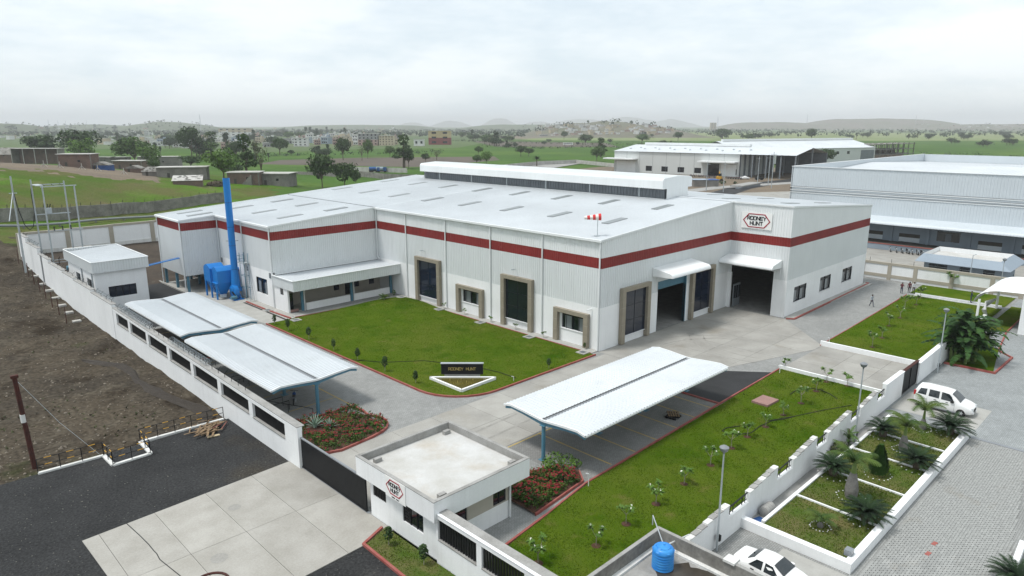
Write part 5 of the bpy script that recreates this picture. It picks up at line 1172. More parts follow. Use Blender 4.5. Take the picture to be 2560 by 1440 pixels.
sh=thing('leafy_shrub','low olive shrub between planter kerb and boundary wall','shrub',(50.6,16.7,.1),0,None,local=True); leafball(MB(),[((0,0,.5),(.7,.5,.5)),((.7,0,.4),(.5,.4,.4))],260,.14,r).build('foliage','leaf_olive',sh); MB().tube([(0,0,-.1),(0,0,.5)],.04,5).build('stem','bark',sh)
# ------------------------------------------------------------------ flowering beds
def ixora(name,poly,n,label,redness,z0,h,seed,excl=()):
    r=random.Random(seed); X=[p[0] for p in poly]; Y=[p[1] for p in poly]; m=MB()
    def inside(x,y):
        c=False
        for i in range(len(poly)):
            (x1,y1),(x2,y2)=poly[i],poly[i-1]
            if (y1>y)!=(y2>y) and x<(x2-x1)*(y-y1)/(y2-y1)+x1: c=not c
        return c
    k=0
    while k<n:
        x,y=r.uniform(min(X),max(X)),r.uniform(min(Y),max(Y))
        if not inside(x,y) or any((x-a)**2+(y-b)**2<q*q for a,b,q in excl): continue
        k+=1; hh=h*r.uniform(.55,1.25)*(.85+.3*_hash(x*4,y*4)); 
        leafball(m,[((x,y,z0+hh*.55),(.19,.19,hh*.5))],15,.085,r)
        if r.random()<redness*(.6+.8*max(0,_hash(x*2.3,y*2.1)+.3)):
            for q in range(r.randint(1,3)): leafball(m,[((x+r.uniform(-.14,.14),y+r.uniform(-.14,.14),z0+hh*1.02),(.07,.07,.04))],6,.055,r,2.,1)
    o=m.build(name,['leaf_shrub','petal_red'],None); o['kind']='stuff'; o['label']=label; return o
ixora('flowering_groundcover',[(x*.97+.8,y*.97+1.4) for x,y in bed1],460,'red flowering low shrubs filling the bed inside the gate',.6,.14,.55,3,((24.9,47.9,.8),(26.1,46.6,.6)))
ixora('flowering_groundcover',[(28.8,27.1),(33.6,27.6),(34.3,28.7),(33.6,30.0),(31.2,30.8),(28.8,30.8)],360,'dark red flowering shrubs filling the bed behind the guard house',.75,.14,.6,4)
def agave(label,x,y,s,seed):
    r=random.Random(seed); o=thing('agave',label,'agave',(x,y,.16),r.uniform(0,6),None,local=True)
    for k in range(34):
        a=k*2.4; e=R(18+66*(k/34)); m=MB(); blade(m,(0,0,.05),a,s*r.uniform(.85,1.1),e,R(18),.035*s,0,0,r); m.build('leaf','leaf_agave',o)
    MB().lathe([(.14,-.05),(.16,.1),(.06,.25)],n=8).build('heart','leaf_agave',o)
agave('larger spiky pale agave in the flower bed by the gate',25.2,48.3,1.05,1); agave('smaller spiky pale agave leaning behind the larger one',26.0,47.4,.8,2)
sb=thing('round_shrub','rounded bright green shrub at the carport column by guard house bed','shrub',(34.1,30.2,.1),0,None,local=True); leafball(MB(),[((0,0,.6),(.75,.75,.55)),((.7,-.5,.5),(.6,.6,.45)),((1.0,-1.1,.35),(.45,.45,.35)),((-.6,.1,.45),(.5,.5,.4))],620,.1,r).build('foliage','leaf_bright',sb); MB().tube([(0,0,-.05),(0,0,.5)],.04,5).build('stem','bark',sb)
# ------------------------------------------------------------------ saplings
def ficus(seed,h=1.15):
    r=random.Random(seed); o=thing('ficus_sapling','x','sapling',(0,0,-500),0,None,local=True)
    MB().tube([(0,0,-.05),(.02,0,h*.5)],.02,5).build('stem','stem_pale',o); leafball(MB(),[((0,0,h*.66),(.24,.24,h*.36)),((.03,.02,h*.8),(.17,.17,h*.22))],230,.085,r).build('crown','leaf_dark',o); return o
fp=[ficus(1),ficus(2,1.25)]
ford=('first','second','third','fourth','fifth','sixth','seventh')
for i,(x,y) in enumerate(((36.8,79.0),(36.75,75.4),(36.8,70.5),(36.7,64.9),(36.75,60.2),(36.9,55.5),(37.1,50.7))): dup(fp[i%2],(x,y,zlawn(x,y)),i*1.1,1.05+.1*(i%3),'slim dark sapling along the lawn\'s left kerb, %s from the far end'%ford[i],'saplings along the main lawn')
dup(fp[0],(49.1,44.5,.1),2,.95,'lone dark sapling on the lawn edge beside the concrete drive','saplings along the main lawn')
for i,(px_,lb) in enumerate((((972,1362),'dark clipped sapling nearer the gate in the grass strip'),((1060,1412),'dark clipped sapling farther from gate in the grass strip'))):
    x,y=G(*px_,.07); dup(fp[i],(x,y,.07),i,(1.15,1.15,1.0),lb,'clipped saplings in the grass strip')
def plumeria(seed,h,br,flow):
    r=random.Random(seed); o=thing('plumeria_sapling','x','sapling',(0,0,-500),0,None,local=True); st=MB(); lv=MB(); fl=MB()
    fork=h*.45; st.tube([(0,0,-.05),(0.02,0,fork)],[.03,.025],5)
    for k in range(br):
        a=6.283*k/br+r.uniform(-.4,.4); tip=Vector((math.cos(a)*h*.28*r.uniform(.6,1.1),math.sin(a)*h*.28*r.uniform(.6,1.1),h*r.uniform(.72,1)))
        st.tube([(0.02,0,fork*.9),(tip.x*.7,tip.y*.7,(fork+tip.z)/2),tip],.018,4)
        for q in range(22): blade(lv,tip-Vector((0,0,r.uniform(0,.22))),r.uniform(0,6.28),r.uniform(.22,.38),R(r.uniform(0,60)),R(60),.065,0,0,r)
        if r.random()<flow: leafball(fl,[(tip+Vector((0,0,.1)),(.08,.08,.05))],6,.045,r,2.)
    st.build('stem','stem_pale',o); lv.build('leaves','leaf_bright',o)
    if fl.v: fl.build('blossom','petal_white',o)
    return o
pp_=[plumeria(1,1.6,3,.4),plumeria(2,1.9,4,.4),plumeria(3,1.35,3,.1),plumeria(4,1.5,4,.7)]
pits=[]
plist=[((1490,1365),0,'plumeria sapling nearest the front wall on the right lawn'),((1565,1310),1,'tall forked plumeria with white blossom, second along the right lawn'),((1640,1260),3,'plumeria with dense white blossom, third along the right lawn'),((1710,1210),2,'plumeria without blossom, fourth along the right lawn'),((1776,1163),0,'plumeria, fifth along the right lawn behind the lamp post'),((1828,1120),1,'plumeria, sixth along the right lawn by the black hose'),((1868,1092),2,'plumeria inside the hose loop on the right lawn'),((1914,1067),3,'plumeria just below the pink slab on the right lawn'),((1958,1038),2,'small plumeria right of the pink slab'),((2002,1008),1,'plumeria between pink slab and white kerb'),((2040,978),2,'low bushy plumeria near the white kerb'),((2066,955),0,'plumeria beside the white kerb at the lawn end'),((2118,965),2,'thin plumeria at the kerb near the sawtooth wall'),((1345,1408),3,'low leafy plumeria behind the front wall grille'),((1962,922),2,'spindly plumeria at the far lawn corner')]
for i,(px_,k,lb) in enumerate(plist):
    x,y=G(*px_,.08); dup(pp_[k],(x,y,.08),i*1.7,rnd.uniform(.8,1.05),lb,'plumeria saplings on the right lawn'); pits.append((x,y))
pl2=[((2180,868),'nearest the lamp post'),((2205,845),'second along the line'),((2222,815),'third along the line'),((2250,795),'fourth, the bushiest'),((2262,770),'fifth by the banana leaves'),((2290,762),'sixth beside the banana leaves'),((2300,745),'nearest the garden path')]
for i,(px_,lb) in enumerate(pl2): x,y=G(*px_,.08); dup(pp_[(i+1)%4],(x,y,.08),i*2.1,1.1,'plumeria sapling on the far right lawn, '+lb,'plumeria saplings on the far right lawn'); pits.append((x,y))
x,y=G(2378,722); dup(pp_[1],(x,y,.08),.3,1.5,'taller sapling before the far panelled wall','plumeria saplings on the far right lawn')
for i,(x,y) in enumerate(pits): MB().lathe([(.30,.0),(.26,.025),(.12,.04),(.03,.045)],(x,y,.085),9).build('planting_pit','mulch',None,kind='structure')
x,y=54.6,79.6
for p_ in ((57.0-.5,70.3),(56.4,66.4),(56.35,60.6),(56.35,57.0),(56.3,51.0)): pass
for i,(x,y) in enumerate(((56.45,70.2),(56.45,66.0),(56.45,61.0),(56.4,56.6),(56.4,52.0),(56.4,45.9))): dup(pp_[2] if i<5 else fp[1],(x,y,.1),i,.62,'tiny sapling on the factory plinth strip, %s from the verandah'%('first','second','third','fourth','fifth','sixth')[i],'tiny saplings along the factory front')
kp=bottle_palm('clump_palm','small yellow-green palm clump at the verandah end of lawn',52.9,79.6,.3,1.15,14,9,False,'leaf_palm'); kp.location=(52.9,79.0,.2); kp['group']='ornamental palms'
x,y=55.3,80.4; sb=thing('small_shrub','small leafy plant beside the verandah end column','shrub',(55.9,80.9,.1),0,None,local=True); leafball(MB(),[((0,0,.5),(.3,.3,.4))],90,.1,r).build('foliage','leaf_mid',sb)
# banana clump
bn=thing('banana_clump','big clump of dark banana plants with long torn leaves by right wall','banana plant',(83.2,15.9,0),0,None,local=True); r=random.Random(11)
for k in range(17):
    a=r.uniform(0,6.28); rr=r.uniform(.2,3.0); bx_,by_=rr*math.cos(a)*1.0,rr*math.sin(a)*.45; hh=r.uniform(1.9,4.3)
    MB().tube([(bx_,by_,0),(bx_+r.uniform(-.2,.2),by_,hh*.5),(bx_+r.uniform(-.3,.3),by_,hh)],[.17,.14,.08],8).build('stem','palm_shaft',bn,True)
    for q in range(14):
        m=MB(); blade(m,(bx_,by_,(hh-.2)*(1 if q<7 else r.uniform(.35,.8))),r.uniform(0,6.28),r.uniform(2.5,3.8),R(r.uniform(30,80)),R(r.uniform(70,130)),r.uniform(.28,.42),0,.5,r); m.build('leaf','leaf_banana' if r.random()<.92 else 'leaf_palm',bn)
area('lawn',[(79.6,12.6),(86.5,12.4),(88.5,14.0),(97,15.2),(97,17.0),(79.6,17.0)],1.2,lambda x,y:.08,'lawn'); kerb([(79.5,17.0),(79.6,12.6),(86.5,12.4)],.16,.2,'kerb_red',name='kerb'); kerb([(86.5,12.4),(88.4,14.0),(97,14.9),(112,15.0)],.14,.14,'kerb_red',name='kerb')
area('lawn',[(97,15.0),(112,15.1),(112,17.1),(97,17.1)],1.5,lambda x,y:.07,'lawn')
# ------------------------------------------------------------------ street lamps
def lamp(label,x,y,h,z=0.,box=True):
    o=thing('lamp_post',label,'lamp post',(x,y,z),0,'slim lamp posts with round heads')
    MB().tube([(x,y,z),(x,y,z+h*.45),(x,y,z+h)],[.07,.06,.045],8).build('pole','galv',o,True)
    hd=MB().lathe([(.05,0),(.07,.12),(.2,.2),(.26,.38)],(x,y,z+h),14).build('lamp_shade','pane_grey',o,True); MB().lathe([(.27,.38),(.27,.42),(.12,.52),(.02,.56)],(x,y,z+h),14).build('lamp_cap','gutter_grey',hd,True)
    if box: MB().box(x+.06,x+.26,y-.1,y+.1,z+.6,z+.95).build('junction_box','black_metal',o)
lamp('lamp post against the sawtooth wall nearest the white sedan',33.4,17.0,6.1); lamp('lamp post at the wall beside the palm planters',53.6,16.6,6.1); lamp('lamp post in front of the banana clump',76.0,16.7,6.1); lamp('far lamp post behind the banana clump by the vaulted canopy',111.3,18.6,6.1,box=False)
# ------------------------------------------------------------------ water tank building in the foreground
tkb=thing('pump_house','flat concrete roof of a small building with mossy parapet and wet patch','building',(25,14,0))
X0,X1,Y0,Y1=19.5,28.3,6.0,17.75
MB().box(X0+.2,X1-.2,Y0+.2,Y1-.2,0,2.62).build('walls','white_dirty',tkb)
MB().box(X0+.21,X1-.21,Y0+.21,Y1-.21,2.62,2.68).build('roof_slab','concrete_grey',tkb)
for a in ((X0,X1,Y1-.2,Y1),(X1-.2,X1,Y0,Y1-.2),(X0,X1-.2,Y0,Y0+.2)):
    MB().box(*a,2.3,3.5).build('parapet','concrete_old',tkb); MB().box(a[0],a[1],a[2],a[3],3.5,3.53).build('parapet_cap','concrete_grey',tkb)
MB().box(X0+.21,X1-.21,Y1-.45,Y1-.2,2.68,2.8).build('fillet','white_dirty',tkb); MB().box(X1-.45,X1-.2,Y0+.21,Y1-.45,2.68,2.8).build('fillet','white_dirty',tkb)
M('wet_stain',(.035,.028,.02),.35,col2=(.06,.05,.038),scale=1.5,spec=.5)
wp=[]; r=random.Random(8)
for k in range(26): a=6.283*k/26; wp.append((26.0+2.2*math.cos(a)*r.uniform(.75,1.1),14.6+1.9*math.sin(a)*r.uniform(.7,1.1)))
MB().add([(*p,2.684) for p in wp],[tuple(range(26))]).build('wet_patch','wet_stain',tkb)
MB().box(28.0,28.6,13.3,13.9,3.5,3.62).build('loose_slab','white_dirty',tkb)
tk=thing('water_tank','ribbed blue plastic water tank on the wet concrete roof','water tank',(26.55,16.3,2.69),0,None,local=True)
pf=[(.50,0),(.54,.03)]
for k in range(6): z=.08+.14*k; pf+=[(.54,z),(.515,z+.035),(.515,z+.06),(.54,z+.095)]
pf+=[(.54,.95),(.5,1.05),(.44,1.12),(.34,1.15)]
MB().lathe(pf,n=28).build('body','tank_blue',tk,True); MB().lathe([(.34,1.15),(.34,1.18),(.05,1.22)],n=20).build('lid','tank_blue',tk,True)
for k in range(6): a=6.283*k/6; MB().bar((.3*math.cos(a),.3*math.sin(a),1.16),(.52*math.cos(a),.52*math.sin(a),.98),.14,.08).build('shoulder_rib','tank_blue',tk)
MB().tube([(.05,0,1.2),(.05,.0,1.26)],.06,8).build('spout','tank_blue',tk)
o=tag(MB().tube([(27.2,16.4,3.3),(27.2,16.4,3.62),(30.7,17.3,2.15)],.035,6).build('supply_pipe','sheet_white',None),'thin white water pipe running from the tank over the parapet','pipe')
o=tag(MB().tube([(26.75,16.45,3.8),(28.35,18.15,3.95),(28.35,18.15,3.4)],.03,6).build('vent_pipe','galv',None),'grey slanted pipe rising beside the blue tank','pipe')
# ------------------------------------------------------------------ loose things on the ground
o=tag(MB().prism([(55.4,24.5),(57.4,24.4),(57.45,25.9),(55.45,26.0)],.02,.26).build('tank_cover','pink_slab',None),'pink concrete tank cover slab lying in the right lawn','slab')
pk=thing('pallet_stack','two dark pallets stacked under the edge of the right carport','pallet',(47.9,29.2,0))
for q,(rz,z) in enumerate(((.1,0),(.7,.18))):
    for k in range(5): 
        a=Vector((math.cos(rz),math.sin(rz),0)); b=Vector((-a.y,a.x,0)); c=Vector((47.9,29.2,z+.14))+b*(k-2)*.2; MB().bar(c-a*.55,c+a*.55,.13,.03).build('deck_board','wood' if q else 'black_metal',pk)
    for k in (-1,0,1): c=Vector((47.9,29.2,z+.06))+a*k*.5; MB().bar(c-b*.5,c+b*.5,.1,.1).build('bearer','black_metal',pk)
wp=thing('timber_pile','untidy pile of brown and red planks by the boundary wall','timber',(19.0,54,0)); r=random.Random(21)
for k in range(42):
    cx0,cy0=18.9+r.gauss(0,.55),54.0+r.gauss(0,.6); a=r.uniform(-.5,1.3); l=r.uniform(.35,.85); z=.02+.02*(k%14); MB().bar((cx0-l*math.cos(a),cy0-l*math.sin(a),z+r.uniform(0,.03)),(cx0+l*math.cos(a),cy0+l*math.sin(a),z+.03+r.uniform(0,.08)),r.uniform(.08,.17),.025).build('plank','wood_red' if (cx0>19.3 and cy0<54.1) else 'wood',wp)
MB().prism([(18.3,52.7),(19.2,52.5),(19.25,52.75),(18.4,52.95)],.0,.06).build('board','timber_pale',wp)
dr=thing('steel_drum','grey drum lying on its side against the sawtooth wall','drum',(39.2,16.75,.1)); MB().lathe([(.3,-.5),(.33,-.48),(.33,-.17),(.345,-.16),(.345,-.14),(.33,-.13),(.33,.13),(.345,.14),(.345,.16),(.33,.17),(.33,.48),(.3,.5)],(39.2,16.75,.36),18,axis='x').build('body','concrete_grey',dr,True)
sheet('service_strip',[(37.1,16.4),(60.5,16.35),(60.5,17.18),(37.1,17.18)],.02,'concrete_grey')
o=tag(MB().prism([(37.4,16.5),(38.4,16.45),(38.5,16.9),(38.0,17.05),(37.5,16.95)],.03,.09).build('plastic_sheet','tarp_blue',None),'crumpled blue plastic sheet by the planter corner','sheet')
pts=[G(*p,.12) for p in ((690,880),(760,893),(860,898),(960,906),(1060,902),(1105,907),(1150,915))]; tag(MB().tube([(x,y,.14) for x,y in pts],.03,5).build('garden_hose','rubber',None),'black hose crossing the main lawn behind the saplings','hose')
pts=[G(*p,.12) for p in ((1208,922),(1245,930),(1275,940),(1290,945))]; tag(MB().tube([(x,y,.14) for x,y in pts],.03,5).build('garden_hose','rubber',None),'short black hose right of the name stone','hose')
pts=[G(*p,.12) for p in ((1990,1040),(1960,1048),(1930,1052),(1900,1065),(1878,1082),(1850,1086),(1820,1084),(1805,1077),(1815,1070),(1850,1065))]; tag(MB().tube([(x,y,.13) for x,y in pts],.03,5).build('garden_hose','rubber',None),'black hose looping round plumeria saplings on the right lawn','hose')
pts=[G(*p,.12) for p in ((1975,986),(1995,972),(2020,969),(2050,974),(2075,985),(2093,997))]; tag(MB().tube([(x,y,.13) for x,y in pts],.03,5).build('garden_hose','rubber',None),'black hose arching near the white kerb on right lawn','hose')
pts=[G(*p,.12) for p in ((1920,1052),(1990,1040),(2060,1025),(2130,1013))]; tag(MB().tube([(x,y,.13) for x,y in pts],.025,5).build('garden_hose','rubber',None),'long straight black hose towards the sawtooth wall','hose')
def tap(label,u,v,h=1.0):
    x,y=G(u,v,.08); o=thing('tap_post',label,'tap',(x,y,.05),0,'white standpipes on the lawns'); MB().tube([(x,y,.02),(x,y,h)],.03,6).build('post','sheet_white',o); MB().tube([(x,y,h),(x-.18,y+.1,h+.06)],.03,6).build('spout','sheet_white',o)
tap('white standpipe at the kerb near the guard house flower bed',1471,1215); tap('white standpipe at the lawn corner beside the white kerb',1949,932,.8); tap('white standpipe at the far lawn corner with a small warning plate',2072,862,.9); tap('white standpipe at the garden path start',2267,742,.9); tap('short white standpipe near the drive beside the main lawn',1284,952,.5)
rg=thing('rusty_ring','rusty steel hoop lying at the bottom picture edge on the entrance slab','hoop',(*G(526,1462),0),0,None,local=True); pts=[(.95*math.cos(R(a)),.95*math.sin(R(a)),.06) for a in range(0,361,15)]; MB().tube(pts,.07,8).build('hoop','rust',rg,True)
# things by the far left carport end
bk=thing('bicycle','bicycle leaning at the far end of the left carports','bicycle',(24.2,88.2,0),R(20),None,local=True)
def wheel(par,x,z,rr,t=.03,axis_y=0.): 
    pts=[(x+rr*math.cos(R(a)),axis_y,z+rr*math.sin(R(a))) for a in range(0,361,18)]; w_=MB().tube(pts,t,6).build('wheel','rubber',par,True)
    s_=MB()
    for k in range(4): a=R(45*k); s_.tube([(x-rr*math.cos(a),axis_y,z-rr*math.sin(a)),(x+rr*math.cos(a),axis_y,z+rr*math.sin(a))],.008,3)
    s_.build('spokes','galv',w_)
wheel(bk,-.5,.35,.33); wheel(bk,.5,.35,.33); MB().tube([(-.5,0,.35),(-.1,0,.75),(.35,0,.75),(.05,0,.35),(-.5,0,.35)],.018,5).build('frame','black_metal',bk); MB().tube([(.5,0,.35),(.36,0,.95),(.36,.25,.98)],.016,5).build('handlebar','galv',bk); MB().box(-.25,.02,-.06,.06,.84,.9).build('saddle','rubber',bk)
hb=thing('scrap_heap','heap of blue sheets and scrap beside the far left carport','scrap',(22.9,84,0)); r=random.Random(4)
for k in range(16): x,y=22.6+r.uniform(-.4,1.0),84.5+r.uniform(-2.6,2.6); a=r.uniform(0,3.1); MB().bar((x-.5*math.cos(a),y-.5*math.sin(a),.1+.06*(k%5)),(x+.5*math.cos(a),y+.5*math.sin(a),.15+.08*(k%5)),r.uniform(.1,.5),.03).build('sheet_piece',('tarp_blue','wood','galv','timber_pale')[k%4],hb)
o=tag(MB().prism([(23.4,80.0),(24.6,79.6),(25.2,81.4),(24.0,82.0)],.3,.34).build('plywood_sheet','timber_pale',None),'pale plywood sheet lying under the far left carport edge','plywood')
sheet('soil_patch',rect(21.5,26.5,72.4,87.5),.012,'soil_dark')
# ------------------------------------------------------------------ vehicles
def car(name,label,loc,rz,st,wheels,track,wr,winds,ws,rear,group,extra):
    o=thing(name,label,'car',loc,rz,group,local=True)
    def sec(x,zb,zs,wb,zt,wt): # cross-section ring from right sill up over roof to left
        h=[(wb*.90,zb),(wb,zb+(zs-zb)*.25),(wb,zb+(zs-zb)*.7),(wb*.97,zs),(wb*.94+(wt-wb*.94)*.5,zs+(zt-zs)*.55),(wt,zt-.06),(wt*.86,zt-.012),(wt*.45,zt)]
        return [(x,-a,b) for a,b in h]+[(x,a,b) for a,b in reversed(h)]
    rings=[]
    for i in range(len(st)-1):
        for k in range(3):
            t=k/3; a,b=st[i],st[i+1]; rings.append(sec(*[a[j]*(1-t)+b[j]*t for j in range(6)]))
    rings.append(sec(*st[-1]))
    MB().loft(rings).build('body','car_white',o,True)
    def at(x):
        for a,b in zip(st,st[1:]):
            if a[0]<=x<=b[0]: t=(x-a[0])/(b[0]-a[0]); return [a[j]*(1-t)+b[j]*t for j in range(6)]
        return st[-1]
    def sidey(x,f): # f: 0 belt -> 1 roof edge
        _,zb,zs,wb,zt,wt=at(x); pts=[(wb*.97,zs),(wb*.94+(wt-wb*.94)*.5,zs+(zt-zs)*.55),(wt,zt-.06)]; 
        if f<.57: t=f/.57; a,b=pts[0],pts[1]
        else: t=(f-.57)/.43; a,b=pts[1],pts[2]
        return a[0]+(b[0]-a[0])*t,a[1]+(b[1]-a[1])*t
    for poly in winds:
        for s in (-1,1):
            vs=[]; 
            for x,f in poly: y,z=sidey(x,f); vs.append((x,s*(y+.012),z))
            m=MB().add(vs,[tuple(range(len(vs))) if s<0 else tuple(range(len(vs)-1,-1,-1))]); m.build('side_window','glass_car',o)
    for (xa,fa),(xb,fb),nm in ((ws[0],ws[1],'windscreen'),(rear[0],rear[1],'rear_window')):
        vs=[]
        K=6
        for x,f in [(xa+(xb-xa)*q/K,fa+(fb-fa)*q/K) for q in range(K+1)]:
            _,zb,zs,wb,zt,wt=at(x); vs.append((x,-wt*f,zt+.012)); vs.append((x,-wt*f*.45,zt+.03)); vs.append((x,wt*f*.45,zt+.03)); vs.append((x,wt*f,zt+.012))
        MB().add(vs,[(4*q+j,4*q+j+1,4*q+j+5,4*q+j+4) for q in range(K) for j in range(3)]).build(nm,'glass_car',o)
    for x in wheels:
        for s in (-1,1):
            MB().lathe([(wr+.07,-.02),(wr+.07,.02)],(x,s*(track-.02),wr+.02),18,axis='y').build('wheel_arch','rubber',o)
            w_=MB().lathe([(wr*.55,-.1),(wr*.92,-.1),(wr,-.06),(wr,.06),(wr*.92,.1),(wr*.55,.1)],(x,s*track,wr),20,axis='y').build('wheel','rubber',o,True)
            MB().lathe([(wr*.58,-.02),(wr*.56,.02)],(x,s*(track+.07),wr),16,axis='y').build('rim','chrome',w_)
            for k in range(7): a=6.283*k/7; MB().bar((x,s*(track+.10),wr),(x+wr*.52*math.cos(a),s*(track+.095),wr+wr*.52*math.sin(a)),.03,.05).build('spoke','lamp_clear',w_)
    extra(o,sidey,at)
    return o
# stations: x, sill z, belt z, half width, top z, half top width   (front at +x)
mpv=[(-2.22,.45,.95,.78,1.0,.70),(-2.18,.32,1.05,.86,1.45,.68),(-2.0,.28,1.12,.90,1.80,.70),(-1.4,.26,1.12,.91,1.88,.73),(.0,.26,1.10,.91,1.87,.74),(.55,.26,1.09,.91,1.80,.72),(.95,.26,1.08,.90,1.52,.74),(1.35,.26,1.06,.89,1.16,.80),(1.75,.28,.98,.88,1.05,.78),(2.1,.32,.85,.82,.90,.72),(2.24,.38,.7,.74,.76,.64)]
def ex1(o,sy,at):
    for s in (-1,1):
        MB().box(.62,.85,s*.93-.08,s*.93+.08,1.06,1.22).build('wing_mirror','rubber',o)
        for x in (-.55,.35): MB().box(x-.1,x+.1,s*.905-.02,s*.905+.02,.95,.99).build('door_handle','rubber',o)
        MB().box(-1.2,1.2,s*.86-.05,s*.86+.05,.22,.28).build('sill_step','gutter_grey',o)
        MB().box(2.02,2.22,s*.62-.14,s*.62+.14,.68,.86).build('headlight','lamp_clear',o); MB().box(-2.24,-2.08,s*.76-.09,s*.76+.1,1.0,1.42).build('tail_light','lamp_red',o)
    for s in (-1,1):
        for x in (-1.17,-.2,.92): y_=at(x)[3]; MB().box(x-.008,x+.008,s*y_-.006,s*y_+.006,.36,1.0).build('door_gap','gutter_grey',o)
    MB().box(2.285,2.3,-.25,.25,.38,.48).build('number_plate','sign_white',o)
    MB().box(2.18,2.28,-.32,.32,.52,.74).build('grille','black_metal',o); MB().box(2.1,2.3,-.6,.6,.36,.46).build('bumper','car_white',o)
    MB().bar((-2.15,0,1.3),(-2.26,.3,1.25),.02,.05).build('rear_wiper','rubber',o)
car('minivan','white minivan parked outside the side gate in the paved court',(66.1,13.65,.0),R(-90),mpv,(-1.45,1.42),.80,.34,
  [[(-1.95,.12),(-1.28,.10),(-1.25,.88),(-1.75,.88)],[(-1.08,.08),(-.28,.06),(-.28,.90),(-1.05,.90)],[(-.12,.05),(.88,.06),(.62,.72),(.42,.92),(-.12,.92)]],
  ((.62,.92),(1.32,.98)),((-2.17,.9),(-2.02,.95)),None,ex1)
sed=[(-2.0,.42,.80,.70,.86,.60),(-1.95,.30,.88,.80,.98,.66),(-1.45,.25,.92,.84,1.06,.68),(-1.2,.24,.92,.85,1.12,.66),(-.75,.24,.92,.85,1.42,.60),(-.2,.24,.91,.85,1.47,.61),(.3,.24,.90,.85,1.42,.60),(.95,.24,.89,.84,1.08,.70),(1.3,.25,.86,.83,.99,.68),(1.75,.3,.76,.78,.86,.62),(1.98,.36,.62,.68,.68,.54)]
def ex2(o,sy,at):
    for s in (-1,1):
        MB().box(.55,.75,s*.9-.08,s*.9+.08,.9,1.04).build('wing_mirror','car_white',o)
        for x in (-.75,.2): MB().box(x-.1,x+.1,s*.85-.02,s*.85+.02,.78,.82).build('door_handle','black_metal',o)
        MB().box(-2.0,-1.86,s*.66-.1,s*.66+.08,.68,.86).build('tail_light','lamp_red',o); MB().box(1.78,1.96,s*.58-.12,s*.58+.12,.56,.7).build('headlight','lamp_clear',o)
    MB().box(-1.12,-1.06,-.03,.03,1.18,1.26).build('aerial','rubber',o)
car('sedan','white sedan at the bottom edge beside the pump house',(33.0,13.5,0.),R(-92),sed,(-1.25,1.2),.73,.29,
  [[(-1.0,.12),(-.25,.06),(-.25,.92),(-.62,.92)],[(-.12,.05),(.72,.08),(.3,.92),(-.12,.94)]],((.32,.92),(.92,.95)),((-1.18,.9),(-.78,.93)),None,ex2)
def motorcycle(name,label,loc,rz,lean=0.,tankm='tarp_blue',group='parked motorcycles'):
    o=thing(name,label,'motorcycle',loc,rz,group,local=True); o.rotation_euler=(lean,0,rz)
    for x in (-.62,.66):
        w_=MB().lathe([(.22,-.04),(.29,-.045),(.31,0),(.29,.045),(.22,.04)],(x,0,.31),18,axis='y').build('wheel','rubber',o,True); MB().lathe([(.2,-.02),(.2,.02)],(x,0,.31),12,axis='y').build('rim','gutter_grey',w_)
    MB().tube([(.66,.08,.31),(.48,.08,.72),(.36,.08,.98)],.03,6).build('fork','galv',o); MB().tube([(.66,-.08,.31),(.48,-.08,.72),(.36,-.08,.98)],.03,6).build('fork','galv',o)
    MB().tube([(.30,-.34,1.04),(.38,-.15,1.0),(.38,.15,1.0),(.30,.34,1.04)],.02,6).build('handlebar','black_metal',o)
    MB().lathe([(.04,-.28),(.13,-.2),(.16,.05),(.12,.22),(.05,.28)],(.12,0,.78),12,axis='x').build('fuel_tank',tankm,o,True)
    MB().loft([[(-.1,-.12,.74),(-.1,.12,.74),(-.1,.1,.82),(-.1,-.1,.82)],[(-.5,-.13,.76),(-.5,.13,.76),(-.5,.11,.85),(-.5,-.11,.85)],[(-.85,-.07,.86),(-.85,.07,.86),(-.85,.05,.92),(-.85,-.05,.92)]]).build('seat','rubber',o)
    MB().box(-.2,.25,-.14,.14,.3,.62).build('engine','gutter_grey',o); MB().tube([(.1,-.16,.35),(-.3,-.18,.3),(-.85,-.2,.42)],.045,7).build('exhaust','galv',o); MB().tube([(.38,0,.95),(.1,0,.6),(-.2,0,.35),(-.62,0,.31)],.03,6).build('frame','black_metal',o)
    MB().lathe([(.04,0),(.1,.04),(.1,.1)],(.5,0,.84),10,axis='x').build('headlight','lamp_clear',o,True); MB().box(-.95,-.6,-.07,.07,.60,.64).build('mudguard','black_metal',o)
    return o
x,y=G(742,992); motorcycle('motorcycle','blue and black motorcycle parked under the near left carport',(26.6,54.6,0),R(60),R(6),group=None)
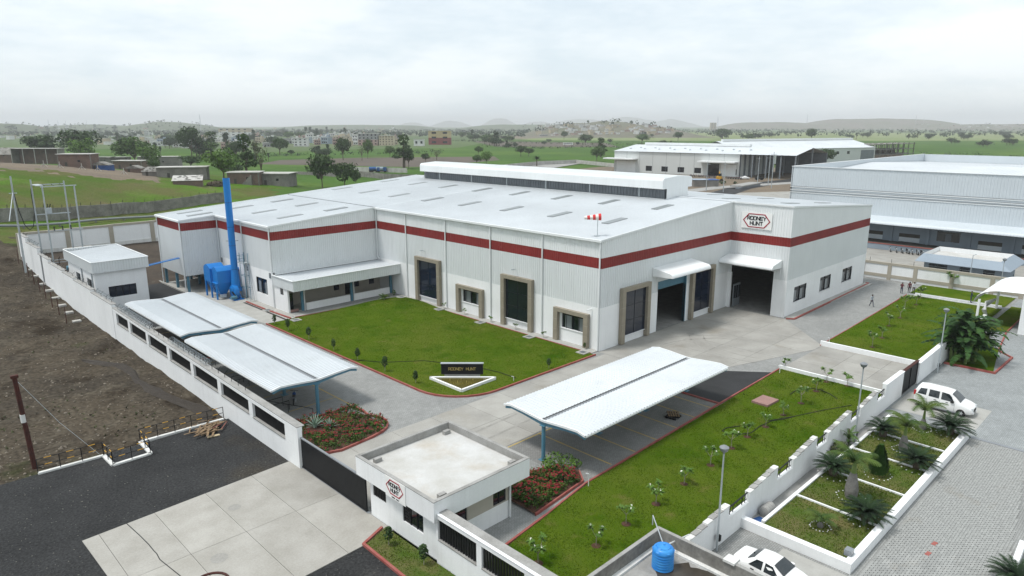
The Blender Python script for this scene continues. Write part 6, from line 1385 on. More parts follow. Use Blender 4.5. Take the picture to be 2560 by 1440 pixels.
# ------------------------------------------------------------------ people
def person(label,loc,rz,shirt,trouser,pose,h=1.68,sleeve=None):
    "pose: dict of joint offsets; body is one skinned mesh, clothing told apart by height on the same skin"
    k=h/1.72; P={}
    J={'pelvis':(0,0,.95),'waist':(0,.0,1.08),'chest':(0,.0,1.33),'neck':(0,.01,1.47),'head':(0,.03,1.58),'crown':(0,.03,1.68)}
    J.update({'shL':(-.19,0,1.42),'shR':(.19,0,1.42),'elL':(-.24,.0,1.13),'elR':(.24,0,1.13),'wrL':(-.25,.06,.88),'wrR':(.25,.06,.88),'hipL':(-.1,0,.9),'hipR':(.1,0,.9),'knL':(-.11,.02,.5),'knR':(.11,.02,.5),'anL':(-.11,0,.08),'anR':(.11,0,.08),'toL':(-.12,.17,.035),'toR':(.12,.17,.035)})
    J.update(pose)
    rad={'pelvis':.145,'waist':.13,'chest':.15,'neck':.06,'head':.095,'crown':.07,'sh':.075,'el':.045,'wr':.032,'hip':.095,'kn':.06,'an':.042,'to':.035}
    names=list(J); me=bpy.data.meshes.new('p'); idx={n:i for i,n in enumerate(names)}
    E_=[('pelvis','waist'),('waist','chest'),('chest','neck'),('neck','head'),('head','crown')]
    for s in 'LR': E_+=[('chest','sh'+s),('sh'+s,'el'+s),('el'+s,'wr'+s),('pelvis','hip'+s),('hip'+s,'kn'+s),('kn'+s,'an'+s),('an'+s,'to'+s)]
    me.from_pydata([tuple(c*k for c in J[n]) for n in names],[(idx[a],idx[b]) for a,b in E_],[])
    o=bpy.data.objects.new('tmp',me); C.objects.link(o); m=o.modifiers.new('s','SKIN'); m.use_smooth_shade=True
    for i,n in enumerate(names):
        r_=rad.get(n,rad.get(n[:-1],.05))*k; me.skin_vertices[0].data[i].radius=(r_,r_*(.72 if n in('pelvis','waist','chest') else 1)); me.skin_vertices[0].data[i].use_root=(n=='pelvis')
    sm=o.modifiers.new('b','SUBSURF'); sm.levels=1; sm.render_levels=1
    dg=bpy.context.evaluated_depsgraph_get(); em=bpy.data.meshes.new_from_object(o.evaluated_get(dg)); bpy.data.objects.remove(o)
    root=thing('person',label,'person',loc,rz,'people in the yard',local=True)
    for q in ('skin',shirt,trouser,'rubber'): em.materials.append(MATS[q])
    for f in em.polygons:
        c=f.center; z=c.z/k; f.use_smooth=True
        arm=abs(c.x/k)>.205 and z<1.36
        f.material_index=0 if z>1.47 else (1 if (z>.97 or (arm and z>1.15)) else (0 if arm and z<1.15 and z>.72 and abs(c.x/k)>.2 else (2 if z>.09 else 3)))
    b=bpy.data.objects.new('body',em); C.objects.link(b); b.parent=root
    for s in 'LR':    # hands: palm, four fingers, thumb
        w=Vector(J['wr'+s])*k; d=(w-Vector(J['el'+s])*k).normalized(); sd=d.cross(Vector((0,0,1))) if abs(d.z)<.9 else Vector((0,1,0)); sd.normalize(); hm=MB()
        hm.bar(w,w+d*.09*k,.075,.03)
        for q in range(4): a=w+d*.085*k+sd*(q-1.5)*.019; L_=(.065,.075,.07,.055)[q]; bend=Vector((0,.02,0)); hm.tube([a,a+d*L_*.5,a+d*L_*.9+bend],[.009,.008,.007],5)
        hm.tube([w+d*.02+sd*.035,w+d*.05+sd*.06,w+d*.085+sd*.062],[.011,.01,.008],5); hm.build('hand','skin',root)
    hd=Vector(J['head'])*k; ha=MB().lathe([(.03,.115),(.075,.10),(.102,.06),(.106,.02),(.09,-.02)],(hd.x,hd.y-.018,hd.z+.02),12).build('hair','hair',root,True)
    fc=MB(); fc.tube([hd+Vector((0,.085,.02)),hd+Vector((0,.115,-.02))],[.01,.016],5); fc.build('nose','skin',root)
    for s in (-1,1): MB().lathe([(.004,-.008),(.012,0),(.004,.008)],tuple(hd+Vector((s*.035,.088,.025))),6,axis='y').build('eye','hair',root); MB().tube([hd+Vector((s*.095,0,.02)),hd+Vector((s*.1,-.01,-.025))],.016,5).build('ear','skin',root)
    MB().tube([hd+Vector((-.028,.09,-.045)),hd+Vector((.028,.09,-.045))],.007,4).build('mouth','petal_red',root)
    return root
walk={'knL':(-.1,.16,.52),'anL':(-.1,.26,.10),'toL':(-.1,.42,.08),'knR':(.1,-.02,.5),'anR':(.1,-.26,.12),'toR':(.1,-.13,.04),'elL':(-.25,-.12,1.14),'wrL':(-.25,-.12,.9),'elR':(.25,.08,1.14),'wrR':(.24,.22,.93)}
phone={'elL':(-.25,.05,1.14),'wrL':(-.1,.28,1.22),'elR':(.26,.02,1.13),'wrR':(.12,.26,1.2),'head':(0,.06,1.57),'crown':(0,.06,1.67)}
PA=lambda u,v,z=.0:(*G(u,v,z),z)
person('person in grey shirt and dark trousers walking across the paved yard',PA(2178,766),R(150),'cloth_grey','cloth_navy',walk)
person('person in maroon top looking down at a phone near lawn corner',PA(2253,734),R(-100),'cloth_maroon','cloth_navy',phone)
person('person in dark red shirt standing behind one in white by the lawn',PA(2272,732.5),R(-60),'cloth_maroon','cloth_dark',{})
person('person in white shirt and black trousers beside the lawn corner',PA(2283,733),R(120),'cloth_white','cloth_dark',{'elR':(.28,.06,1.16),'wrR':(.2,.2,1.0)})
person('person in dark blue shirt on the narrow garden path',PA(2426,757,.02),R(-160),'cloth_navy','cloth_navy',{'elR':(.25,.1,1.14),'wrR':(.2,.3,1.0)})
person('person in teal shirt at the grey cabin behind the panelled wall',(121.6,22.0,0),R(-60),'cloth_teal','cloth_navy',{'elR':(.25,.12,1.2),'wrR':(.2,.3,1.25)})
# ------------------------------------------------------------------ neighbouring warehouse
XN=152.3
nw=thing('warehouse','huge pale blue neighbouring warehouse with long loading dock','warehouse',(XN,40,0))
for a,b in zip(fr(-12,66.6,9),fr(-12,66.6,9)[1:]):
    corr_wall(MB(),'y',XN,a,b,6.0,9.5,.5,.05).build('wall_panel','warehouse',nw); corr_wall(MB(),'y',XN,a,b,11.0,15.2,.5,.05).build('wall_panel','warehouse',nw); MB().box(XN,XN+.1,a,b,9.5,11.0).build('wall_panel','warehouse',nw)
for z in (9.6,10.1,10.75): MB().box(XN-.12,XN,-12,66.6,z,z+.14).build('string_band','sheet_white',nw); MB().box(XN-.1,XN,-12,66.6,z+.14,z+.26).build('string_shadow_strip','gutter_grey',nw)  # solid dark strip along each white band, a shadow line put in as colour
MB().box(XN,247,66.3,66.6,0,15.2).build('side_wall','warehouse',nw); MB().box(246.7,247,-30,66.3,0,15.2).build('rear_wall','warehouse',nw)
for a,b in zip(fr(-12,66.2,8),fr(-12,66.2,8)[1:]): corr_roof(MB(),'x',[(XN+.2,12.9),(200,14.4),(246.6,12.9)],a,b,.9,.06).build('roof_panel','roof_white',nw)
MB().bar((XN,-12,15.25),(XN,66.7,15.25),.35,.1).build('parapet_cap','sheet_white',nw); MB().bar((XN,66.45,15.25),(247,66.45,15.25),.4,.1).build('parapet_cap','sheet_white',nw)
holes=[(46.6,50.3,1.2,2.95),(39.8,43.6,1.2,2.95),(33.0,36.9,2.1,4.05),(26.2,30.0,1.2,2.95),(19.5,23.2,1.2,2.95)]
wall_holes(MB(),'y',XN-.05,XN+.2,-12,66.6,0,6.0,holes).build('dock_wall','warehouse_wall',nw)
for a,b,z0,z1 in holes:
    if z0>2: 
        g=MB().box(XN+.05,XN+.08,a,b,z0,z1).build('window','glass_dark',nw); MB().box(XN,XN+.05,(a+b)/2-.5,(a+b)/2+.5,z0,z1-.4).build('pane','vent_dark',g)
    else:
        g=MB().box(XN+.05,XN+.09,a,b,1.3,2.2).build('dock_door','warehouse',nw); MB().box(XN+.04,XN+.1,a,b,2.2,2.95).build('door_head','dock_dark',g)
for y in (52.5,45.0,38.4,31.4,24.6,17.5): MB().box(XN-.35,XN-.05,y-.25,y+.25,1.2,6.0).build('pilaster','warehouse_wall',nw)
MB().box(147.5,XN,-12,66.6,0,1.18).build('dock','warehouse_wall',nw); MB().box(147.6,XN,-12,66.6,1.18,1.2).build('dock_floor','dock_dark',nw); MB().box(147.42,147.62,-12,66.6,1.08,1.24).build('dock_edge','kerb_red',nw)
pr=[(XN,6.05),(147.9,5.5)]+[(147.9-.55*math.sin(R(18*i)),4.95+.55*math.cos(R(18*i))) for i in range(1,6)]
for a,b in zip(fr(-12,60,8),fr(-12,60,8)[1:]): corr_roof(MB(),'x',pr,a,b,.5,.03).build('dock_awning','warehouse',nw)
MB().box(148.0,XN,-12,60,4.9,4.95).build('awning_soffit','warehouse_wall',nw)
# grey security cabin and railings
sc=thing('security_cabin','long grey flat-roofed cabin with open white parapet before the warehouse','cabin',(129,27,0))
wall_holes(MB(),'y',125.2,125.4,20.8,31.6,0,2.7,[(28.3,30.9,1.0,2.3),(25.2,26.6,1.0,2.3),(21.9,23.4,1.0,2.3)]).build('front_wall','warehouse_wall',sc)
for a,b in ((28.3,30.9),(25.2,26.6),(21.9,23.4)):
    g=MB().box(125.28,125.31,a,b,1.0,2.3).build('window','glass_dark',sc)
    for z in (1.4,1.85): MB().box(125.15,125.19,a-.1,b+.1,z,z+.05).build('window_bar','galv',g)
MB().box(125.4,134,31.4,31.6,0,2.7).build('side_wall','warehouse_wall',sc); MB().box(133.8,134,20.8,31.4,0,2.7).build('rear_wall','warehouse_wall',sc); MB().box(125.4,133.8,20.8,21.0,0,2.7).build('side_wall','warehouse_wall',sc)
ring=[(123.6,19.7),(135.2,19.7),(135.2,32.6),(123.6,32.6)]; ri=[(125.6,21.4),(134.7,21.4),(134.7,32.0),(125.6,32.0)]
m=MB()
for i in range(4):
    a,b,c,d=ring[i],ring[(i+1)%4],ri[(i+1)%4],ri[i]; MB().add([(*a,2.7),(*b,2.7),(*c,3.75),(*d,3.75)],[(0,1,2,3)]).build('fascia','warehouse_wall',sc); MB().add([(*d,3.76),(*c,3.76),(c[0],c[1],3.0),(d[0],d[1],3.0)],[(0,1,2,3)]).build('parapet_inner','white',sc)
MB().box(125.6,134.7,21.4,32.0,2.95,3.0).build('roof_slab','roof_slab',sc); MB().box(123.6,135.2,19.7,32.6,2.66,2.7).build('soffit','warehouse_wall',sc)
for i,(a,b,lb) in enumerate(((33.6,43.5,'grey vertical bar fence between blue pillars left of the cabin'),(13.5,18.5,'grey vertical bar fence at right picture edge beyond the wall'))):
    o=thing('bar_fence',lb,'fence',(122.5,(a+b)/2,0)); 
    for y in (a,b,(a+b)/2): MB().box(122.1,122.7,y-.3,y+.3,0,1.9).build('pillar','warehouse_wall',o); MB().box(122.05,122.75,y-.35,y+.35,1.9,2.0).build('pillar_cap','kerb_red',o)
    n=int((b-a)/.3)
    for k in range(n): MB().box(122.37,122.43,a+.3*k,a+.3*k+.1,.2,1.75).build('bar','galv',o)
    MB().box(122.36,122.44,a,b,1.55,1.62).build('rail','galv',o)
mc0=motorcycle('motorcycle','black motorcycle, leftmost of the row before the loading dock',(146.2,43.0,-.03),R(200),.1,'black_metal','motorcycles parked before the loading dock')
for i,y in enumerate((41.9,40.9,39.9,39.1,38.2,37.4)): dup(mc0,(146.1,y,-.03),R(200+8*(i%3)),1,'black motorcycle before the loading dock, %s from the left'%('second','third','fourth','fifth','sixth','seventh')[i],'motorcycles parked before the loading dock').rotation_euler=(.1,0,R(200+8*(i%3)))
def simple_lamp(label,x,y,h,arm=0,z=0.):
    o=thing('lamp_post',label,'lamp post',(x,y,z)); MB().tube([(x,y,z),(x,y,z+h)],[.08,.05],6).build('pole','galv',o); MB().bar((x,y,z+h),(x+.4,y-1.2*arm-.3,z+h+.15),.12,.07).build('lamp_head','galv',o)
simple_lamp('tall lamp post standing just right of the factory end wall',137.4,45.0,6.2,1); simple_lamp('thin dark lamp post behind the panelled wall near the cabin',121.0,24.2,5.0)
# vaulted canopy gate building on the right edge
vg=thing('gate_building','white gate building with vaulted canopy and red stripe at right edge','building',(103,14,0))
pr=[(18.9,2.9)]+[(16.1+2.8*math.cos(R(a)),2.9+1.75*math.sin(R(a))) for a in range(12,91,13)]+[(13.6,4.75)]
corr_roof(MB(),'y',pr,98.2,109.5,.35,.04).build('vault_canopy','sheet_white',vg)
for x in (98.4,109.2): MB().box(x-.12,x+.12,18.2,18.45,0,3.3).build('column','white',vg)
wall_holes(MB(),'x',13.4,13.6,98,114,0,3.6,[(99.5,107,1.2,2.8)]).build('side_wall','white',vg)
MB().box(99.5,107,13.48,13.52,1.2,2.8).build('window','glass_dark',vg); MB().box(97.5,98.3,12.6,13.9,0,4.6).build('pier','white',vg); MB().box(96.8,114,8.0,13.4,3.6,4.6).build('parapet','white',vg); MB().box(97.8,114,8.2,13.4,0,3.6).build('block','white',vg); MB().box(96.76,96.8,8.0,11.6,3.95,4.3).build('stripe','sheet_red',vg)
MB().box(97.4,97.45,8.6,11.8,0,3.2).build('recess_panel','warehouse',vg)
fig=thing('white_statue','white curved sculpture fragment on the lawn before the vaulted canopy','sculpture',(*G(2465,790),.05)); x,y=G(2465,790)
MB().tube([(x,y,.0),(x-.3,y+.3,.9),(x+.1,y+.1,1.7),(x+.9,y-.6,2.2)],[.18,.28,.34,.12],10).build('body','white',fig,True)
# ------------------------------------------------------------------ far factory and its yard
def frame_pts(u0,v0,u1,v1): a=Vector((*G(u0,v0),0)); b=Vector((*G(u1,v1),0)); return a,b
a,b=frame_pts(1535,428,1846,443); ang=math.atan2(b.y-a.y,b.x-a.x); Lf=(b-a).length
ff=thing('factory_building','distant white factory with canopies over its doors and open end bay','factory',tuple(a),ang,'factories beyond the plot',local=True)
D=46.; He=10.7; Hr=13.6
sgn=1 # local +x along facade, depth away from camera is +y if left-handed check
tst=Matrix.Rotation(ang,3,'Z')@Vector((0,1,0)); 
if tst.dot(Vector((a.x,a.y,0)))<0: sgn=-1
def fb(x0,x1,y0,y1,z0,z1,name,mat,par=ff): return MB().box(x0,x1,min(sgn*y0,sgn*y1),max(sgn*y0,sgn*y1),z0,z1).build(name,mat,par)
fholes=[(19+9.0*k,22.6+9.0*k,1.0,3.6) for k in range(6)]+[(Lf*.77,Lf*.77+6,0,6)]
m=MB(); wall_holes(m,'x',0,.3*sgn,0,Lf,0,He,fholes); m.build('front_wall','factory_wall',ff)
for h in fholes: g=fb(h[0],h[1],.1,.14,h[2],h[3],'window' if h[2] else 'door','glass_dark')
for k in range(1,9): fb(Lf*k/9-.05,Lf*k/9+.05,-.04,0,0,He,'panel_joint','pane_grey')
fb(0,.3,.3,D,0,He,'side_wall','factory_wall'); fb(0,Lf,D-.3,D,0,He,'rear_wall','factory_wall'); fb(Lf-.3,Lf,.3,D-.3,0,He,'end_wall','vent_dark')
for i,(x0,x1) in enumerate(((-4,14),(Lf*.72,Lf-.5))):
    fb(x0,x1,-5,0,6.6,7.2,'door_canopy','sheet_white'); 
    if i==0: fb(1.5,13,-.1,0,0,5.6,'shutter','sheet_white')
    else: fb(Lf*.87,Lf-1.5,-.1,0,0,5.6,'shutter','sheet_white')
ext=26
corr_roof(MB(),'y',[(-.6*sgn,He),(D/2*sgn,Hr),((D+.6)*sgn,He)],-.5,Lf,3.,.05).build('roof_panel','roof_white',ff); corr_roof(MB(),'y',[(-.6*sgn,He),(D/2*sgn,Hr),((D+.6)*sgn,He)],Lf,Lf+ext,3.,.05).build('canopy_roof','roof_white',ff)
for k in range(4):
    for y in (0,D/2,D): fb(Lf+ext*(k+1)/4-.5,Lf+ext*(k+1)/4,y-.3,y+.3,0,He if y!=D/2 else Hr,'column','vent_dark')
for k in range(7): fb(Lf,Lf+.2,2+6*k,5+6*k,0,He,'screen_panel','factory_wall')
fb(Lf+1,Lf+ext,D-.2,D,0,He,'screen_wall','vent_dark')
fb(6,Lf-4,D/2-1.5,D/2+1.5,Hr,Hr+1.2,'ridge_vent','sheet_white')
for k in range(8): 
    for y in (8,12): MB().lathe([(.5,0),(.7,.4),(.4,.8)],(5+k*Lf/8+(y-8),sgn*y,He+2.9*y/(D/2)-.2),8).build('roof_turbine','galv',ff)
a,b=frame_pts(1990,408,2185,402); ang=math.atan2(b.y-a.y,b.x-a.x); L2=(b-a).length
f2=thing('factory_building','second distant white factory behind the first with long ridge vent','factory',tuple(a),ang,'factories beyond the plot',local=True)
fb(0,L2,0,40,0,9.2,'walls','factory_wall',f2)
corr_roof(MB(),'y',[(-.5*sgn,9.2),(20*sgn,14),(40.5*sgn,9.2)],-50,L2+1,3.,.05).build('roof_panel','roof_white',f2); fb(-45,L2,19,21,14,15.2,'ridge_vent','sheet_white',f2); fb(-50,0,.2,40,0,9.2,'walls','factory_wall',f2)
for k in range(5): fb(6+10*k,8.4+10*k,-.05,.0,5.2,7,'window','glass_dark',f2)
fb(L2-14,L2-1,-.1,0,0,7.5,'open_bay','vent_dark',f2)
a,b=frame_pts(2183,402,2284,396); ang=math.atan2(b.y-a.y,b.x-a.x); L3=(b-a).length
uc=thing('unfinished_building','unfinished brown concrete frame building beside the second factory','building',tuple(a),ang,None,local=True)
for z in (3.6,7.2,10.8): fb(0,L3,0,14,z,z+.4,'floor_slab','plaster_raw',uc)
for k in range(8):
    for y in (0,7,13.6): fb(L3*k/7.2,L3*k/7.2+.5,y,y+.5,0,11.8,'column','plaster_raw',uc)
for k in range(7): fb(L3*k/7.2+.5,L3*(k+1)/7.2,.15,.35,0,3.6 if k<5 else 1,'infill','brick_raw',uc); fb(L3*k/7.2+.5,L3*(k+1)/7.2,13.2,13.4,3.6,7.2,'infill','brick_raw',uc)
# yard objects between
def strip(name,mat,z,w,*px_):
    P=[Vector((*G(*p),0)) for p in px_]
    kerb([(p.x,p.y) for p in P],w,z,mat,name=name)
strip('yard_road','asphalt',.02,9,(1780,492),(1850,470),(1930,456),(2010,448)); strip('yard_road','concrete_grey',.03,7,(1700,480),(1800,468),(1900,462),(2000,456))
cv=thing('culvert','concrete culvert slab with dark opening on the dirt lot','culvert',(*G(1870,470),0)); p,q=Vector((*G(1840,472),0)),Vector((*G(1890,463),0)); MB().bar(p+Vector((0,0,1.0)),q+Vector((0,0,1.0)),5,.5).build('deck','concrete_grey',cv); MB().bar(p+Vector((-1.5,-1.5,.4)),q+Vector((-1.5,-1.5,.4)),2,.7).build('opening','vent_dark',cv)
lw_=thing('plot_wall','long grey compound wall at the edge of the dirt lot','wall',(*G(1500,408),0))
pw=[G(*p) for p in ((1270,420),(1350,412),(1440,408),(1535,418))]
for (x0,y0_),(x1,y1_) in zip(pw,pw[1:]): MB().bar((x0,y0_,1.1),(x1,y1_,1.1),.25,2.2).build('wall_bay','roof_dust',lw_)
pole_lb=('leftmost','second','third','fourth','rightmost')
for i,(u,v,hh) in enumerate(((1765,478,11),(1808,480,11),(1893,465,12),(1920,463,12),(1928,471,14))):
    x,y=G(u,v); o=thing('utility_pole','thin pale utility pole on the dirt lot, %s of five'%pole_lb[i],'pole',(x,y,0),0,'poles on the dirt lot'); MB().tube([(x,y,0),(x,y,hh)],[.16,.1],6).build('pole','galv',o); MB().bar((x-.8,y+.8,hh-1),(x+.8,y-.8,hh-1),.12,.12).build('crossarm','galv',o)
x,y=G(1862,448); car('hatchback','small white car parked by the distant factory yard',(x,y,0),R(-40),sed,(-1.25,1.2),.73,.29,[],((.32,.92),(.92,.95)),((-1.18,.9),(-.78,.93)),None,lambda o,s,at:None)
x,y=G(2058,434)
x,y=G(1898,450); jp=thing('jeep','small dark jeep on the distant yard road','car',(x,y,0),R(-40),None,local=True); MB().box(-1.8,1.8,-.8,.8,.5,1.1).build('body','black_metal',jp); MB().box(-1.0,.4,-.7,.7,1.1,1.8).build('cabin','glass_car',jp)
for q in (-1.1,1.1):
    for s in (-1,1): MB().lathe([(.4,-.12),(.4,.12)],(q,s*.75,.4),10,axis='y').build('wheel','rubber',jp)
x,y=G(1797,452); ex=thing('excavator','yellow excavator standing before the distant factory door','excavator',(x,y,0),R(20),None,local=True)
MB().box(-1.5,1.5,-1.1,1.1,.9,2.0).build('body','yellow_paint',ex); MB().box(-.2,1.0,-.9,.3,2.0,3.2).build('cab','glass_car',ex)
for s in (-1,1): MB().box(-1.8,1.8,s*1.1-.3,s*1.1+.3,0,.9).build('track','rubber',ex)
MB().bar((1.2,.4,1.8),(3.6,.4,3.8),.35,.45).build('boom','yellow_paint',ex); MB().bar((3.6,.4,3.8),(4.6,.4,1.6),.3,.35).build('arm','yellow_paint',ex); MB().box(4.2,5.0,0,.8,.9,1.6).build('bucket','rust',ex)
mt=motorcycle('motorcycle','small parked motorcycle in the row before the distant factory',(*G(1725,441),0),R(30),.1,'cloth_maroon','motorcycles before the distant factory')
for i in range(1,22):
    u=1722+i*6.2 if i<12 else 1765+i*4.2; x,y=G(u,441+(u-1720)*.06); dup(mt,(x,y,0),R(30+20*(i%3)),1.05,None,'motorcycles before the distant factory')
sd=thing('site_shed','grey site shed with blue roof sheets on the dirt lot','shed',(*G(1760,465),0),R(-45),None,local=True); MB().box(-5,5,-3,3,0,2.6).build('walls','plaster_raw',sd); MB().box(-5.3,1,-3.3,3.3,2.6,2.75).build('roof','town_blue',sd); MB().box(1,5.3,-3.3,3.3,2.6,2.7).build('roof','tarp_blue',sd)
# ------------------------------------------------------------------ old boundary wall and huts on the left hill
ow=thing('old_wall','long weathered grey concrete wall below the grassy hill','wall',(40,200,3))
pts=[]
for u,v in ((-120,560),(0,556),(90,552),(180,547),(280,539),(390,528),(480,516),(560,505)): x,y,z=Gz(u,v); pts.append((x,y,z))
for (x0,y0_,z0),(x1,y1_,z1) in zip(pts,pts[1:]):
    n=4
    for k in range(n):
        t0,t1=k/n,(k+1)/n; L0=Vector((x0,y0_,0)).lerp(Vector((x1,y1_,0)),t0); L1=Vector((x0,y0_,0)).lerp(Vector((x1,y1_,0)),t1); za,zb_=zg(L0.x,L0.y),zg(L1.x,L1.y)
        m=MB(); d=(L1-L0).normalized(); nn_=Vector((-d.y,d.x,0))*.15
        m.loft([[L0+nn_+Vector((0,0,za-1)),L0-nn_+Vector((0,0,za-1)),L0-nn_+Vector((0,0,za+2.9)),L0+nn_+Vector((0,0,za+2.9))],[L1+nn_+Vector((0,0,zb_-1)),L1-nn_+Vector((0,0,zb_-1)),L1-nn_+Vector((0,0,zb_+2.9)),L1+nn_+Vector((0,0,zb_+2.9))]]).build('wall_bay','concrete_old',ow)
        MB().tube([L0+Vector((0,0,za+2.9)),L0+Vector((.1,.1,za+3.6))],.06,4).build('wire_post','black_metal',ow)
pl=thing('pipeline','grey pipe on low supports between rear wall and old concrete wall','pipe',(30,150,4)); pts=[]
for u,v in ((-60,566),(60,566),(150,560),(240,550),(310,545),(400,540)): x,y,z=Gz(u,v+6); pts.append((x,y,z+.6))
MB().tube(pts,.28,8).build('pipe','gutter_grey',pl,True)
for p in pts: MB().box(p[0]-.2,p[0]+.2,p[1]-.2,p[1]+.2,p[2]-1.2,p[2]-.2).build('support','concrete_old',pl)
RZ=R(YAW-90)
def hut(label,u0,u1,vb,vt,wall,roof,dep=6.,kind='flat',rot=0.,cat='hut',group='huts on the grassy hill',wins=1,door=True,name='hut'):
    x,y,z=Gz((u0+u1)/2,vb); d=depth_of(x,y); w=(u1-u0)/FPX*d; hh=max(1.6,(vb-vt)/FPX*d*1.0)
    o=thing(name,label,cat,(x,y,z),RZ+rot,group,local=True)
    if kind=='open':
        MB().box(-w/2,w/2,dep-.2,dep,-1,hh-.3).build('rear_wall','brick_raw',o)
        for s in (-1,1): MB().box(s*w/2-.12,s*w/2+.12,0.2,dep,-1,hh-.3).build('side_wall',wall,o)
        for k in range(5): MB().box(-w/2+w*k/4-.15,-w/2+w*k/4+.15,0,.3,-1,hh-.3).build('column','roof_dust',o)
        MB().box(-w/2-.4,w/2+.4,-.5,dep+.2,hh-.3,hh).build('roof',roof,o)
    elif kind=='gable':
        MB().box(-w/2,w/2,0,dep,-1,hh*.6).build('wall',wall,o); m=MB().add([(-w/2-.3,-.3,hh*.55),(w/2+.3,-.3,hh*.55),(w/2+.3,dep+.3,hh*.55),(-w/2-.3,dep+.3,hh*.55),(0,-.3,hh),(0,dep+.3,hh)],[(0,4,5,3),(4,1,2,5),(0,1,4),(2,3,5)]); m.build('roof',roof,o)
    elif kind=='lean':
        MB().prism([(-w/2,0),(w/2,0),(w/2,dep),(-w/2,dep)],-1,lambda a,b_:hh*(.5+.35*b_/dep)).build('wall',wall,o); m=MB().prism([(-w/2-.3,-.4),(w/2+.3,-.4),(w/2+.3,dep+.2),(-w/2-.3,dep+.2)],lambda a,b_:hh*(.5+.4*b_/dep),lambda a,b_:hh*(.5+.4*b_/dep)+.1); rf=m.build('roof',roof,o)
        for k in range(10): q=MB().box(-w/2+rnd.uniform(0,w),-w/2+rnd.uniform(0,w)+.6,0,1,0,0); 
        r_=random.Random(int(u0))
        for k in range(26):
            sx,sy=r_.uniform(-w/2,w/2),r_.uniform(0,dep); MB().box(sx-.35,sx+.35,sy-.2,sy+.2,hh*(.5+.4*sy/dep)+.08,hh*(.5+.4*sy/dep)+.26).build('roof_stone',('roof_dust','plaster_raw','concrete_old')[k%3],rf)
    else:
        MB().box(-w/2,w/2,0,dep,-1.2,hh-.25).build('wall',wall,o); MB().box(-w/2-.5,w/2+.5,-.6,dep+.4,hh-.25,hh).build('roof',roof,o)
        for s in (-1,1): MB().box(s*w/2-.15,s*w/2+.15,-.04,.2,-1,hh-.25).build('corner_post','plaster_raw',o)
    if kind!='open':
        if door: dd_=MB().box(-w*.3,-w*.3+.95,-.06,.02,0,min(2.0,hh*.7)).build('door','dock_dark',o)
        for k in range(wins): g=MB().box(w*(.1+.22*k),w*(.1+.22*k)+.9,-.06,.02,hh*.4,hh*.4+.8).build('window','glass_dark',o)
    return o
hut('open-fronted long shed with white roof and columns on the hill top',32,146,407,372,'plaster_raw','roof_dust',7,'open',cat='shed',name='shed')
hut('broken tile-roofed shack at the left picture edge on hill top',-20,30,405,368,'brick_raw','concrete_old',6,'lean')
hut('brown brick house with flat roof right of the open shed',150,226,419,386,'brick_raw','roof_dust',7,rot=.1,wins=1)
hut('blue tarpaulin hut with pointed roof among the hillside huts',226,272,424,405,'tarp_blue','concrete_old',4,'gable',wins=0)
hut('small pale block hut behind the blue tarpaulin hut',238,276,412,393,'plaster_raw','roof_dust',5)
hut('small pale hut between blue hut and tree on the hill',282,318,411,393,'plaster_raw','roof_dust',5,wins=1)
hut('low grey-brown hut in front of the big hillside tree',282,356,424,402,'brick_raw','roof_dust',6,rot=-.1,wins=2)
hut('tiny hut with orange cloth at its side on the hill',312,352,431,414,'brick_raw','concrete_old',4,'gable',wins=0)
hut('two-tone block house behind trees near hillside centre',350,444,416,392,'plaster_raw','roof_dust',7,rot=.15)
hut('long pale plastered house with white roof slab on the slope',400,512,446,418,'plaster_raw','roof_dust',7,rot=.25,wins=0)
hut('low mud hut with stone-weighted tile roof and white sheet',436,502,463,440,'brick_raw','roof_dust',6,'lean',rot=.35,wins=0,door=False)
hut('patched shack with dark sheet roof left of the mud hut',356,402,440,418,'plaster_raw','concrete_old',5,'lean',wins=0)
hs=hut('brick house with an outside staircase beside the green trees',572,646,461,431,'brick_raw','roof_dust',8,rot=.1,wins=1,cat='house')
for k in range(7): MB().box(1.2-.5*k+1.5,1.7-.5*k+1.5,-1.1,-.1,-.8,3.3-.5*k).build('stair_step','plaster_raw',hs)
hut('grey block house with orange doors right of staircase house',646,722,464,434,'plaster_raw','roof_dust',9,rot=-.05,wins=1,cat='house')
x,y,z=Gz(540,465); o=thing('brushwood_heap','dark heap of brushwood below the staircase house','heap',(x,y,z),0,None,local=True); leafball(MB(),[((0,0,.6),(3.2,2,1.2))],500,.4,rnd).build('brushwood','bark',o)
for i,(u,v) in enumerate(((110,418),(150,420),(205,424),(245,428),(310,436))):
    x,y,z=Gz(u,v); o=thing('fence_post','pale concrete fence post with strut on the hill edge, %s from left'%ford[i],'post',(x,y,z),0,'fence posts on the hill edge'); MB().box(x-.1,x+.1,y-.1,y+.1,z-.3,z+2.3).build('post','roof_dust',o)
    for s in (-1,1): MB().bar((x,y,z+1.4),(x+s*1.3*math.cos(RZ),y+s*1.3*math.sin(RZ),z),.12,.12).build('strut','roof_dust',o)
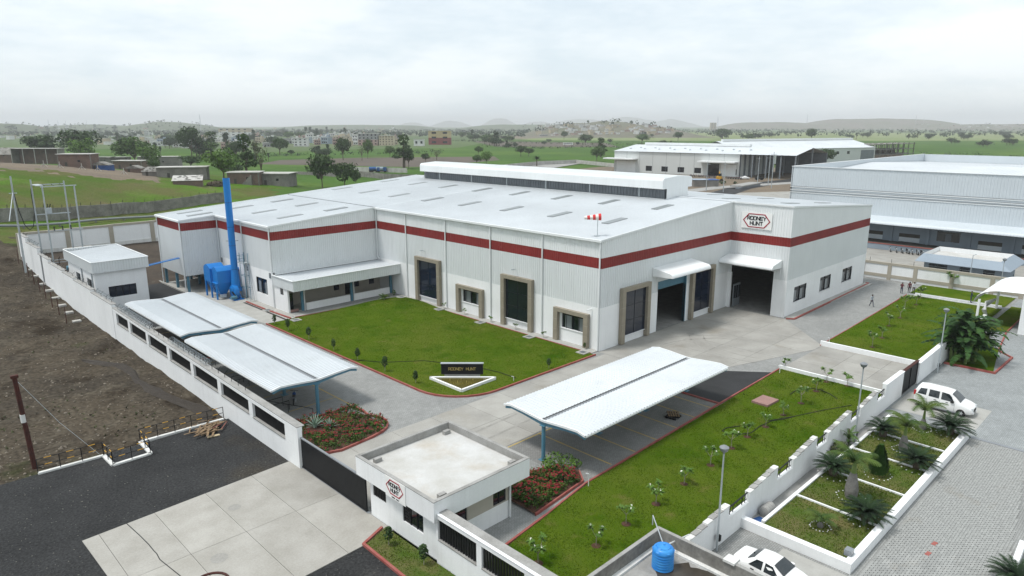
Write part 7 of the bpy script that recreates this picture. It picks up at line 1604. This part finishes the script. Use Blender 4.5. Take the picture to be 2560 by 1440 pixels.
# ------------------------------------------------------------------ wasteland things
mbw=MB(); r=random.Random(3)
for k in range(2000):
    u,v=r.uniform(-60,640),r.uniform(640,1260); x,y,z=Gz(u,v) if v<800 else (*G(u,v),0)
    if x>20.7 or y<55.8: continue
    z=zg(x,y) if y>58 else -.2; s=abs(r.gauss(0,.05))+.02; mbw.lathe([(s*.5,-s*.3),(s,.1*s),(s*.4,s*.7)],(x,y,z),5)
o=mbw.build('rubble_stones','rubble',None); o['kind']='stuff'; o['label']='stones scattered over the bare wasteland'
mbw=MB()
for k in range(1100):
    u,v=r.uniform(0,960),r.uniform(1090,1440); x,y=G(u,v)
    if x>20.9 or y>55 or (7<x and 31.5<y<44.6): continue
    s=abs(r.gauss(0,.018))+.01; mbw.lathe([(s*.6,0),(s,.3*s),(s*.4,s*.8)],(x,y,-.018),5)
o=mbw.build('loose_gravel','gravel',None); o['kind']='stuff'; o['label']='pale loose gravel on the tarmac'
mbw=MB()
for k in range(700):
    u,v=r.uniform(-20,520),r.uniform(640,1130); x,y=G(u,v)
    if x>20.5 or y<57 or _hash(x*.35,y*.35)<.15: continue
    z=zg(x,y); 
    for q in range(5): a=r.uniform(0,6.28); L_=r.uniform(.08,.2); mbw.add([(x+.1*r.uniform(-1,1),y+.1*r.uniform(-1,1),z),(x+.08*r.uniform(-1,1)+.04,y+.08,z),(x+math.cos(a)*L_,y+math.sin(a)*L_,z+L_)],[(0,1,2)])
o=mbw.build('weed_tufts','leaf_olive',None); o['kind']='stuff'; o['label']='sparse weeds on the wasteland'
for i in range(9):
    t=i/8; y=97.2+(133-97.2)*(1-t) if False else 133-35.8*t; x=20.2-1.6*t; z=zg(x,y)
    o=thing('stake','thin rusty stake in the wasteland row, %s from the far end'%('first','second','third','fourth','fifth','sixth','seventh','eighth','ninth')[i],'stake',(x,y,z),0,'rusty stakes along the wall'); MB().tube([(x,y,z-.2),(x,y,z+2.2)],.05,5).build('rod','rust',o)
    x2=x+1.2; z2=zg(x2,y); o=tag(MB().box(x2-.55,x2+.35,y-.35,y+.35,z2-.05,z2+.2).build('footing_block','roof_dust',None),'pale concrete footing block beside the %s wasteland stake'%('first','second','third','fourth','fifth','sixth','seventh','eighth','ninth')[i],'block','footing blocks along the wall')
x,y=7.6,57.0; o=thing('steel_pole','leaning dark red steel pole with white band on the wasteland','pole',(x,y,-.3)); MB().tube([(x,y,-.4),(x-.28,y+.1,6.9)],[.17,.15],8).build('shaft','rust',o); MB().tube([(x-.17,y+.06,3.4),(x-.19,y+.065,4.0)],.18,8).build('band','white_dirty',o); MB().box(x-.5,x-.05,y-.05,y+.25,6.75,6.95).build('cap','rust',o); MB().tube([(x-.28,y+.1,6.7),(x+1.8,y-.7,3.0),(x+3.8,y-1.6,.1)],.015,4).build('guy_wire','galv',o)
# ------------------------------------------------------------------ distant hills
HILLS=[]
def hill(u0,u1,vtop,d,thick,mat,flat=2.,rough=.08,name='hill'):
    uc=(u0+u1)/2; tx=(uc-1280)/FPX; cx0,cy0=_cy*d+_sy*tx*d,_sy*d-_cy*tx*d; w=(u1-u0)/FPX*d/2; H=CAM_H+(313-vtop)/FPX*d
    rt=Vector((_sy,-_cy,0)); fw=Vector((_cy,_sy,0)); r=random.Random(int(u0+vtop)); ph=[r.uniform(0,6) for _ in range(6)]
    def hz(a,b): # a across -1..1, b along -1..1
        q=max(0,1-abs(a)**flat)*max(0,1-abs(b)**2)
        return H*q*(1+rough*(math.sin(a*9+ph[0])+.6*math.sin(a*21+ph[1]+b*5)+.4*math.sin(b*13+ph[2])))
    mb=MB(); n=40; m=14
    for j in range(m+1):
        for i in range(n+1):
            a=-1+2*i/n; b=-1+2*j/m; p=Vector((cx0,cy0,0))+rt*a*w+fw*b*thick/2; mb.v.append((p.x,p.y,hz(a,b)-.8))
    for j in range(m):
        for i in range(n): k=j*(n+1)+i; mb.f.append((k,k+1,k+n+2,k+n+1)); mb.m.append(0)
    mb.build(name,mat,None,smooth=True,kind='structure')
    def zat(x,y):
        q=Vector((x-cx0,y-cy0,0)); a=q.dot(rt)/w; b=q.dot(fw)/(thick/2); return hz(a,b)-.8 if abs(a)<1 and abs(b)<1 else 0.
    HILLS.append(zat); return zat
hv=hill(1300,1700,305,1750,700,'rock_hill',2.4,.05); hill(1985,2345,297.5,4300,900,'rock_hill',5.,.02); hill(1780,2040,305.5,4300,800,'rock_hill',4.,.02); hill(2300,2620,310,3600,600,'rock_hill',3.,.03)
hill(-120,130,308,2300,600,'far_hill',2.5,.04); hill(330,560,305,2900,700,'far_hill',2.,.03); hill(130,380,311,3200,700,'far_hill',2.5,.03); hill(700,1120,312,3800,700,'far_hill',4,.02); hill(1130,1480,311,3600,900,'far_hill',3.,.02)
for a in ((1000,1075,306,11600),(1080,1185,302,11600),(1200,1300,296,11800),(1290,1400,304,11600),(1340,1560,298,12000),(1450,1670,294,12000),(1600,1730,299,11600)): hill(*a,1500,'far_hill',1.6,.04)
def zfar(x,y):
    z=0.
    for h in HILLS[:9]: z=max(z,h(x,y))
    return max(z,zg(x,y) if depth_of(x,y)<640 else -.3)
def Gf(u,v): # ground under a far pixel, hills included: march along the ray
    d=ray(u,v); t=1300.
    if d[2]<0 and -CAM_H/d[2]<1300:
        x,y,z=Gz(u,v) if -CAM_H/d[2]<600 else (*G(u,v),-.3); return x,y,z
    if d[2]>=0: d=(d[0],d[1],-1e-4)
    while t<4500:
        x,y,z=d[0]*t,d[1]*t,CAM_H+d[2]*t
        if z<=zfar(x,y): return x,y,zfar(x,y)
        t*=1.02
    return None
# ------------------------------------------------------------------ trees
TP=dict(round1=tree_proto('broadleaf_tree',9,4.6,'leaf_dark',1),round2=tree_proto('broadleaf_tree',8,4.4,'leaf_mid',2),round3=tree_proto('broadleaf_tree',7,4.2,'leaf_dark',3,1100),bright=tree_proto('broadleaf_tree',8,4.8,'leaf_bright',4,1100),
  tall1=tree_proto('tall_tree',15,3.4,'leaf_dark',5,900,True),tall2=tree_proto('tall_tree',14,3.0,'leaf_olive',6,700,True),bare=tree_proto('sparse_tree',9,3.6,'leaf_olive',7,500,bare=True),far1=tree_proto('broadleaf_tree',9,4.8,'leaf_far',8,380,size=.65),far2=tree_proto('broadleaf_tree',8,4.6,'leaf_far',9,380,size=.65),far3=tree_proto('tall_tree',13,3.2,'leaf_far',10,320,True,.65),far4=tree_proto('broadleaf_tree',7,5.4,'leaf_far',14,420,size=.6),far5=tree_proto('sparse_tree',11,3.0,'leaf_olive',15,420,True,.5),far6=tree_proto('broadleaf_tree',8,4.0,'leaf_mid',16,420,size=.6))
HT=dict(round1=9,round2=8,round3=7,bright=8,tall1=15,tall2=14,bare=9,far1=9,far2=8,far3=13,far4=7,far5=11,far6=8); CW=dict(round1=9.5,round2=9,round3=8.6,bright=9.6,tall1=6.4,tall2=5.6,bare=7.4,far1=9.8,far2=9.4,far3=6.2,far4=11,far5=6,far6=8.4)
def tree(kind,u,vb,vt,wpx,label,group=None,near=True):
    q=Gz(u,vb) if near else Gf(u,vb)
    if q is None: return
    x,y,z=q; d=depth_of(x,y); hh=(vb-vt)/FPX*d; w=wpx/FPX*d; s=hh/HT[kind]; sx=w/CW[kind]
    return dup(TP[kind],(x,y,z-.1),rnd.uniform(0,6.28),(sx,sx,s),label,group)
TL=[('round1',110,398,338,92,'wide dark tree just behind the open hill shed'),('round3',200,400,328,92,'tall grey-green tree behind the brown brick house'),('bright',210,412,352,66,'yellowish green tree in front of a taller grey one on the hill'),('round2',338,412,346,88,'large dense green tree among the hillside huts'),('bright',375,420,368,60,'green tree joined to the right of the large hillside tree'),('round2',388,432,396,34,'small bush tree beside the orange cloth hut'),('round1',478,420,388,56,'low dark tree above the long plastered house'),
 ('bright',560,452,378,88,'bright green leafy tree left of the blue chimney top'),('tall1',618,452,336,58,'tall dark tree behind the staircase house'),('bare',655,448,352,40,'thin sparse tree with pale trunks behind the grey house'),('round1',590,400,352,40,'dark tree in the field beyond the bright one'),('round1',480,395,318,62,'dark tree cluster at the town edge above the huts'),('tall1',530,392,330,52,'tall scraggly tree at the town edge, left of the red roofs'),('round2',572,398,370,28,'small round tree on the field edge'),('round1',700,386,346,46,'round dark tree standing before the white town houses'),('tall2',640,402,352,26,'slender tree in the field behind the sparse one'),
 ('round3',806,470,388,66,'dark tree with bare trunk in front of the factory roof, left of a pair'),('round3',862,470,408,66,'low dark tree on two thin trunks, right of a pair'),('round3',890,462,430,26,'small dark bush at the right foot of the tree pair'),
 ('round1',858,399,345,44,'neat oval dark tree standing alone in the green field'),('bare',905,400,362,20,'thin leaning sapling right of the oval field tree'),('round2',920,396,350,26,'upright tree beside thin saplings in the middle field'),('round2',975,392,366,26,'small umbrella-shaped tree in the middle field'),('tall1',1010,420,338,56,'tall irregular dark tree left of the roof ventilator'),('round1',1022,420,372,34,'leafy base tree joined to the tall irregular one'),('round1',1064,406,383,24,'small dark tree left of the ventilator in the ploughed field'),('bare',1092,399,374,28,'leafless brown tree in the ploughed field'),
 ('round2',1196,386,366,22,'small umbrella tree behind the roof ventilator'),('bright',1216,412,380,32,'bright tree just behind the roof ventilator'),('round2',1192,410,388,26,'low bush left of the bright tree behind ventilator'),('round1',1302,390,364,28,'dark tree left of two in the field above the ventilator'),('round1',1322,390,370,26,'dark tree right of two in the field above the ventilator'),('round1',1410,348,328,20,'small round tree on the pale far field'),('round1',1463,362,336,40,'dark broad tree beyond the railway strip'),('tall1',1502,392,345,34,'upper part of dark tree left of the distant factory'),('round2',1492,402,368,36,'lower bushy tree left of the distant factory'),('round1',1806,347,322,44,'big dark spreading tree on the far right field'),('round1',2064,412,372,48,'dark tree between the distant factory and warehouse roof'),
 ('round2',1605,358,336,34,'tree just above the distant factory roof left end'),('round1',1695,352,330,26,'tree above the distant factory roof middle'),('round1',2028,352,322,26,'dark tree above the second factory roof'),('round2',1870,352,336,24,'tree at the left end of second factory roof')]
for k,u,vb,vt,w,lb in TL: tree(k,u,vb,vt,w,lb,'trees beyond the compound')
def woods(n,u0,u1,v0,v1,h0,h1,label,seed,grp):
    r=random.Random(seed)
    cu,cv,left=0,0,0
    for k in range(n):
        if left<=0: cu,cv,left=r.uniform(u0,u1),v0+(v1-v0)*r.random()**1.3,r.randint(1,7)
        left-=1; u,v=cu+r.gauss(0,9),cv+r.gauss(0,1.0); q=Gf(u,v)
        if q is None: continue
        kd=('far1','far2','far3','far4','far5','far6')[r.randrange(6)]; hh=r.uniform(h0,h1)*(1.5 if kd=='far3' else 1); s=hh/HT[kd]; sx=s*r.uniform(.85,1.35)
        dup(TP[kd],(q[0],q[1],q[2]-.3),r.uniform(0,6.28),(sx,sx,s),label,grp)
woods(60,640,880,330,350,8,14,'dark grey-green tree in the wood behind the town','a','trees in the wood behind the town'); woods(40,900,1010,338,360,7,11,'dark tree along the town edge left of the red block','b','trees along the town edge'); woods(34,1140,1275,338,366,8,12,'dark tree in the belt right of the red block','c','trees in the belt right of the red block')
woods(90,-40,720,324,366,6,11,'hazy tree standing between the left town houses','d','trees among the left town houses'); woods(50,1560,2560,332,352,6,10,'small field tree on the far right plain','e','trees on the far right plain'); woods(36,2150,2560,336,350,7,11,'hazy tree in the cluster above the warehouse','f','trees above the warehouse'); woods(24,1240,1720,345,375,4,7,'small bush tree along the railway fields','g','bushes along the railway fields')
woods(12,520,720,395,440,3,5,'low scrub bush behind the staircase house','h','scrub behind the staircase house')
# far tree cover that reads as one mass
def mass(name,n,u0,u1,d0,d1,size,label,seed):
    r=random.Random(seed); mb=MB()
    for k in range(n):
        d=d0+(d1-d0)*r.random(); t=(r.uniform(u0,u1)-1280)/FPX; x,y=_cy*d+_sy*t*d,_sy*d-_cy*t*d; z=zfar(x,y); hh=r.uniform(5,10); leafball(mb,[((x,y,z+hh*.55),(hh*.7,hh*.7,hh*.5))],7,size,r)
    o=mb.build(name,'leaf_far',None); o['kind']='stuff'; o['label']=label
mass('distant_woodland',1500,-80,1320,1500,3200,3.2,'far hazy tree cover left and centre along the horizon',1); mass('distant_woodland',700,1300,2650,1500,3600,3.0,'far hazy tree cover right along the horizon',2)
def hedge(name,px_,w,h,label,seed):
    P=[Vector((*G(*p),0)) for p in px_]; r=random.Random(seed); mb=MB()
    for a,b in zip(P,P[1:]):
        n=max(2,int((b-a).length/3.5))
        for k in range(n):
            c=a.lerp(b,k/n)+Vector((r.uniform(-w,w),r.uniform(-w,w),0)); s=h*r.uniform(.5,1.2); leafball(mb,[((c.x,c.y,s*.5),(s*.9,s*.9,s*.55))],16,.55,r)
    o=mb.build(name,'leaf_far',None); o['kind']='stuff'; o['label']=label
hedge('hedgerow',((1220,366),(1340,372),(1480,368),(1600,372)),8,3,'scrubby hedgerow across the middle fields',1); hedge('hedgerow',((620,392),(800,388),(1000,384),(1120,380)),9,3,'scrub line along the far side of the green field',2); hedge('hedgerow',((1130,352),(1300,358),(1560,362),(1720,360)),10,3,'dark scrub along the railway line',3); hedge('hedgerow',((2280,398),(2380,392),(2560,400),(2620,402)),14,4,'scrub band behind the warehouse roof',4); woods(44,420,720,352,394,7,12,'leafy tree among the fields in front of the left town','k','trees before the left town'); woods(30,400,1000,366,392,4,8,'bushy tree in the fields before the town','i','trees in the fields before the town'); woods(26,1560,2540,350,372,5,9,'tree in the green fields beyond the factories','j','trees in the fields beyond the factories')
hedge('scrub',((600,470),(660,455),(690,440)),5,2.5,'scrub round the staircase house',5); hedge('scrub',((1745,462),(1800,460),(1850,458)),4,1.6,'weeds along the dirt lot',6)
# ------------------------------------------------------------------ the town
TW=('town_white','town_cream','town_pink','town_grey','town_white','town_blue')
def house_proto(i,w,d,floors,wall):
    o=thing('town_house' if i<8 else 'village_hut','x','house',(0,0,-500),0,None,local=True); H=3.1*floors
    MB().box(-w/2,w/2,0,d,-.5,H).build('wall',wall,o); MB().box(-w/2-.3,w/2+.3,-.3,d+.3,H,H+.25).build('roof','roof_dust',o)
    if i>7: return o
    MB().box(-w/2,w/2,0,.15,H+.25,H+1.0).build('parapet',wall,o); MB().box(w*.15,w*.4,d*.3,d*.7,H+.25,H+2.6).build('stair_head',wall,o)
    for f in range(floors):
        for k in range(3): MB().box(-w*.38+w*.28*k,-w*.38+w*.28*k+1.3,-.08,.02,3.1*f+1.0,3.1*f+2.3).build('window','glass_dark',o)
        if f: MB().box(-w*.45,w*.1,-1.0,0,3.1*f-.1,3.1*f+.9).build('balcony',wall,o)
    return o
HP=[house_proto(i,w,d,f,m) for i,(w,d,f,m) in enumerate(((9,8,1,'town_white'),(8,8,2,'town_white'),(10,9,2,'town_cream'),(8,7,2,'town_pink'),(11,8,1,'town_grey'),(9,8,3,'town_white'),(8,8,2,'town_blue'),(14,7,1,'town_white'),(9,8,1,'town_white'),(8,8,2,'town_white'),(9,8,1,'town_pink'),(10,8,2,'town_cream'),(9,8,1,'town_grey')))]
def town(n,u0,u1,v0,v1,label,seed,grp,s0=.9,s1=1.4,pool=None):
    r=random.Random(seed)
    for k in range(n):
        q=Gf(r.uniform(u0,u1),r.uniform(v0,v1))
        if q is None: continue
        dup(HP[r.choice(pool) if pool else r.randrange(8)],(q[0],q[1],q[2]-.3),RZ+r.uniform(-.5,.5),r.uniform(s0,s1),label,grp)
town(58,720,1000,345,364,'pale flat-roofed house in the middle town row','t1','houses of the middle town row'); town(50,330,700,338,372,'white house in the left town behind the field','t2','houses of the left town'); town(60,-40,420,322,362,'pale house in the far left town on the rise','t3','houses of the far left town',pool=(8,9,8,10,11)); town(14,560,700,322,338,'hazy white house on the slope beyond the left town','t4','houses on the slope beyond the town',pool=(8,9,11)); town(20,840,1000,322,334,'red and white house in the trees behind the town','t5','houses in trees behind the town',pool=(10,9,11))
town(140,1345,1680,312,341,'tiny hut on the crowded far hillside village','t6','huts of the far hillside village',.8,1.2,(8,9,10,11,12,8)); town(34,2280,2560,314,326,'tiny house in the far right village','t7','houses of the far right village',.8,1.1,(8,9,10,12)); town(8,2080,2300,322,330,'small pale shed at the foot of the mesa','t8','sheds at the foot of the mesa',.7,1.0,(8,12))
def block(label,u0,u1,vb,vt,mats,name='apartment_block',floors=4,cols=5):
    x,y,z=Gf((u0+u1)/2,vb); d=depth_of(x,y); w=(u1-u0)/FPX*d; H=(vb-vt)/FPX*d; o=thing(name,label,'building',(x,y,z),RZ,None,local=True); k=len(mats)
    for i,m in enumerate(mats): MB().box(-w/2,w/2,0,w*.5,H*i/k-(1 if i==0 else 0),H*(i+1)/k).build('wall_storeys',m,o)
    MB().box(-w/2-.4,w/2+.4,-.4,w*.5+.4,H,H+.5).build('roof','roof_dust',o)
    for f in range(floors):
        for c in range(cols): MB().box(-w/2+w*(c+.3)/cols,-w/2+w*(c+.7)/cols,-.1,.02,H*(f+.35)/floors,H*(f+.75)/floors).build('window','glass_dark',o)
block('big block, red below and yellow above, rising over the middle town',1072,1126,361,328,('town_red','town_tan'),floors=3,cols=2); block('four-storey pink and grey apartment block left of the red one',896,944,363,335,('town_pink','town_grey')); block('cream apartment block with small windows in the middle town',948,984,363,340,('town_cream',)); block('white three-storey house at the left of the middle row',735,768,365,346,('town_white',),floors=3,cols=3); block('white and yellow stepped block on the rise behind the town',548,620,340,322,('town_white','town_cream'),floors=3,cols=5); block('pale tower block beneath the far hills',1776,1790,326,308,('town_cream',),floors=6,cols=2); block('plain white hall right of the cream block',1035,1060,364,349,('town_white',),floors=1,cols=2)
for i,(u,vb,vt) in enumerate(((503,332,288),(123,322,300),(147,322,303),(166,322,303),(218,322,304),(1793,326,292),(2016,318,292),(2288,312,290),(2308,312,295))):
    q=Gf(u,vb); d=depth_of(q[0],q[1]); hh=(vb-vt)/FPX*d; o=thing('lattice_mast','thin lattice mast on the horizon, %s from the left'%('fifth','first','second','third','fourth','sixth','seventh','eighth','ninth')[i],'mast',tuple(q),0,'masts on the horizon',local=True)
    for s,t in ((-1,-1),(1,-1),(0,1)): MB().tube([(s*hh*.05,t*hh*.05,0),(0,0,hh)],hh*.006,4).build('leg','galv',o)
    for k in range(5): z=hh*(k+.5)/6; w=hh*.05*(1-z/hh); MB().tube([(-w,-w,z),(w,-w,z),(0,w,z),(-w,-w,z)],hh*.004,3).build('brace','galv',o)
# wall and tankers at the field edge behind the ventilator
fwv=thing('field_wall','weathered grey wall at the field edge left of the ventilator','wall',(*G(980,452),0)); pw=[G(*p) for p in ((898,441),(960,448),(1060,452))]
for (x0,y0_),(x1,y1_) in zip(pw,pw[1:]): MB().bar((x0,y0_,1.2),(x1,y1_,1.2),.3,2.6).build('wall_bay','concrete_old',fwv)
fwv=thing('field_wall','low broken pale wall in the green field behind the tree pair','wall',(*G(800,438),0)); pw=[G(*p) for p in ((742,438),(790,440),(840,442))]
for (x0,y0_),(x1,y1_) in zip(pw,pw[1:]): MB().bar((x0,y0_,.9),(x1,y1_,.9),.3,1.9).build('wall_bay','plaster_raw',fwv)
fwv=thing('field_wall','long pale wall beyond the blue tankers','wall',(*G(950,430),0)); pw=[G(*p) for p in ((880,428),(940,430),(1018,432))]
for (x0,y0_),(x1,y1_) in zip(pw,pw[1:]): MB().bar((x0,y0_,1.2),(x1,y1_,1.2),.3,2.4).build('wall_bay','roof_dust',fwv)
for i,(u,lb) in enumerate(((934,'dark blue tanker truck, left of two at the field wall'),(950,'pale blue tanker truck, right of two at the field wall'))):
    x,y=G(u,431); o=thing('tanker_truck',lb,'truck',(x,y,0),RZ,'tankers at the field wall',local=True); MB().lathe([(.9,-2.2),(1.0,-2.0),(1.0,1.6),(.9,1.8)],(0,0,1.9),12,axis='x').build('tank','tarp_blue' if i==0 else 'town_blue',o,True); MB().box(2.0,3.4,-1,1,.7,2.7).build('cab','tarp_blue',o); MB().box(-2.3,3.3,-.6,.6,.6,.95).build('chassis','black_metal',o)
    for q in (-1.6,-.6,2.6):
        for s in (-1,1): MB().lathe([(.5,-.15),(.5,.15)],(q,s*.9,.5),10,axis='y').build('wheel','rubber',o)
bus=thing('bus','white bus on the road beyond the middle fields','bus',(*G(1420,363),0),RZ,None,local=True); MB().box(-6,6,0,2.5,.6,3.2).build('body','car_white',bus); MB().box(-5.5,5.5,-.03,.0,1.8,2.7).build('window_band','glass_car',bus)
for q in (-4,4): MB().lathe([(.5,-.15),(.5,.15)],(q,.1,.5),10,axis='y').build('wheel','rubber',bus)
pl_=thing('palm_tree','short dense date palm left of the distant factory wall','palm',(*G(1342,415),0),0,None,local=True); MB().tube([(0,0,-.2),(0,0,4)],[.35,.28],8).build('trunk','bark',pl_)
for k in range(26): m=MB(); frond(m,(0,0,4),k*2.4,3.4,R(15+60*(k/26)),R(70),.6,14,.2); m.build('frond','leaf_cycad',pl_)
sheet('service_road',poly_px([(1250,412),(1380,402),(1480,404),(1380,420),(1290,424)]),-.05,'concrete_grey')
# ------------------------------------------------------------------ haze
hz=bpy.data.materials.new('haze_air'); hz.use_nodes=True; n=hz.node_tree.nodes; n.clear(); pv=n.new('ShaderNodeVolumePrincipled'); pv.inputs['Density'].default_value=1.6e-4; pv.inputs['Color'].default_value=(.97,.99,1.0,1); pv.inputs['Anisotropy'].default_value=0.; mo=n.new('ShaderNodeOutputMaterial'); hz.node_tree.links.new(pv.outputs[0],mo.inputs['Volume']); MATS['haze_air']=hz
MB().box(-14000,14000,-14000,14000,-2,185).build('haze','haze_air',None,kind='stuff')
# ------------------------------------------------------------------ drop the parked prototypes
for o in [q for q in C.objects if q.type=='EMPTY' and q.parent is None and q.location.z<-400]:
    for c in list(o.children_recursive): bpy.data.objects.remove(c)
    bpy.data.objects.remove(o)
